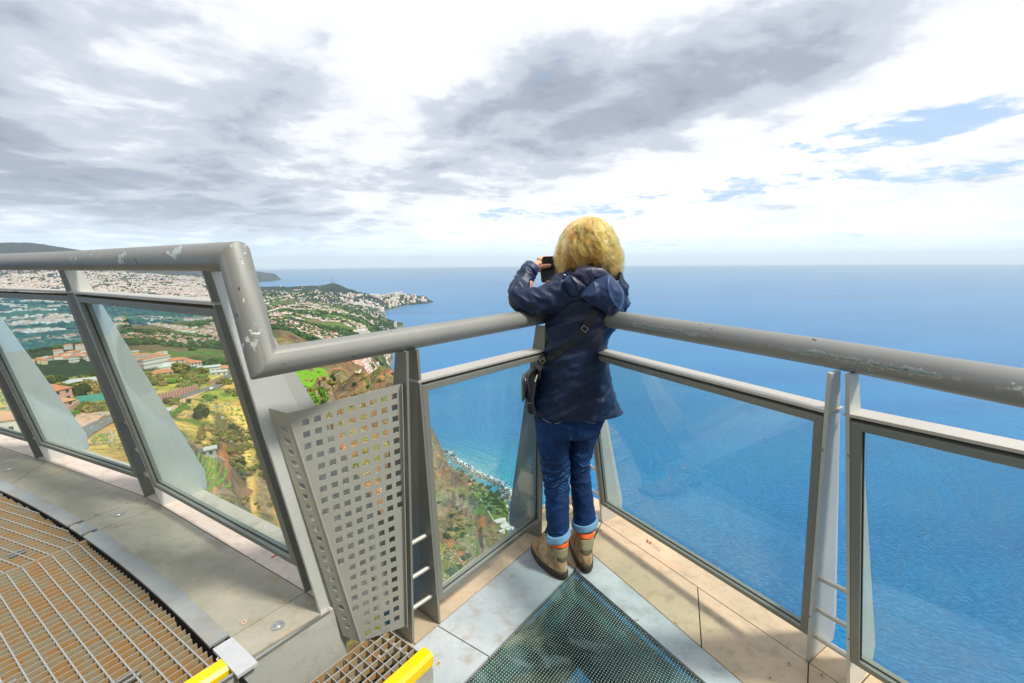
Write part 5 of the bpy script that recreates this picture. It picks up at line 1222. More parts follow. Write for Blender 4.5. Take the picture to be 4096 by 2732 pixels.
for i in range(len(x)):
    c_ = int(rng.choice(3, p=[0.6, 0.25, 0.15])); k = int(rng.integers(3)); o = link(bpy.data.objects.new('apartment_tower', tow[k*3+c_])); o.location = (x[i], y[i], z[i]); o.rotation_euler.z = -math.radians(az[i])+rng.normal(0, .3)
    s = rng.uniform(0.7, 1.2); o.scale = (s, s, s*(1.0 if az[i] > -17 else 0.7)); tag(o, '%s apartment tower in the resort on the far headland' % ('white', 'cream', 'rose coloured')[c_], 'apartment tower', 'apartment towers on the far headland')
# landmarks
CONC = simple('pale_concrete', (0.55, 0.53, 0.48), 0.9)
def gz(p): return Vector((p.x, p.y, ground1(p.x, p.y)))
a, b = G(q3, 250, 560), G(q3, 440, 530); b = a + (b-a).normalized()*min((b-a).length, 150); t = thing('viaduct', 'pale concrete road viaduct on slim piers crossing a green ravine', 'bridge', (0, 0, 0)); zt_ = max(a.z, b.z)+26
m = MB(); m.bar((a.x, a.y, zt_), (b.x, b.y, zt_), 12, 2.2); m.build('deck', CONC, t)
for k in range(5):
    p = a.lerp(b, (k+.5)/5); m = MB(); m.box((p.x, p.y, zt_-22), 3, 3, 44); m.build('pier', CONC, t)
for (x_, y_, h_, w_, lab) in ((1455, 780, 36, 7, 'left slim concrete silo tower in the coastal village'), (1505, 775, 38, 7, 'right slim concrete silo tower in the coastal village'), (1958, 720, 60, 26, 'tall pale twin tower block at the shore above the rail'), (1480, 790, 18, 60, 'long pale industrial building between the silo towers')):
    p = G(q3, x_, y_); m = MB(); m.box((p.x, p.y, p.z+h_/2-5), w_, w_*.5 if w_ > 20 else w_, h_+10, az_rot(p)); m.box((p.x, p.y, p.z+h_+1), w_*.4, w_*.3, 4, az_rot(p)); o = m.build('tower_block', CONC); tag(o, lab, 'tower')
for dx, lab in ((-16, 'left thin mast on the summit of the cone hill'), (16, 'right thin mast on the summit of the cone hill')):
    p = G(q3, 1115, 112); m = MB(); m.tube([(p.x+dx, p.y, p.z-5), (p.x+dx, p.y, p.z+60), (p.x+dx, p.y, p.z+95)], [3.0, 2.0, 1.0], 6); o = m.build('radio_mast', simple('mast_steel', (0.12, 0.12, 0.13), 0.7)); tag(o, lab, 'mast')
p = G(q3, 532, 690, ); m = MB(); m.tube([(p.x, p.y, p.z-2), (p.x, p.y, p.z+58)], [3, .8], 6); o = m.build('radio_mast', simple('pylon_steel', (0.10, 0.12, 0.12), 0.7)); tag(o, 'dark lattice pylon on the knoll with a looping track', 'mast')
ribbon('hill_track', [G(q3, *q) for q in ((470, 665), (500, 695), (545, 710), (585, 695), (600, 650), (600, 600))], 9, simple('pale_track', (0.42, 0.36, 0.29), 0.95), 2.0, sub=6)
ribbon('highway', [G(q3, *q) for q in ((560, 470), (620, 430), (680, 385), (730, 335), (790, 285))], 22, ASPH, 3.0, sub=8)

# crops: green plot, brown plot, cane field, terraces
def poly_samples(poly, n):
    xs = [p[0] for p in poly]; ys = [p[1] for p in poly]; out = []
    def inside(px, py):
        c = False; j = len(poly)-1
        for i in range(len(poly)):
            if ((poly[i][1] > py) != (poly[j][1] > py)) and (px < (poly[j][0]-poly[i][0])*(py-poly[i][1])/(poly[j][1]-poly[i][1])+poly[i][0]): c = not c
            j = i
        return c
    return inside, (min(xs), max(xs), min(ys), max(ys))
def field_poly(f, pts): return [G(f, *q) for q in pts]
def crop(name, pts3, row_d, gap_row, gap_in, size, mats, sz=0.9, jit=0.25, sec=None):
    P2 = [(p.x, p.y) for p in pts3]; ins, (x0, x1, y0, y1) = poly_samples(P2, 0); d = Vector(row_d).normalized(); n = Vector((-d.y, d.x)); c = Vector(((x0+x1)/2, (y0+y1)/2)); R_ = math.hypot(x1-x0, y1-y0)/2; L = []
    a = -R_
    while a < R_:
        b = -R_
        while b < R_:
            q = c+n*(a+random.gauss(0, gap_row*jit*.3))+d*(b+random.gauss(0, gap_in*jit))
            if ins(q.x, q.y): L.append((q.x, q.y))
            b += gap_in
        a += gap_row
    L = np.array(L); r = np.hypot(L[:, 0], L[:, 1]); az = np.degrees(np.arctan2(L[:, 0], L[:, 1])); z = ground_np(az, r); S = rng.uniform(0.7, 1.25, len(L))*size
    return blobs(name, np.stack([L[:, 0], L[:, 1], z+S*0.4*sz], 1), S, mats, rng.integers(0, len(mats), len(L)), sz, 0.5)
vine = field_poly(q6b, [(380, 330), (480, 285), (560, 320), (760, 420), (835, 490), (830, 620), (850, 690), (600, 705), (575, 640), (500, 500)])
d_ = (vine[5]-vine[0]); crop('vegetable_rows', vine, (-d_.y, d_.x), 1.25, 0.55, 0.42, [LEAFM[2]], 0.9)
VIVID = mat_leaf('cane_leaves', (0.09, 0.25, 0.015), (0.20, 0.40, 0.03)); cane = field_poly(q4, [(300, 420), (420, 330), (700, 270), (900, 250), (1010, 270), (1050, 345), (900, 395), (850, 470), (800, 520), (640, 480), (430, 440)])
crop('cane_field', cane, (1, 0.4), 1.3, 1.1, 0.95, [VIVID], 1.5)
def sheet(name, pts3, mat, lift=0.5, n=14):
    P2 = [(p.x, p.y) for p in pts3]; ins, (x0, x1, y0, y1) = poly_samples(P2, 0); m = MB(); v = []; f = []
    c = sum((Vector(p) for p in P2), Vector((0, 0)))/len(P2); rings_ = 6; k = 0
    dense = []
    for i in range(len(P2)):
        for s in range(6): dense.append(Vector(P2[i]).lerp(Vector(P2[(i+1) % len(P2)]), s/6))
    v.append((c.x, c.y, ground1(c.x, c.y)+lift))
    for rr in range(1, rings_+1):
        for q in dense: e = c.lerp(q, rr/rings_); v.append((e.x, e.y, ground1(e.x, e.y)+lift))
    N = len(dense)
    for i in range(N): f.append([0, 1+i, 1+(i+1) % N])
    for rr in range(rings_-1):
        for i in range(N): a = 1+rr*N; b = a+N; f.append([a+i, b+i, b+(i+1) % N, a+(i+1) % N])
    o = raw_obj(name, v, f, [mat]); o['kind'] = 'structure'; return o
sheet('ploughed_plot', field_poly(q6b, [(815, 640), (1000, 655), (1085, 705), (925, 765)]), simple('brown_earth', (0.25, 0.125, 0.065), 0.95, var=0.15, scale=0.8), 0.35)
sheet('tilled_strip', field_poly(q6b, [(690, 720), (850, 700), (925, 770), (700, 770)]), simple('tan_earth', (0.34, 0.20, 0.11), 0.95, var=0.15, scale=0.8), 0.3)
TILL = simple('orange_earth', (0.52, 0.235, 0.115), 0.95, var=0.12, scale=0.6); WSTONE = simple('pale_terrace_wall', (0.55, 0.42, 0.30), 0.95)
sheet('tilled_terrace', field_poly(q4, [(440, 455), (640, 470), (725, 520), (725, 560), (700, 760), (640, 830), (560, 830)]), TILL, 0.9)
for k, (a, b) in enumerate((((470, 475), (700, 500)), ((500, 545), (715, 575)), ((530, 610), (712, 640)), ((570, 700), (705, 745)), ((600, 770), (690, 800)))):
    drape_wall('terrace_wall', ('uppermost', 'second', 'third', 'fourth', 'lowest')[k]+' pale edging wall across the orange tilled terraces', G(q4, *a)+Vector((0, 0, 1)), G(q4, *b)+Vector((0, 0, 1)), 0.7, 0.5, WSTONE)
sheet('stone_track', field_poly(q4, [(1415, 300), (1500, 290), (1490, 335), (1425, 345)]), simple('pale_track_slab', (0.62, 0.52, 0.38), 0.9), 2.5)
ribbon('sandy_cut', [G(q4b, *q) for q in ((760, 560), (860, 470), (960, 420), (1060, 440))], 10, simple('bare_cut_soil', (0.55, 0.33, 0.22), 0.95, var=0.2, scale=0.5), 0.25)
# loose rocks by the road
STONE = simple('grey_boulder', (0.38, 0.34, 0.28), 0.95, var=0.3, scale=2.0)
for k in range(13):
    p = G(q4b, 1030+k*10+random.uniform(-4, 4), 425+random.uniform(-10, 8)); V_, F_ = ICO; s = random.uniform(0.6, 1.1)
    o = raw_obj('boulder', [tuple(np.array(v)*s*random.uniform(0.75, 1.2)) for v in V_], F_.tolist(), [STONE]); o.location = (p.x, p.y, p.z+0.3); tag(o, 'grey boulder in the pile beside the road dashes', 'boulder', 'boulders piled beside the road')
# dry scrub, stones: too many to count
az, r, x, y, z = scatter(26000, -50, 0, 120, 900); n = fbm(x/14, y/14, 3, 91); keep = (n > 0.5)*(z > SEA+30)*((r < 480)|(az > -24)); 
fx = np.array([(p.x, p.y) for p in vine]); keep &= ~((x > fx[:, 0].min())&(x < fx[:, 0].max())&(y > fx[:, 1].min())&(y < fx[:, 1].max()))
RPn = np.array([(q.x, q.y) for q in RP]); dmin = np.full(len(x), 1e9)
for q in RPn[::2]: dmin = np.minimum(dmin, np.hypot(x-q[0], y-q[1]))
keep &= dmin > 4.5
az, r, x, y, z = (q[keep] for q in (az, r, x, y, z)); S = rng.uniform(0.25, 0.8, len(x))*(0.6+r/500); print('scrub', len(x))
o = blobs('dry_scrub', np.stack([x, y, z+S*.15], 1), S, [LEAFM[1], LEAFM[3], LEAFM[2], STONE], rng.choice(4, len(x), p=[.36, .3, .14, .2]), 0.6, 0.5)
# palm
def palm(p, h_):
    t = thing('palm_tree', 'palm tree with a bushy crown in front of the white house', 'palm tree', (p.x, p.y, p.z)); m = MB(); m.tube([(0, 0, -0.5), (0.1, 0, h_*.5), (0, 0.1, h_)], [0.32, 0.26, 0.24], 9); o = m.build('trunk', BARK, None, True); o.parent = t
    fm = MB()
    for k in range(26):
        a = k*2.4; el_ = R(65-k*4.2); L = 3.0; pv = Vector((0, 0, h_)); d = Vector((math.cos(a)*math.cos(el_), math.sin(a)*math.cos(el_), math.sin(el_))); sdv = Vector((-math.sin(a), math.cos(a), 0))
        pts = [pv]
        for j in range(6): d = (d+Vector((0, 0, -0.17))).normalized(); pts.append(pts[-1]+d*L/6)
        for j in range(6):
            w0, w1 = 0.55*math.sin((j+.3)/6.6*math.pi), 0.55*math.sin((j+1.3)/6.6*math.pi); q0, q1 = pts[j], pts[j+1]; dn = Vector((0, 0, -0.25))
            fm.add([q0, q1, q1+sdv*w1+dn*w1, q0+sdv*w0+dn*w0], [[0, 1, 2, 3]]); fm.add([q0, q1, q1-sdv*w1+dn*w1, q0-sdv*w0+dn*w0], [[3, 2, 1, 0]])
    me = bpy.data.meshes.new('crown'); me.from_pydata([tuple(q) for q in fm.v], [], fm.f); me.materials.append(LEAFM[1]); link(bpy.data.objects.new('crown', me), t)
palm(G(q4b, 62, 590), 4.2)
# shore: boulders and surf
shore = [G(q4c, *q) for q in ((165, 245), (200, 285), (240, 330), (290, 380), (350, 420), (410, 455), (450, 490), (520, 515), (590, 545), (660, 580), (720, 615), (770, 660), (810, 710), (830, 760), (828, 830), (815, 920), (805, 1000))]
L = []
for k in range(900):
    i = random.randrange(len(shore)-1); q = shore[i].lerp(shore[i+1], random.random()); L.append((q.x+random.gauss(-4, 9), q.y+random.gauss(0, 9)))
L = np.array(L); S = rng.uniform(0.8, 3.2, len(L)); blobs('shore_rocks', np.stack([L[:, 0], L[:, 1], np.full(len(L), SEA+0.5)], 1), S, [simple('wet_black_rock', (0.05, 0.05, 0.055), 0.7), STONE], (rng.random(len(L)) < .35).astype(int), 0.6, 0.5)
for x_, y_, s, lab in ((268, 295, 11, 'largest dark rock standing in the water off the beach'), (205, 262, 9, 'dark rock nearest the cliff in the water'), (238, 248, 5, 'flat rock farthest out beyond the beach'), (290, 330, 5, 'small rock just right of the largest rock')):
    p = at(*q4c(x_, y_), SEA); V_, F_ = ICO; o = raw_obj('sea_rock', [(v[0]*s*random.uniform(.7, 1.2), v[1]*s*random.uniform(.7, 1.2), v[2]*s*.5) for v in V_], F_.tolist(), [simple('black_rock', (0.045, 0.045, 0.05), 0.8)]); o.location = (p.x, p.y, SEA+0.5); tag(o, lab, 'rock')
FOAM = simple('sea_foam', (0.75, 0.80, 0.80), 0.8); v = []; f = []
for k in range(1000):
    i = random.randrange(len(shore)-1); q = shore[i].lerp(shore[i+1], random.random()); dd = (shore[i+1]-shore[i]).normalized(); nn2 = Vector((dd.y, -dd.x, 0)); nn2 = nn2 if nn2.x > 0 else -nn2
    off = abs(random.gauss(0, 13))+3; c = q+nn2*off*(1 if nn2.x > 0 else -1); s = random.uniform(0.5, 2.0)*(1 if off < 16 else 0.45); a = math.atan2(dd.y, dd.x)+random.gauss(0, .3); n0 = len(v); n = 6
    for j in range(n):
        th = 2*math.pi*j/n; e = (s*1.9*math.cos(th)*random.uniform(.6, 1.2), s*0.8*math.sin(th)*random.uniform(.6, 1.2)); v.append((c.x+e[0]*math.cos(a)-e[1]*math.sin(a), c.y+e[0]*math.sin(a)+e[1]*math.cos(a), SEA+0.35+k*0.0001))
    f.append(list(range(n0, n0+n)))
o = raw_obj('surf_foam', v, f, [FOAM]); o['kind'] = 'stuff'

P_ = []; S_ = []
for k in range(2600):
    a = random.uniform(-75, 75); x_, y_ = a*1.1, -9-abs(random.gauss(0, 5))-0.004*a*a*0+0.0; P_.append((x_, y_, random.uniform(-0.3, 6.5))); S_.append(random.uniform(0.5, 1.3))
o = blobs('added_tree_belt', np.array(P_), np.array(S_), [LEAFM[0], LEAFM[1]], rng.integers(0, 2, len(P_)), 0.9, 0.5)  # unseen trees added behind the viewpoint for dark reflections in the panes

# ------------------------------------------------------------ the woman
def PT(u, v, y):
    d = ray(u, v); return d*(y/d.y) + Vector((0, 0, CAM_H))
rp_ = random.Random(21)
def catmull(P, sub):
    out = []
    for i in range(len(P)-1):
        a, b, c, d = P[max(0, i-1)], P[i], P[i+1], P[min(len(P)-1, i+2)]
        for k in range(sub):
            s = k/sub; out.append([0.5*((2*b[j])+(c[j]-a[j])*s+(2*a[j]-5*b[j]+4*c[j]-d[j])*s*s+(3*b[j]-a[j]-3*c[j]+d[j])*s**3) for j in range(len(b))])
    out.append(list(P[-1])); return out
def cloth_tube(name, knots, mat, parent, sub=12, seg=72, fold=None, cap=True, ref=(0, 1, 0), up=False, pw=2.0):
    """knots: (x, y, z, half-width across, half-depth). fold(theta, s, p) -> outward offset"""
    K = catmull(knots, sub); n = len(K); v = []; f = []; ctr = [Vector(k[:3]) for k in K]
    for i, k in enumerate(K):
        if up: T = Vector((0, 0, 1))
        else: T = (ctr[min(i+1, n-1)]-ctr[max(i-1, 0)]).normalized()
        B = Vector(ref); A = B.cross(T).normalized(); B = T.cross(A).normalized()
        for j in range(seg):
            th = 2*math.pi*j/seg; ct, s_ = math.cos(th), math.sin(th)
            if pw != 2.0: ct = math.copysign(abs(ct)**(2/pw), ct); s_ = math.copysign(abs(s_)**(2/pw), s_)
            off = A*(ct*k[3])+B*(s_*k[4]); p = ctr[i]+off
            if fold: p = p+off.normalized()*fold(th, i/(n-1), p)
            v.append(p)
    for i in range(n-1):
        for j in range(seg): a = i*seg+j; b = i*seg+(j+1) % seg; f.append([a, b, b+seg, a+seg])
    if cap:
        v += [ctr[0], ctr[-1]]; c0 = len(v)-2
        for j in range(seg): f.append([c0, (j+1) % seg, j]); f.append([c0+1, (n-1)*seg+j, (n-1)*seg+(j+1) % seg])
    o = mesh_obj(name, v, f, mat, parent, smooth=True); return o
def nz(p, s, o=0.0): return noise.noise(Vector(p)*s+Vector((o, o*1.7, -o)))
def ridge(x): x = 1-abs(x)*2.2; return max(0.0, x)**1.6
def mat_cloth(name, col, hi, rough=0.5, sheen=0.3, weave=900.0):
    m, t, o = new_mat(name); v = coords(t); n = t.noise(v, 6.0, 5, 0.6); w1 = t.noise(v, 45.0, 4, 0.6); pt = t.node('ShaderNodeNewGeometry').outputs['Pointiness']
    c = t.mix(t.ss(n, 0.35, 0.7), col, tuple(x*1.5 for x in col)); c = t.mix(t.m('MULTIPLY', t.ss(pt, 0.50, 0.56), 0.6), c, hi)  # raised folds painted paler as highlights
    ww = t.noise(v, weave, 2, 0.5)
    p = principled(t, o, c, rough, 0, 0.4, t.m('ADD', t.m('MULTIPLY', ww, 0.15), t.m('MULTIPLY', w1, 0.8)), 0.35, 0.004); p.inputs['Sheen Weight'].default_value = sheen; t.put(p.inputs['Sheen Tint'], (0.4, 0.6, 1.0, 1)); return m
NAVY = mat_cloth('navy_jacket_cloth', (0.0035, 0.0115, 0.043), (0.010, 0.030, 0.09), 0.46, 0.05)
NAVY2 = mat_cloth('navy_hood_cloth', (0.008, 0.023, 0.078), (0.045, 0.09, 0.20), 0.45, 0.12)
LINING = mat_cloth('hood_lining', (0.022, 0.025, 0.055), (0.07, 0.08, 0.14), 0.35, 0.1)
BLACKC = mat_cloth('black_nylon', (0.006, 0.006, 0.009), (0.03, 0.03, 0.035), 0.5, 0.1)
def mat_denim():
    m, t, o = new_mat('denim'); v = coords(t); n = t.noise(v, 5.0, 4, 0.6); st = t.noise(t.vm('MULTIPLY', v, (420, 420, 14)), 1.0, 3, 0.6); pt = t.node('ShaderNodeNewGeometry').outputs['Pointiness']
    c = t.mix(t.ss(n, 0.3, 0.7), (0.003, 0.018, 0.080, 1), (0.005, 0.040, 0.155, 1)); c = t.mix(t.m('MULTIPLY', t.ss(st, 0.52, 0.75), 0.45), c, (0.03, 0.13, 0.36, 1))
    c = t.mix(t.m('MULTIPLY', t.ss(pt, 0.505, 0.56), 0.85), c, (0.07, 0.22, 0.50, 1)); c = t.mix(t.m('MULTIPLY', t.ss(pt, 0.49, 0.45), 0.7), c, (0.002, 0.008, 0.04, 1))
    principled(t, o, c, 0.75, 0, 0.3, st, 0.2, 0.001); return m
DENIM = mat_denim(); DENIML = mat_cloth('denim_inside', (0.17, 0.33, 0.50), (0.35, 0.52, 0.68), 0.85, 0.1)
def mat_skin():
    m, t, o = new_mat('skin'); v = coords(t); n = t.noise(v, 60.0, 4, 0.6); c = t.mix(n, (0.62, 0.27, 0.18, 1), (0.80, 0.44, 0.32, 1)); p = principled(t, o, c, 0.5, 0, 0.4, n, 0.1, 0.002); p.inputs['Subsurface Weight'].default_value = 0.08; p.inputs['Subsurface Scale'].default_value = 0.01; return m
SKIN = mat_skin()
fL, fR = Vector(at(2262, 2322, 0)), Vector(at(2349, 2298, 0))
tL, tR = Vector(at(2168, 2222, 0)), Vector(at(2305, 2180, 0))
aL, aR = PT(2232, 2185, 1.955), PT(2338, 2135, 2.04)
# body: one continuous skinned figure underneath the clothes
def skin_mesh(name, nodes, edges, roots, mat, parent, sub=1, loc=None):
    me = bpy.data.meshes.new(name); org = Vector(loc) if loc is not None else (Vector(parent.location) if parent else Vector((0, 0, 0)))
    me.from_pydata([tuple(Vector(n[0])-org) for n in nodes], edges, []); me.materials.append(mat); o = bpy.data.objects.new(name, me)
    if loc is not None: o.location = loc
    link(o, parent); sk = o.modifiers.new('skin', 'SKIN'); sk.use_smooth_shade = True
    sv = me.skin_vertices[0].data
    for i, n in enumerate(nodes):
        r = n[1]; sv[i].radius = (r, r) if not isinstance(r, tuple) else r; sv[i].use_root = i in roots
    sb_ = o.modifiers.new('sub', 'SUBSURF'); sb_.levels = sub; sb_.render_levels = sub; return o
pelv = PT(2278, 1640, 2.07); chest = PT(2340, 1230, 2.06); neck = PT(2362, 1075, 2.06); headc = PT(2356, 990, 2.07)
shL, shR = PT(2262, 1150, 2.04), PT(2478, 1145, 2.06); elL, elR = PT(2090, 1204, 2.03), PT(2478, 1222, 2.17); wrL, wrR = PT(2124, 1072, 2.15), PT(2240, 1128, 2.235)
hpL, hpR = PT(2218, 1700, 2.07), PT(2338, 1700, 2.07); knL, knR = PT(2226, 1923, 2.02), PT(2319, 1900, 2.06)
BN = [(pelv, 0.085), (PT(2300, 1430, 2.07), 0.085), (chest, 0.09), (neck, 0.045), (headc, 0.082), (PT(2353, 935, 2.07), 0.07), (shL, 0.045), (elL, 0.034), (wrL, 0.024), (shR, 0.045), (elR, 0.034), (wrR, 0.022), (hpL, 0.045), (knL, 0.028), (aL, 0.022), (hpR, 0.045), (knR, 0.026), (aR, 0.022), (aL+(tL-fL)*0.3+Vector((0, 0, -0.09)), 0.020), (aR+(tR-fR)*0.3+Vector((0, 0, -0.09)), 0.020)]
BE = [(0, 1), (1, 2), (2, 3), (3, 4), (4, 5), (2, 6), (6, 7), (7, 8), (2, 9), (9, 10), (10, 11), (0, 12), (12, 13), (13, 14), (0, 15), (15, 16), (16, 17), (14, 18), (17, 19)]
org = ((fL.x+fR.x)/2, (fL.y+fR.y)/2, 0)
person = skin_mesh('person', BN, BE, {0}, SKIN, None, 1, org)
tag(person, 'curly blonde person in navy jacket and rolled jeans taking a photo from the railing corner', 'person')
W = person
# face, turned away from the camera
fd_ = Vector((-0.15, 1.0, -0.05)).normalized(); fs_ = Vector((1, 0.15, 0)).normalized()
m = MB(); m.tube([headc+fd_*0.072+Vector((0, 0, 0.02)), headc+fd_*0.102+Vector((0, 0, -0.02)), headc+fd_*0.08+Vector((0, 0, -0.028))], [0.006, 0.012, 0.008], 10); m.build('nose', SKIN, W, True)
for s in (-1, 1):
    e = headc+fd_*0.072+fs_*s*0.031+Vector((0, 0, 0.012)); me = bpy.data.meshes.new('eye'); b_ = bmesh.new(); bmesh.ops.create_uvsphere(b_, u_segments=12, v_segments=8, radius=0.012); b_.to_mesh(me); b_.free(); me.materials.append(WALLM[0]); o = link(bpy.data.objects.new('eye', me), W); o.location = e-Vector(org)
    m = MB(); m.tube([headc+fs_*s*0.083+Vector((0, 0, 0.02)), headc+fs_*s*0.092+Vector((0, 0, 0)), headc+fs_*s*0.082+Vector((0, 0, -0.025))], [0.012, 0.016, 0.009], 8); m.build('ear', SKIN, W, True)
m = MB(); m.bar(headc+fd_*0.082+fs_*-0.022+Vector((0, 0, -0.048)), headc+fd_*0.082+fs_*0.022+Vector((0, 0, -0.048)), 0.008, 0.010); m.build('mouth', simple('lips', (0.5, 0.14, 0.12), 0.5), W, True)

# jacket body
def ringk(v, uL, uR, y, hd, vv=None):
    a, b = PT(uL, v, y), PT(uR, v, y); return (((a.x+b.x)/2), y, (a.z+b.z)/2, (b.x-a.x)/2, hd)
jk = [ringk(1650, 2122, 2478, 2.075, 0.135), ringk(1600, 2128, 2470, 2.075, 0.132), ringk(1520, 2144, 2455, 2.08, 0.128), ringk(1430, 2160, 2436, 2.08, 0.120), ringk(1350, 2172, 2444, 2.075, 0.118), ringk(1270, 2180, 2482, 2.07, 0.120), ringk(1200, 2196, 2500, 2.065, 0.115), ringk(1145, 2225, 2492, 2.06, 0.095), ringk(1105, 2270, 2450, 2.06, 0.072), ringk(1078, 2310, 2420, 2.06, 0.058)]
def jfold(th, s, p):
    x, z = p.x, p.z; b = 0.0
    q = Vector((x*3.0+z*1.1, p.y*2, z*12.0-x*5.0)); b += 0.011*ridge(noise.noise(q*1.0))*min(1, 1.3-abs(s-0.42)*2.2 if abs(s-0.42) < .5 else 0.2)
    q2 = Vector((x*6-z*2.5, p.y*3, z*7+x*4)); b += 0.006*ridge(noise.noise(q2+Vector((4, 4, 4))))
    b += 0.010*noise.noise(Vector((x*7, p.y*7, z*2.5)))*max(0, 1-s*2.2)
    b += 0.0030*noise.noise(Vector((x*30, p.y*30, z*42))); b += 0.0045*ridge(noise.noise(Vector((x*5.0, p.y*4, z*27.0-x*13.0))))
    # flared right corner of the hem
    b += 0.030*max(0, math.cos(th-R(8)))**6*max(0, 1-s*5.0)
    return b-0.013
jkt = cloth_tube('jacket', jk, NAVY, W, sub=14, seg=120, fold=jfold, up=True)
m = MB()
# centre back seams as thin raised cords
def on_back(u, v, dy=0.0):
    # nearest jacket surface point seen at u,v : march from the camera
    d = ray(u, v).normalized(); best = None
    loc = BVH.ray_cast(Vector((0, 0, CAM_H)), d)[0]; return (loc-d*dy) if loc is not None else PT(u, v, 1.95)
from mathutils.bvhtree import BVHTree
def make_bvh(objs):
    vs, fs = [], []
    for o in objs:
        k = len(vs); mw = Matrix.Translation(Vector(org)); vs += [mw @ q.co for q in o.data.vertices]; fs += [[i+k for i in p.vertices] for p in o.data.polygons]
    return BVHTree.FromPolygons(vs, fs)
# sleeves
def sfold(amp, fr=26.0, o=0.0):
    def g(th, s, p): return -amp*0.45+amp*ridge(noise.noise(Vector((p.x*fr*0.5, p.y*fr*.5, p.z*fr*.9+p.x*fr*.5))+Vector((o, o, o))))+amp*0.5*noise.noise(p*28)
    return g
def kn(p, a, b): return (p.x, p.y, p.z, a, b)
cloth_tube('sleeve', [kn(PT(2300, 1150, 2.03), 0.085, 0.08), kn(PT(2255, 1165, 2.02), 0.078, 0.075), kn(PT(2200, 1193, 2.005), 0.066, 0.066), kn(PT(2140, 1205, 2.0), 0.060, 0.058), kn(PT(2088, 1199, 2.01), 0.054, 0.052), kn(PT(2076, 1166, 2.05), 0.046, 0.050), kn(PT(2090, 1128, 2.09), 0.041, 0.042), kn(PT(2108, 1096, 2.12), 0.039, 0.038), kn(PT(2122, 1074, 2.145), 0.033, 0.032)], NAVY, W, sub=9, seg=64, fold=sfold(0.009, 30), ref=(0.2, 1, 0.3))
cloth_tube('sleeve_cuff', [kn(PT(2113, 1086, 2.13), 0.041, 0.039), kn(PT(2119, 1078, 2.14), 0.0415, 0.0395), kn(PT(2127, 1068, 2.152), 0.038, 0.036)], NAVY2, W, sub=5, seg=48, fold=sfold(0.003, 40), ref=(0.2, 1, 0.3))
cloth_tube('sleeve', [kn(PT(2430, 1140, 2.05), 0.085, 0.08), kn(PT(2455, 1158, 2.06), 0.066, 0.066), kn(PT(2464, 1190, 2.09), 0.053, 0.055), kn(PT(2470, 1215, 2.15), 0.052, 0.05), kn(PT(2420, 1190, 2.21), 0.046, 0.046), kn(PT(2330, 1150, 2.24), 0.040, 0.040), kn(PT(2262, 1132, 2.24), 0.034, 0.034)], NAVY, W, sub=9, seg=56, fold=sfold(0.009, 30, 5), ref=(0.2, 0.4, 1))
BVH = make_bvh([o for o in W.children if o.name.startswith(('jacket', 'sleeve'))])
# collar, hood and lining
hz_ = lambda x, y: (2220+x/4.356, 1040+y/4.356)
cloth_tube('collar', [kn(PT(2372, 1102, 2.055), 0.098, 0.088), kn(PT(2370, 1082, 2.06), 0.086, 0.080), kn(PT(2368, 1060, 2.065), 0.076, 0.074), kn(PT(2368, 1052, 2.067), 0.070, 0.070)], BLACKC, W, sub=6, seg=48, up=True, fold=sfold(0.004, 30, 2))
cloth_tube('collar_front', [kn(PT(2345, 1085, 2.04), 0.03, 0.03), kn(PT(2290, 1090, 2.05), 0.028, 0.028), kn(PT(2240, 1105, 2.09), 0.022, 0.026), kn(PT(2205, 1112, 2.14), 0.012, 0.02)], BLACKC, W, sub=6, seg=32, fold=sfold(0.004, 30, 2))
def patch(name, outline, y0, bulge, mat, dens=7, rings_=16, wr=0.004, wfreq=22.0, ctr=None, th=0.003, yfun=None, o_=0.0):
    pts = [hz_(*q) if not isinstance(q[0], float) else q for q in outline]; N = []
    for i in range(len(pts)):
        a, b = pts[i], pts[(i+1) % len(pts)]
        for k in range(dens): N.append((a[0]+(b[0]-a[0])*k/dens, a[1]+(b[1]-a[1])*k/dens))
    # soften the outline
    for _ in range(3): N = [((N[i-1][0]+2*N[i][0]+N[(i+1) % len(N)][0])/4, (N[i-1][1]+2*N[i][1]+N[(i+1) % len(N)][1])/4) for i in range(len(N))]
    cu = ctr or (sum(p[0] for p in N)/len(N), sum(p[1] for p in N)/len(N)); v = []; f = []
    def P_(u, v_, t):
        base = on_back(u, v_, 0.0); yb = min(base.y, y0) if yfun is None else yfun(u, v_)
        y = yb-bulge*math.sqrt(max(0.0, 1-t*t))-0.006; p = PT(u, v_, y)
        w_ = wr*ridge(noise.noise(Vector((p.x*wfreq*.8+p.z*wfreq*.35, 0, p.z*wfreq*.35-p.x*wfreq*.2))+Vector((o_, o_, o_))))+wr*.4*noise.noise(p*45)
        return p-Vector((0, w_*(1-t**4)+0.0, 0))
    v.append(P_(cu[0], cu[1], 0)); n = len(N)
    for r_ in range(1, rings_+1):
        t_ = r_/rings_
        for q in N: v.append(P_(cu[0]+(q[0]-cu[0])*t_, cu[1]+(q[1]-cu[1])*t_, t_))
    # average the base depth so the cloth spans hollows
    for i in range(n): f.append([0, 1+i, 1+(i+1) % n])
    for r_ in range(rings_-1):
        for i in range(n): a = 1+r_*n; b = a+n; f.append([a+i, b+i, b+(i+1) % n, a+(i+1) % n])
    # skirt going back to the jacket
    last = 1+(rings_-1)*n
    for i in range(n): p = v[last+i]; v.append(p+Vector((0, 0.03, 0.0)))
    for i in range(n): a = last; b = last+n; f.append([a+i, b+i, b+(i+1) % n, a+(i+1) % n])
    return mesh_obj(name, v, f, mat, W, smooth=True)
yb = lambda u, v_: 1.958-0.0*(v_-1100)/200
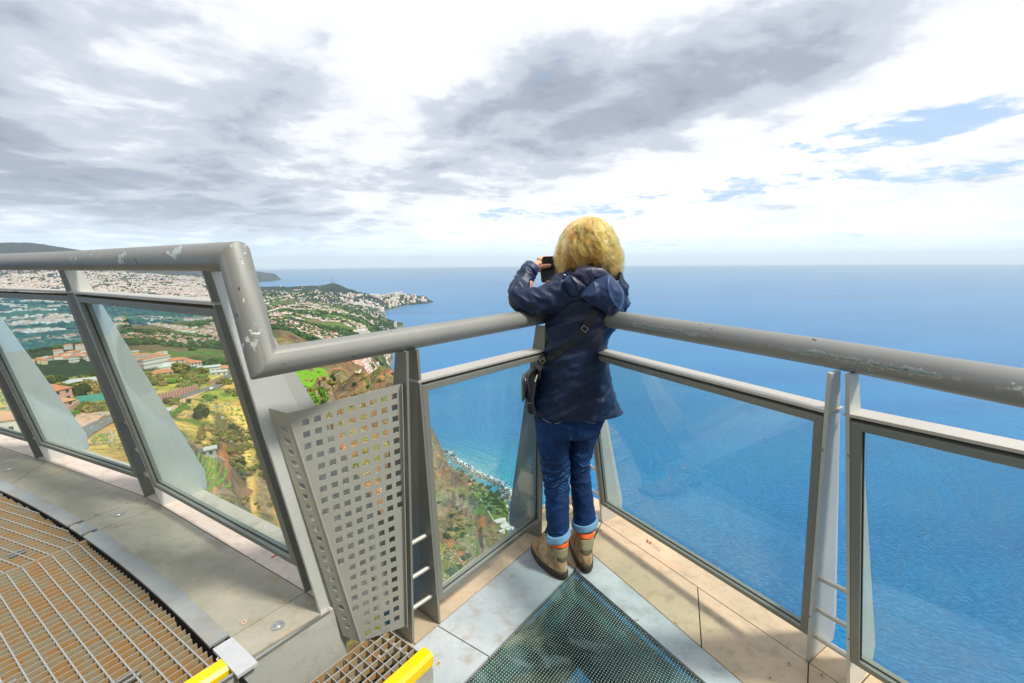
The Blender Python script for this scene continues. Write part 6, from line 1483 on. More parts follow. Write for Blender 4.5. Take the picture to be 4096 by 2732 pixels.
patch('hood_lining', [(300, 250), (420, 130), (640, 110), (850, 140), (950, 250), (860, 300), (700, 360), (600, 480), (540, 500), (430, 380)], 1.96, 0.020, LINING, wr=0.008, wfreq=16, yfun=lambda u, v_: 1.965)
patch('hood_flap', [(150, 370), (240, 262), (330, 290), (450, 380), (560, 470), (470, 560), (405, 612), (290, 645), (225, 520)], 1.96, 0.022, NAVY2, wr=0.006, yfun=lambda u, v_: 1.950)
patch('hood_flap_lining', [(250, 262), (330, 275), (450, 370), (555, 468), (470, 560), (400, 600), (385, 520), (300, 370)], 1.96, 0.024, LINING, wr=0.006, yfun=lambda u, v_: 1.944)
patch('hood', [(545, 490), (410, 625), (590, 740), (750, 830), (880, 905), (950, 968), (1060, 945), (1140, 880), (1200, 740), (1205, 540), (1090, 375), (950, 240), (860, 275), (700, 345)], 1.96, 0.055, NAVY2, wr=0.009, wfreq=20, yfun=lambda u, v_: 1.945, ctr=hz_(880, 620), o_=3.0)
# three-pointed emblem stitched on the hood
m = MB(); cpt = [hz_(688, 386), hz_(760, 424), hz_(712, 462)]; mid_ = hz_(722, 424)
HB = BVHTree.FromPolygons([Vector(org)+q.co for o in W.children if o.name == 'hood' for q in o.data.vertices], [list(p.vertices) for o in W.children if o.name == 'hood' for p in o.data.polygons])
def on_hood(u, v_):
    d = ray(u, v_).normalized(); r_ = HB.ray_cast(Vector((0, 0, CAM_H)), d); return (r_[0]-d*0.002) if r_[0] is not None else PT(u, v_, 1.88)
edge_pts = []
for i in range(3):
    a, b = cpt[i], cpt[(i+1) % 3]; c_ = ((a[0]+b[0])/2*0.65+mid_[0]*0.35, (a[1]+b[1])/2*0.65+mid_[1]*0.35); edge_pts += [on_hood(*a), on_hood(*c_)]
m.tube(edge_pts+[edge_pts[0]], 0.0008, 6); m.build('emblem', simple('emblem_thread', (0.45, 0.52, 0.62), 0.6), W)
# seams
SEAM = simple('seam_dark_navy', (0.004, 0.008, 0.025), 0.8)  # very dark navy of the seam cords
for nm, pts_ in (('hood_seam', [(560, 500), (620, 580), (670, 680), (740, 800)]),):
    m = MB(); m.tube([on_hood(*hz_(*q))+Vector((0, 0.0012, 0)) for q in pts_], 0.0016, 6); m.build(nm, SEAM, W)
m = MB(); m.tube([PT(*hz_(*q), 1.934) for q in ((610, 160), (645, 240), (685, 340))], 0.0016, 6); m.build('lining_seam', SEAM, W)
for nm, pts_ in (('back_seam', [(2246, 1530), (2240, 1580), (2233, 1640), (2229, 1672)]), ('back_seam', [(2222, 1205), (2234, 1250), (2250, 1300)]), ('back_seam', [(2150, 1262), (2190, 1245), (2225, 1222)]), ('back_seam', [(2407, 1560), (2402, 1610), (2400, 1660)])):
    m = MB(); m.tube([on_back(*q, -0.0002) for q in pts_], 0.0013, 6); m.build(nm, SEAM, W)
m = MB(); q = on_back(2258, 1102, 0.01); me = bpy.data.meshes.new('toggle'); b_ = bmesh.new(); bmesh.ops.create_uvsphere(b_, u_segments=10, v_segments=8, radius=0.007); b_.to_mesh(me); b_.free(); me.materials.append(simple('toggle_plastic', (0.10, 0.14, 0.22), 0.3)); o = link(bpy.data.objects.new('toggle', me), W); o.location = q-Vector(org)

# jeans: hips and two legs
def jeansfold(seed, knee=0.45):
    def g(th, s, p):
        k = math.exp(-((s-knee)/0.13)**2); warp = 0.9*noise.noise(Vector((math.cos(th)*1.3+seed, math.sin(th)*1.3, s*3)))
        a = 0.0085*k*ridge(0.5*math.sin(s*150+warp*7))*(0.6+0.4*noise.noise(Vector((th*1.2, s*20, seed))))
        q = noise.noise(Vector((p.x*14+seed, p.y*10, p.z*26-p.x*9))); b = 0.0075*ridge(q)*(0.45+k)
        h = 0.0075*ridge(noise.noise(Vector((p.x*9+seed, p.y*8, p.z*17+p.x*12))))*max(0, 1-s*2.6)
        e = 0.004*math.exp(-((s-0.94)/0.05)**2)*math.sin(s*130+warp*5); return a+b+h+e+0.0012*noise.noise(p*60)-0.004
    return g
def legk(rows): return [ringk(v, a, b, y, (PT(b, v, y).x-PT(a, v, y).x)/2*hd) for v, a, b, y, hd in rows]
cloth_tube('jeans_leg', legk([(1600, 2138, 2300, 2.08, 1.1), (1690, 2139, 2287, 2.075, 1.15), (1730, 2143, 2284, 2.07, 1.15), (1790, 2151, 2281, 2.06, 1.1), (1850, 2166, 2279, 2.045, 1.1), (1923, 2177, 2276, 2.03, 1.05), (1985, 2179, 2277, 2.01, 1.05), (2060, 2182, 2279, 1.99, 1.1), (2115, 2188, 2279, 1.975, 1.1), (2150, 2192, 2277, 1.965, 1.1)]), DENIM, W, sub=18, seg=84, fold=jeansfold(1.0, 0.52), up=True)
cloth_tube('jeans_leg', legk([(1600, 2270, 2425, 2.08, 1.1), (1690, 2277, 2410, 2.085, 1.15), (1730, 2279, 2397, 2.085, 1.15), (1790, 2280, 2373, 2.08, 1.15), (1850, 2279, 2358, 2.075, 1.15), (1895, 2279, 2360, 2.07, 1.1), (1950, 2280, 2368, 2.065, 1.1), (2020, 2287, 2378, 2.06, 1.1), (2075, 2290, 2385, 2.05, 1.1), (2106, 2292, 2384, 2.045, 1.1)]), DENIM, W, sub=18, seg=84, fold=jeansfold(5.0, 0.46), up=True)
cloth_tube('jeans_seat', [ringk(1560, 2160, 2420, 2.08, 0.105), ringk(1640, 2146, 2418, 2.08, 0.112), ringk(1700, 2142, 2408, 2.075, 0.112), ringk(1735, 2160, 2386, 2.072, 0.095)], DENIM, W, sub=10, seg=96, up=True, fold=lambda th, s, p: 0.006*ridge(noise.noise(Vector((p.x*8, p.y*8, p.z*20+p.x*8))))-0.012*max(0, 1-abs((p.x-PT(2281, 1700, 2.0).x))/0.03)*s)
BVJ = BVHTree.FromPolygons(*[(lambda vs, fs: (vs, fs))(*(lambda L: (sum([[Vector(org)+q.co for q in o.data.vertices] for o in L], []), sum([[[i+sum(len(x.data.vertices) for x in L[:k]) for i in p.vertices] for p in o.data.polygons] for k, o in enumerate(L)], [])))([o for o in W.children if o.name.startswith('jeans')]))][0])
def on_j(u, v_, dy=0.001):
    d = ray(u, v_).normalized(); r_ = BVJ.ray_cast(Vector((0, 0, CAM_H)), d); return (r_[0]-d*dy) if r_[0] is not None else PT(u, v_, 1.97)
THR = simple('pale_stitching', (0.45, 0.47, 0.48), 0.8)
for pts_ in ([(2171, 1668), (2172, 1677), (2195, 1690), (2230, 1694), (2245, 1686)], [(2334, 1683), (2360, 1692), (2378, 1693), (2405, 1672)]):
    m = MB(); m.tube([on_j(*q) for q in pts_], 0.0011, 5); m.build('pocket_stitching', THR, W)
# cuffs
def cuff(v0, v1, uL, uR, y, tilt):
    ks = [ringk(v0, uL, uR, y, 0), ringk((v0+v1)/2, uL-2, uR+2, y, 0), ringk(v1, uL-1, uR+1, y, 0)]; ks = [(k[0], k[1], k[2], k[3]+0.0005, k[3]*1.08+0.003) for k in ks]
    ks = [ks[0][:3]+(ks[0][3]-0.008, ks[0][4]-0.008)]+ks+[ks[2][:2]+(ks[2][2]-0.002,)+(ks[2][3]-0.010, ks[2][4]-0.010)]
    def g(th, s, p): return 0.0025*noise.noise(p*38)
    o = cloth_tube('jeans_cuff', ks, DENIML, W, sub=5, seg=64, up=True, cap=False, fold=g)
    c = Vector((ks[1][0], ks[1][1], ks[1][2]))-Vector(org)
    for q in o.data.vertices: q.co.z += (q.co.x-c.x)*tilt
    return o
cuff(2121, 2146, 2186, 2280, 1.960, 0.30); cuff(2075, 2099, 2289, 2388, 2.043, 0.22)

# boots
def mat_suede():
    m, t, o = new_mat('tan_suede'); v = coords(t); n = t.noise(v, 22.0, 6, 0.7); n2 = t.noise(v, 9.0, 3, 0.5); c = t.mix(t.ss(n, 0.35, 0.68), (0.27, 0.165, 0.085, 1), (0.56, 0.385, 0.235, 1)); c = t.mix(t.m('MULTIPLY', t.ss(n2, 0.5, 0.7), 0.4), c, (0.13, 0.08, 0.045, 1)); principled(t, o, c, 0.9, 0, 0.2, n, 0.4, 0.003); return m
SUEDE = mat_suede(); SOLE = simple('rubber_sole', (0.05, 0.036, 0.026), 0.8, var=0.4, scale=40); OLIVE = simple('olive_padding', (0.26, 0.23, 0.13), 0.8, var=0.15); DKOL = simple('dark_olive_panel', (0.085, 0.075, 0.045), 0.8); ORNG = simple('orange_collar_band', (0.80, 0.12, 0.015), 0.7, var=0.1); LACE = simple('boot_lace', (0.16, 0.10, 0.06), 0.8); SOCK = simple('dark_sock', (0.012, 0.018, 0.035), 0.9)
def boot(heel, toe, ankle, side):
    d = Vector((toe.x-heel.x, toe.y-heel.y, 0)); d.normalize(); s_ = Vector((d.y, -d.x, 0)); H0 = Vector((heel.x, heel.y, 0))+d*0.004
    leanx = (ankle-H0) @ d-0.055; leany = (ankle-H0) @ s_
    def lvl(z, xb, xf, w, seg=48, wav=0.0, full=True, a0=0, a1=360):
        out = []; k = min(1, max(0, (z-0.07)/0.10))
        for j in range(seg+(0 if full else 1)):
            th = R(a0+(a1-a0)*j/seg); cx = (xb+xf)/2; a = (xf-xb)/2; ct, st = math.cos(th), math.sin(th)
            ex = 2/2.5; X = cx+a*math.copysign(abs(ct)**ex, ct); wy = w*(1.0-0.16*(1 if X < cx and z < .09 else 0)*abs(X-cx)/a); Y = wy*math.copysign(abs(st)**ex, st)
            Y += 0.006*side*math.sin(max(0, min(1, (X-xb)/(xf-xb)))*math.pi)*(1-k)
            X += leanx*k; Y += leany*k; zz_ = z if z < 0.05 else 0.05+(z-0.05)*1.14; X += wav*math.sin(j*math.pi/1.5); out.append(H0+d*X+s_*Y+Vector((0, 0, zz_)))
        return out
    def shell(name, levels, mat, cap=True, **kw):
        rs = [lvl(*q, **kw) for q in levels]; n = len(rs[0]); v = [p for r in rs for p in r]; f = []; full = kw.get('full', True)
        for i in range(len(rs)-1):
            for j in range(n if full else n-1): a = i*n+j; b = i*n+(j+1) % n; f.append([a, b, b+n, a+n])
        if cap: f.append(list(range(n))[::-1]); f.append([(len(rs)-1)*n+j for j in range(n)])
        o = mesh_obj(name, v, f, mat, par, smooth=True); o.data.set_sharp_from_angle(angle=R(45)); return o
    par = shell_root = None
    bt = bpy.data.objects.new('boot', None); link(bt, W)
    class _: pass
    # build the upper first, everything else hangs from it
    def shellw(name, levels, mat, parent, cap=True, **kw):
        rs = [lvl(*q, **kw) for q in levels]; n = len(rs[0]); v = [p-Vector(org) for r in rs for p in r]; f = []; full = kw.get('full', True)
        for i in range(len(rs)-1):
            for j in range(n if full else n-1): a = i*n+j; b = i*n+(j+1) % n; f.append([a, b, b+n, a+n])
        if cap: f.append(list(range(n))[::-1]); f.append([(len(rs)-1)*n+j for j in range(n)])
        me = bpy.data.meshes.new(name); me.from_pydata([tuple(q) for q in v], [], f); me.materials.append(mat); me.shade_smooth(); me.set_sharp_from_angle(angle=R(45)); return link(bpy.data.objects.new(name, me), parent)
    bpy.data.objects.remove(bt)
    up = shellw('boot', [(0.030, 0.002, 0.268, 0.046), (0.045, 0.0, 0.270, 0.047), (0.060, 0.002, 0.262, 0.047), (0.075, 0.006, 0.245, 0.045), (0.090, 0.010, 0.215, 0.042), (0.105, 0.012, 0.175, 0.040), (0.125, 0.012, 0.150, 0.039), (0.150, 0.010, 0.135, 0.040), (0.165, 0.010, 0.130, 0.040)], SUEDE, W)
    shellw('sole', [(0.0, 0.004, 0.262, 0.043), (0.005, -0.002, 0.272, 0.048), (0.013, -0.006, 0.277, 0.050), (0.0145, 0.000, 0.272, 0.046), (0.017, -0.006, 0.277, 0.050), (0.025, -0.007, 0.277, 0.050), (0.0265, 0.0, 0.272, 0.046), (0.029, -0.007, 0.277, 0.050), (0.038, -0.005, 0.276, 0.0495), (0.041, 0.0, 0.270, 0.046)], SOLE, up)
    # heel counter panel, padding, band, collar at the back half of the shaft
    kw = dict(full=False, a0=78, a1=282, cap=False)
    shellw('heel_panel', [(0.084, 0.004, 0.225, 0.0445), (0.098, 0.0065, 0.19, 0.0425), (0.100, 0.008, 0.186, 0.0425)], DKOL, up, **dict(kw, a0=140, a1=220))
    shellw('padding', [(0.098, 0.006, 0.19, 0.0435), (0.108, 0.003, 0.172, 0.0435), (0.120, 0.006, 0.155, 0.042), (0.128, 0.003, 0.150, 0.0435), (0.134, 0.007, 0.146, 0.0415)], OLIVE, up, **dict(kw, a0=120, a1=240))
    shellw('orange_band', [(0.136, 0.004, 0.148, 0.0435), (0.139, 0.001, 0.146, 0.0445), (0.150, 0.001, 0.140, 0.0445), (0.154, 0.004, 0.138, 0.0425)], ORNG, up, **dict(kw, a0=85, a1=275))
    shellw('collar', [(0.153, 0.005, 0.138, 0.042), (0.158, 0.001, 0.136, 0.0445), (0.172, 0.004, 0.130, 0.043), (0.176, 0.012, 0.124, 0.036)], SOCK, up)
    shellw('pull_pad', [(0.160, 0.001, 0.136, 0.044), (0.163, -0.004, 0.134, 0.045), (0.172, -0.004, 0.130, 0.045), (0.175, 0.001, 0.128, 0.042)], OLIVE, up, **dict(kw, a0=140, a1=220))
    shellw('sock', [(0.170, 0.020, 0.120, 0.034), (0.198, 0.024, 0.112, 0.031)], SOCK, up)
    for i in range(6):
        t_ = i/5; X = 0.205-0.075*t_; Z = 0.098+0.072*t_; k = min(1, max(0, (Z-0.07)/0.10)); c = H0+d*(X+leanx*k)+s_*(leany*k)+Vector((0, 0, Z)); mm = MB(); mm.tube([c-s_*0.026+Vector((0, 0, -.003))-Vector(org), c+Vector((0, 0, .010))-Vector(org), c+s_*0.026+Vector((0, 0, -.003))-Vector(org)], 0.0024, 6); me = bpy.data.meshes.new('lace'); me.from_pydata([tuple(q) for q in mm.v], [], mm.f); me.materials.append(LACE); link(bpy.data.objects.new('lace', me), up)
    # toe stitching, orange lace piping
    for zz, col, nm in ((0.078, ORNG, 'piping'),):
        pts_ = lvl(zz, 0.004, 0.243, 0.0465, 60)[4:16] if side < 0 else lvl(zz, 0.004, 0.243, 0.0465, 60)[44:56]
        mm = MB(); mm.tube([p-Vector(org) for p in pts_], 0.0016, 6); me = bpy.data.meshes.new(nm); me.from_pydata([tuple(q) for q in mm.v], [], mm.f); me.materials.append(col); link(bpy.data.objects.new(nm, me), up)
    return up
boot(fL, tL, aL, -1); boot(fR, tR, aR, 1)

# hands
def hand(name, wrist, nodes_palm, fingers):
    N = [(p, r) for p, r in nodes_palm]; E = [(i, i+1) for i in range(len(N)-1)]; roots = {0}
    for fg_ in fingers:
        k = len(N); roots.add(k); N += fg_; E += [(k+i, k+i+1) for i in range(len(fg_)-1)]
    return skin_mesh(name, N, E, roots, SKIN, W, 2)
A_ = PT
hand('hand', wrL, [(A_(2116, 1077, 2.148), 0.023), (A_(2130, 1066, 2.156), (0.026, 0.022)), (A_(2146, 1056, 2.170), (0.031, 0.019)), (A_(2160, 1050, 2.182), (0.030, 0.015))],
    [[(A_(2142, 1068, 2.158), 0.016), (A_(2166, 1067, 2.163), 0.0125), (A_(2188, 1064, 2.166), 0.0105), (A_(2204, 1061, 2.169), 0.0085)],
     [(A_(2150, 1040, 2.185), 0.012), (A_(2166, 1033, 2.203), 0.0105), (A_(2186, 1030, 2.214), 0.009), (A_(2204, 1030, 2.214), 0.0075)],
     [(A_(2152, 1050, 2.188), 0.012), (A_(2168, 1047, 2.209), 0.0105), (A_(2190, 1046, 2.216), 0.009), (A_(2210, 1047, 2.214), 0.0075)],
     [(A_(2152, 1062, 2.188), 0.012), (A_(2166, 1063, 2.209), 0.010), (A_(2186, 1063, 2.216), 0.009), (A_(2204, 1064, 2.214), 0.0075)],
     [(A_(2148, 1074, 2.186), 0.011), (A_(2158, 1082, 2.200), 0.0095), (A_(2172, 1084, 2.212), 0.008), (A_(2186, 1084, 2.212), 0.007)]])
m = MB(); q = A_(2200, 1060.5, 2.158); m.bar(q+Vector((-0.005, 0, 0.0006)), q+Vector((0.006, 0, 0)), 0.002, 0.0085, up=(0, 0, 1)); m.build('thumbnail', simple('nail', (0.80, 0.55, 0.48), 0.3), W, bevel=0.001)
hand('hand', wrR, [(A_(2252, 1130, 2.24), 0.022), (A_(2236, 1126, 2.235), (0.024, 0.020)), (A_(2222, 1122, 2.230), (0.028, 0.016))],
    [[(A_(2222, 1128, 2.216), 0.014), (A_(2206, 1128, 2.190), 0.011), (A_(2192, 1130, 2.176), 0.0095), (A_(2186, 1124, 2.172), 0.0085)],
     [(A_(2220, 1114, 2.232), 0.011), (A_(2204, 1110, 2.232), 0.010), (A_(2190, 1108, 2.226), 0.008)],
     [(A_(2218, 1122, 2.230), 0.011), (A_(2202, 1128, 2.226), 0.010), (A_(2190, 1133, 2.205), 0.009), (A_(2182, 1127, 2.190), 0.008)],
     [(A_(2222, 1132, 2.226), 0.011), (A_(2206, 1138, 2.212), 0.0095), (A_(2194, 1139, 2.196), 0.008)]])
# phone, held in both hands
PHB = simple('phone_case_black', (0.012, 0.012, 0.018), 0.35); PHE = simple('phone_edge', (0.25, 0.25, 0.24), 0.3, 0.8)
def mat_screen():
    m, t, o = new_mat('phone_screen'); v = coords(t); n = t.noise(v, 24.0, 3, 0.5); c = t.ramp(n, [(0.35, (0.02, 0.015, 0.02)), (0.5, (0.10, 0.09, 0.075)), (0.62, (0.07, 0.12, 0.16))]); p = principled(t, o, c, 0.12, 0, 0.6); return m
ph = thing('phone', 'black phone in an open flip case held up in both hands', 'phone', tuple(PT(2205, 1078, 2.19)))
def quad_slab(name, uvs, y, th, mat, bev=0.0, n=5, rad=9.0):
    # rounded polygon in the phone's plane
    pts_ = []
    for i in range(len(uvs)):
        a, b, c = Vector(uvs[i-1]), Vector(uvs[i]), Vector(uvs[(i+1) % len(uvs)]); d1, d2 = (a-b).normalized(), (c-b).normalized(); r_ = min(rad, (a-b).length*.4, (c-b).length*.4)
        for k in range(n+1): t_ = k/n; p = (b+d1*r_)*(1-t_)**2+b*2*t_*(1-t_)+(b+d2*r_)*t_**2; pts_.append(p)
    v3 = [PT(p.x, p.y, y) for p in pts_]; m = MB(); m.prism(v3, (0, th, 0)); return m.build(name, mat, ph)
quad_slab('phone_body', [(2163, 1082), (2240, 1080), (2252, 1128), (2168, 1129)], 2.190, 0.009, PHE)
quad_slab('screen', [(2166, 1083), (2238, 1081), (2249, 1126), (2171, 1126)], 2.188, 0.002, mat_screen(), rad=6)
quad_slab('case_flap', [(2170, 1026), (2245, 1024), (2240, 1084), (2164, 1084)], 2.192, 0.004, PHB, rad=9)
quad_slab('case_back', [(2161, 1080), (2243, 1078), (2255, 1131), (2166, 1131)], 2.199, 0.004, PHB)

# shoulder bag and strap
bag = thing('shoulder_bag', 'small black shoulder bag hanging at the left hip on a diagonal strap', 'bag', tuple(PT(2120, 1560, 2.03)))
zg = lambda x, y: (2060+x/5.225, 1380+y/5.225)
def bk(x0, x1, y, hd, yy=2.03): k = ringk(zg(0, y)[1], zg(x0, 0)[0], zg(x1, 0)[0], yy, hd); return k
_W = W
def bagtube(name, ks, mat, **kw):
    return cloth_tube(name, ks, mat, bag, **kw)
bagtube('bag_body', [bk(330, 480, 500, 0.035), bk(220, 470, 600, 0.058), bk(170, 440, 760, 0.066), bk(190, 410, 950, 0.068), bk(220, 390, 1100, 0.066), bk(235, 400, 1220, 0.064), bk(225, 420, 1290, 0.062), bk(260, 420, 1370, 0.050), bk(330, 410, 1405, 0.03)], BLACKC, sub=8, seg=48, up=True, fold=lambda th, s, p: 0.003*noise.noise(p*30), pw=2.6)
bagtube('bag_flap', [bk(145, 330, 640, 0.06), bk(132, 300, 760, 0.072), bk(136, 250, 900, 0.072), bk(138, 220, 1040, 0.070), bk(138, 170, 1130, 0.05)], simple('bag_flap_leather', (0.02, 0.014, 0.018), 0.35), sub=8, seg=40, up=True)
for x, y, w_, h_, nm in ((218, 722, 0.003, 0.010, 'reflective_tab'),):
    q = PT(*zg(x, y), 1.955); m = MB(); m.box(tuple(q), w_, 0.002, h_); m.build(nm, simple('pale_tab', (0.75, 0.68, 0.6), 0.4), bag)
m = MB(); m.tube([PT(*zg(a, b), 1.958) for a, b in ((330, 545), (275, 640), (270, 780), (290, 900), (305, 1010))], 0.0014, 6); m.build('zip', simple('zip_metal', (0.18, 0.19, 0.18), 0.4, 0.7), bag)
m = MB(); m.tube([PT(*zg(a, b), 1.955) for a, b in ((245, 1215), (300, 1222), (360, 1205))], 0.0016, 6); m.build('bag_seam', simple('bag_trim', (0.06, 0.08, 0.075), 0.5), bag)
# strap lies on the jacket
sp_uv = [(2379, 1240), (2368, 1262), (2352, 1290), (2335, 1318), (2312, 1345), (2285, 1368), (2255, 1390), (2225, 1412), (2195, 1436), (2170, 1456), (2150, 1478)]
base_pts = [on_back(*q, 0.004) for q in sp_uv]; print('strap', [tuple(round(c,3) for c in p) for p in base_pts])
v = []; f = []
for i, p in enumerate(base_pts):
    a, b = Vector(sp_uv[max(0, i-1)]), Vector(sp_uv[min(len(sp_uv)-1, i+1)]); d = (b-a).normalized(); nn_ = Vector((-d.y, d.x))*(16.0 if i < 8 else 12)
    q0 = Vector(sp_uv[i])-nn_; q1 = Vector(sp_uv[i])+nn_; yy = p.y
    e0 = on_back(q0.x, q0.y, 0.004); e1 = on_back(q1.x, q1.y, 0.004); e0.y = min(e0.y, yy+0.02); e1.y = min(e1.y, yy+0.02)
    v += [PT(q0.x, q0.y, min(e0.y, yy+.012)), PT(q1.x, q1.y, min(e1.y, yy+.012))]
for i in range(len(base_pts)-1): f.append([2*i, 2*i+1, 2*i+3, 2*i+2])
o = mesh_obj('strap', v, f, BLACKC, bag); sl_ = o.modifiers.new('t', 'SOLIDIFY'); sl_.thickness = 0.002; sl_.offset = 1
GM = simple('buckle_metal', (0.30, 0.31, 0.32), 0.35, 0.6)
bkq = [hz_(500, 1138), hz_(580, 1200), hz_(530, 1262), hz_(455, 1195)]
yk = on_back(*hz_(516, 1200), 0.010).y; m = MB(); L_ = [PT(*q, yk-0.004) for q in bkq]
for i in range(4): m.bar(L_[i], L_[(i+1) % 4], 0.0035, 0.004, up=(0, -1, 0))
m.build('strap_buckle', GM, bag)
cl = [zg(*q) for q in ((530, 320), (615, 245), (605, 360), (560, 410))]; yk = on_back(*zg(600, 330), 0.012).y; m = MB(); L_ = [PT(*q, yk-0.004) for q in cl]
for i in range(4): m.bar(L_[i], L_[(i+1) % 4], 0.003, 0.004, up=(0, -1, 0))
m.bar(PT(*zg(580, 300), yk-.004), PT(*zg(660, 338), yk-.004), 0.003, 0.003, up=(0, -1, 0)); m.build('strap_clip', GM, bag)
m = MB(); m.tube([PT(*zg(a, b), yk) for a, b in ((450, 470), (415, 545), (340, 550))], 0.0016, 6); m.build('strap_ring', GM, bag)
# woven name tag with tiny white letters
for k in range(8):
    t_ = k/7; q = PT(*zg(418+44*t_, 765-130*t_), 1.946); m = MB(); m.box(tuple(q), 0.0035+0.0015*((k*7) % 3), 0.0008, 0.0030+0.001*((k*5) % 2)); m.build('tag_mark', WALLM[0], bag)

# hair: thousands of wavy strands over the crown, falling to the collar
def mat_hair():
    m, t, o = new_mat('blonde_hair'); at_ = t.node('ShaderNodeAttribute', attribute_name='strand')
    h = t.node('ShaderNodeBsdfHairPrincipled'); h.parametrization = 'COLOR'; t.put(h.inputs['Color'], at_.outputs['Color']); h.inputs['Roughness'].default_value = 0.32; h.inputs['Radial Roughness'].default_value = 0.45; h.inputs['Random Roughness'].default_value = 0.2
    t.l.new(h.outputs[0], o.inputs[0]); return m
HAIR = mat_hair()
def build_hair():
    rh = random.Random(3); STR = []
    top = PT(2357, 868, 2.075); C0 = PT(2352, 990, 2.075)
    def env(t, phi):
        """t 0 at the crown, 1 at the tips; returns position on the outer envelope"""
        side = math.cos(phi)                      # +1 right, -1 left
        zt = top.z; low = 1.400+0.018*math.sin(phi*3.0)+(-0.028 if side > 0.6 else 0)+(-0.012 if side < -0.8 else 0)
        if math.sin(phi) < -0.3 and abs(side) < 0.75: low += 0.030+0.012*math.sin(phi*7)   # nape is shorter, above the collar
        z = zt-(zt-low)*(t**1.25)
        k = math.sin(min(1.0, t*1.22)**0.66*math.pi/2)
        lump = 1+0.09*noise.noise(Vector((math.cos(phi)*2.2, math.sin(phi)*2.2, t*3.5))); rx = 0.134*k*lump; ry = 0.112*k*lump
        if t > 0.8: rx *= 1-(t-0.8)*0.38; ry *= 1-(t-0.8)*0.38
        cx = C0.x+(top.x-C0.x)*(1-t)+0.006*t; return Vector((cx+rx*side, C0.y+ry*math.sin(phi), z))
    def strand(phi, layer, t0, t1, amp, fr, ph_, ox, oz, wdt, base, tip=1.0, frizz=0.004, pinch=0.6):
        n = 18; P_ = []; drift = 0.22*noise.noise(Vector((math.cos(phi)*1.7, math.sin(phi)*1.7, 1+layer)))
        for k in range(n):
            s = k/(n-1); t_ = t0+(t1-t0)*s; q = env(t_, phi+drift*s); c = Vector((C0.x, C0.y, q.z-0.02)); q = c+(q-c)*layer
            a = amp*(0.15+1.25*s); w_ = fr*2*math.pi*s+ph_; tang = Vector((-math.sin(phi), math.cos(phi)*.8, 0)); rad = Vector((math.cos(phi), math.sin(phi), 0))
            sp = 1-pinch*max(0.0, s-0.35)/0.65
            q = q+tang*(a*math.sin(w_)+ox*sp)+rad*(a*math.cos(w_)*0.8+oz*sp)+Vector((0, 0, a*0.4*math.sin(w_*1.3)))
            q = q+Vector((noise.noise(q*60+Vector((ph_, 0, 0))), noise.noise(q*60+Vector((5, 5, 5))), noise.noise(q*60+Vector((9, 9, 9)))))*frizz*(0.3+s)
            P_.append(q)
        STR.append((P_, wdt*0.62, base))
    def tone():
        b0 = rh.random(); mixv = rh.random()
        if b0 > 0.80: return [0.94, 0.56, 0.20]
        if b0 < 0.20: return [0.24, 0.05, 0.006]
        return [0.93+0.05*mixv, 0.27*(1-mixv)+0.45*mixv, 0.022*(1-mixv)+0.10*mixv]
    for L_ in range(330):
        phi = rh.uniform(0, 2*math.pi)
        if rh.random() < 0.5: phi = rh.uniform(math.pi, 2*math.pi)
        inner = rh.random() < 0.35; layer = rh.uniform(0.78, 0.92) if inner else rh.uniform(0.90, 1.08); t0 = rh.random()**2*0.30; t1 = rh.uniform(0.80, 1.06) if rh.random() < 0.62 else rh.uniform(0.50, 0.82)
        amp = rh.uniform(0.007, 0.019); fr = rh.uniform(1.3, 3.4); ph_ = rh.uniform(0, 6.28); tb = tone(); lw = rh.uniform(0.004, 0.010)
        for j in range(15):
            g = tone() if rh.random() < 0.10 else tb
            strand(phi+rh.gauss(0, 0.03), layer+rh.gauss(0, 0.012), t0+rh.uniform(-.02, .05) if t0 > 0.03 else rh.uniform(0, .05), t1+rh.gauss(0, 0.025), amp*rh.uniform(0.8, 1.2), fr, ph_+rh.gauss(0, 0.35), rh.gauss(0, lw*.55), rh.gauss(0, lw*.35), rh.uniform(0.00045, 0.0010), g, frizz=0.005)
    for j in range(900):
        phi = rh.uniform(0, 2*math.pi); strand(phi, rh.uniform(1.0, 1.09), rh.uniform(0, 0.4), rh.uniform(0.7, 1.12), rh.uniform(0.006, 0.018), rh.uniform(1.5, 4.5), rh.uniform(0, 6.28), 0, 0, 0.0005, tone(), frizz=0.018, pinch=0)
    hc = bpy.data.hair_curves.new('hair'); hc.add_curves([len(q[0]) for q in STR])
    pos = np.concatenate([np.array([tuple(p-Vector(org)) for p in q[0]]) for q in STR]).astype(np.float32); rad_ = np.concatenate([np.linspace(q[1], q[1]*0.45, len(q[0])) for q in STR]).astype(np.float32)
    hc.attributes['position'].data.foreach_set('vector', pos.ravel())
    ra = hc.attributes.get('radius') or hc.attributes.new('radius', 'FLOAT', 'POINT'); ra.data.foreach_set('value', rad_)
    ca = hc.attributes.new('strand', 'FLOAT_COLOR', 'CURVE'); ca.data.foreach_set('color', np.array([(*q[2], 1) for q in STR], dtype=np.float32).ravel())
    hc.materials.append(HAIR); hc.update_tag(); o = link(bpy.data.objects.new('hair', hc), W)
    # under-layer so the scalp does not show
    vs = []; fs = []; nn2_ = 40
    for i in range(13):
        for j in range(nn2_): ph_ = 2*math.pi*j/nn2_; q = env(i/12*0.93, ph_); c = Vector((C0.x, C0.y, q.z)); vs.append(c+(q-c)*0.72*(1+0.05*noise.noise(q*30)))
    for i in range(12):
        for j in range(nn2_): a = i*nn2_+j; b = i*nn2_+(j+1) % nn2_; fs.append([a, b, b+nn2_, a+nn2_])
    ob = mesh_obj('hair_underlayer', vs, fs, simple('hair_base_tone', (0.85, 0.45, 0.11), 0.8, var=0.3, scale=60), W, smooth=True)  # golden base colour of the hair
build_hair()

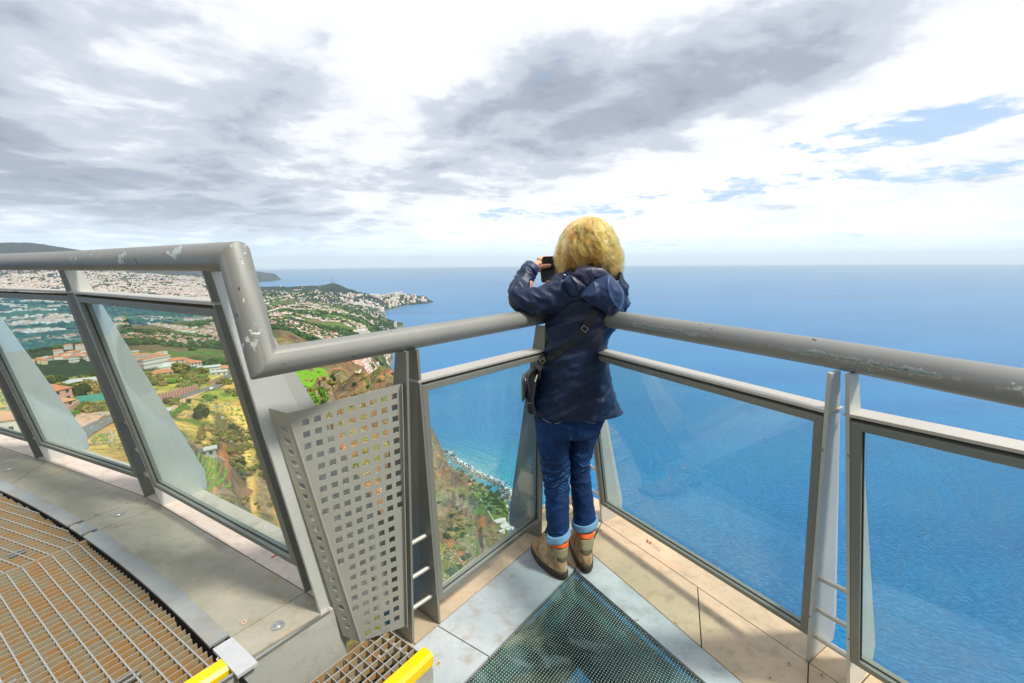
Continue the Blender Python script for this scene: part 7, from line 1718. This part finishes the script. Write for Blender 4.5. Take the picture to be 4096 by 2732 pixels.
# leaves and litter on the plates
def leaf(u, v, z, size, col, label, par_y=None):
    p = at(u, v, z); m = MB(); a = rp_.uniform(0, 6.28); n = 8; vs = []
    for i in range(n):
        th = 2*math.pi*i/n; r_ = size*(0.55+0.45*abs(math.cos(th))); vs.append((p.x+r_*math.cos(th)*math.cos(a)-r_*.5*math.sin(th)*math.sin(a), p.y+r_*math.cos(th)*math.sin(a)+r_*.5*math.sin(th)*math.cos(a), z+0.004+0.004*math.cos(th*2)))
    vs.append((p.x, p.y, z+0.002)); m.add(vs, [[i, (i+1) % n, n] for i in range(n)]); o = m.build('fallen_leaf', simple('leaf_'+str(len(bpy.data.materials)), col, 0.6, var=0.3)); tag(o, label, 'leaf')
leaf(1097, 2225, ZU, 0.016, (0.60, 0.035, 0.03), 'small red petal lying on the outer deck plate')
leaf(2590, 2166, 0, 0.014, (0.36, 0.14, 0.03), 'shrivelled brown leaf curled on the right floor plate')
leaf(2602, 2172, 0, 0.012, (0.45, 0.20, 0.05), 'orange brown leaf scrap touching the shrivelled leaf')
p0, p1 = at(2585, 2160, 0.006), at(2640, 2205, 0.004); m = MB(); m.tube([p0, (p0+p1)/2+Vector((0, 0, .006)), p1], 0.0012, 6); o = m.build('leaf_stalk', BARK); tag(o, 'thin dry stalk beside the shrivelled leaf', 'stalk')
leaf(2548, 2482, 0, 0.008, (0.50, 0.17, 0.03), 'tiny orange leaf fragment at the right edge of the floor glass')

# ------------------------------------------------------------ air
def build_haze():
    m, t, o = new_mat('sea_air'); pv = t.node('ShaderNodeVolumePrincipled')
    t.put(pv.inputs['Color'], (0.78, 0.92, 1.0, 1)); pv.inputs['Density'].default_value = 2.3e-5; pv.inputs['Anisotropy'].default_value = 0.1
    t.l.new(pv.outputs[0], o.inputs['Volume'])
    S_ = 59000.0; z0, z1 = SEA-14, 700.0
    vs = [(-S_, -S_, z0), (S_, -S_, z0), (S_, S_, z0), (-S_, S_, z0), (-S_, -S_, z1), (S_, -S_, z1), (S_, S_, z1), (-S_, S_, z1)]
    o_ = mesh_obj('haze', vs, [[0, 3, 2, 1], [4, 5, 6, 7], [0, 1, 5, 4], [1, 2, 6, 5], [2, 3, 7, 6], [3, 0, 4, 7]], m); o_['kind'] = 'stuff'
build_haze()
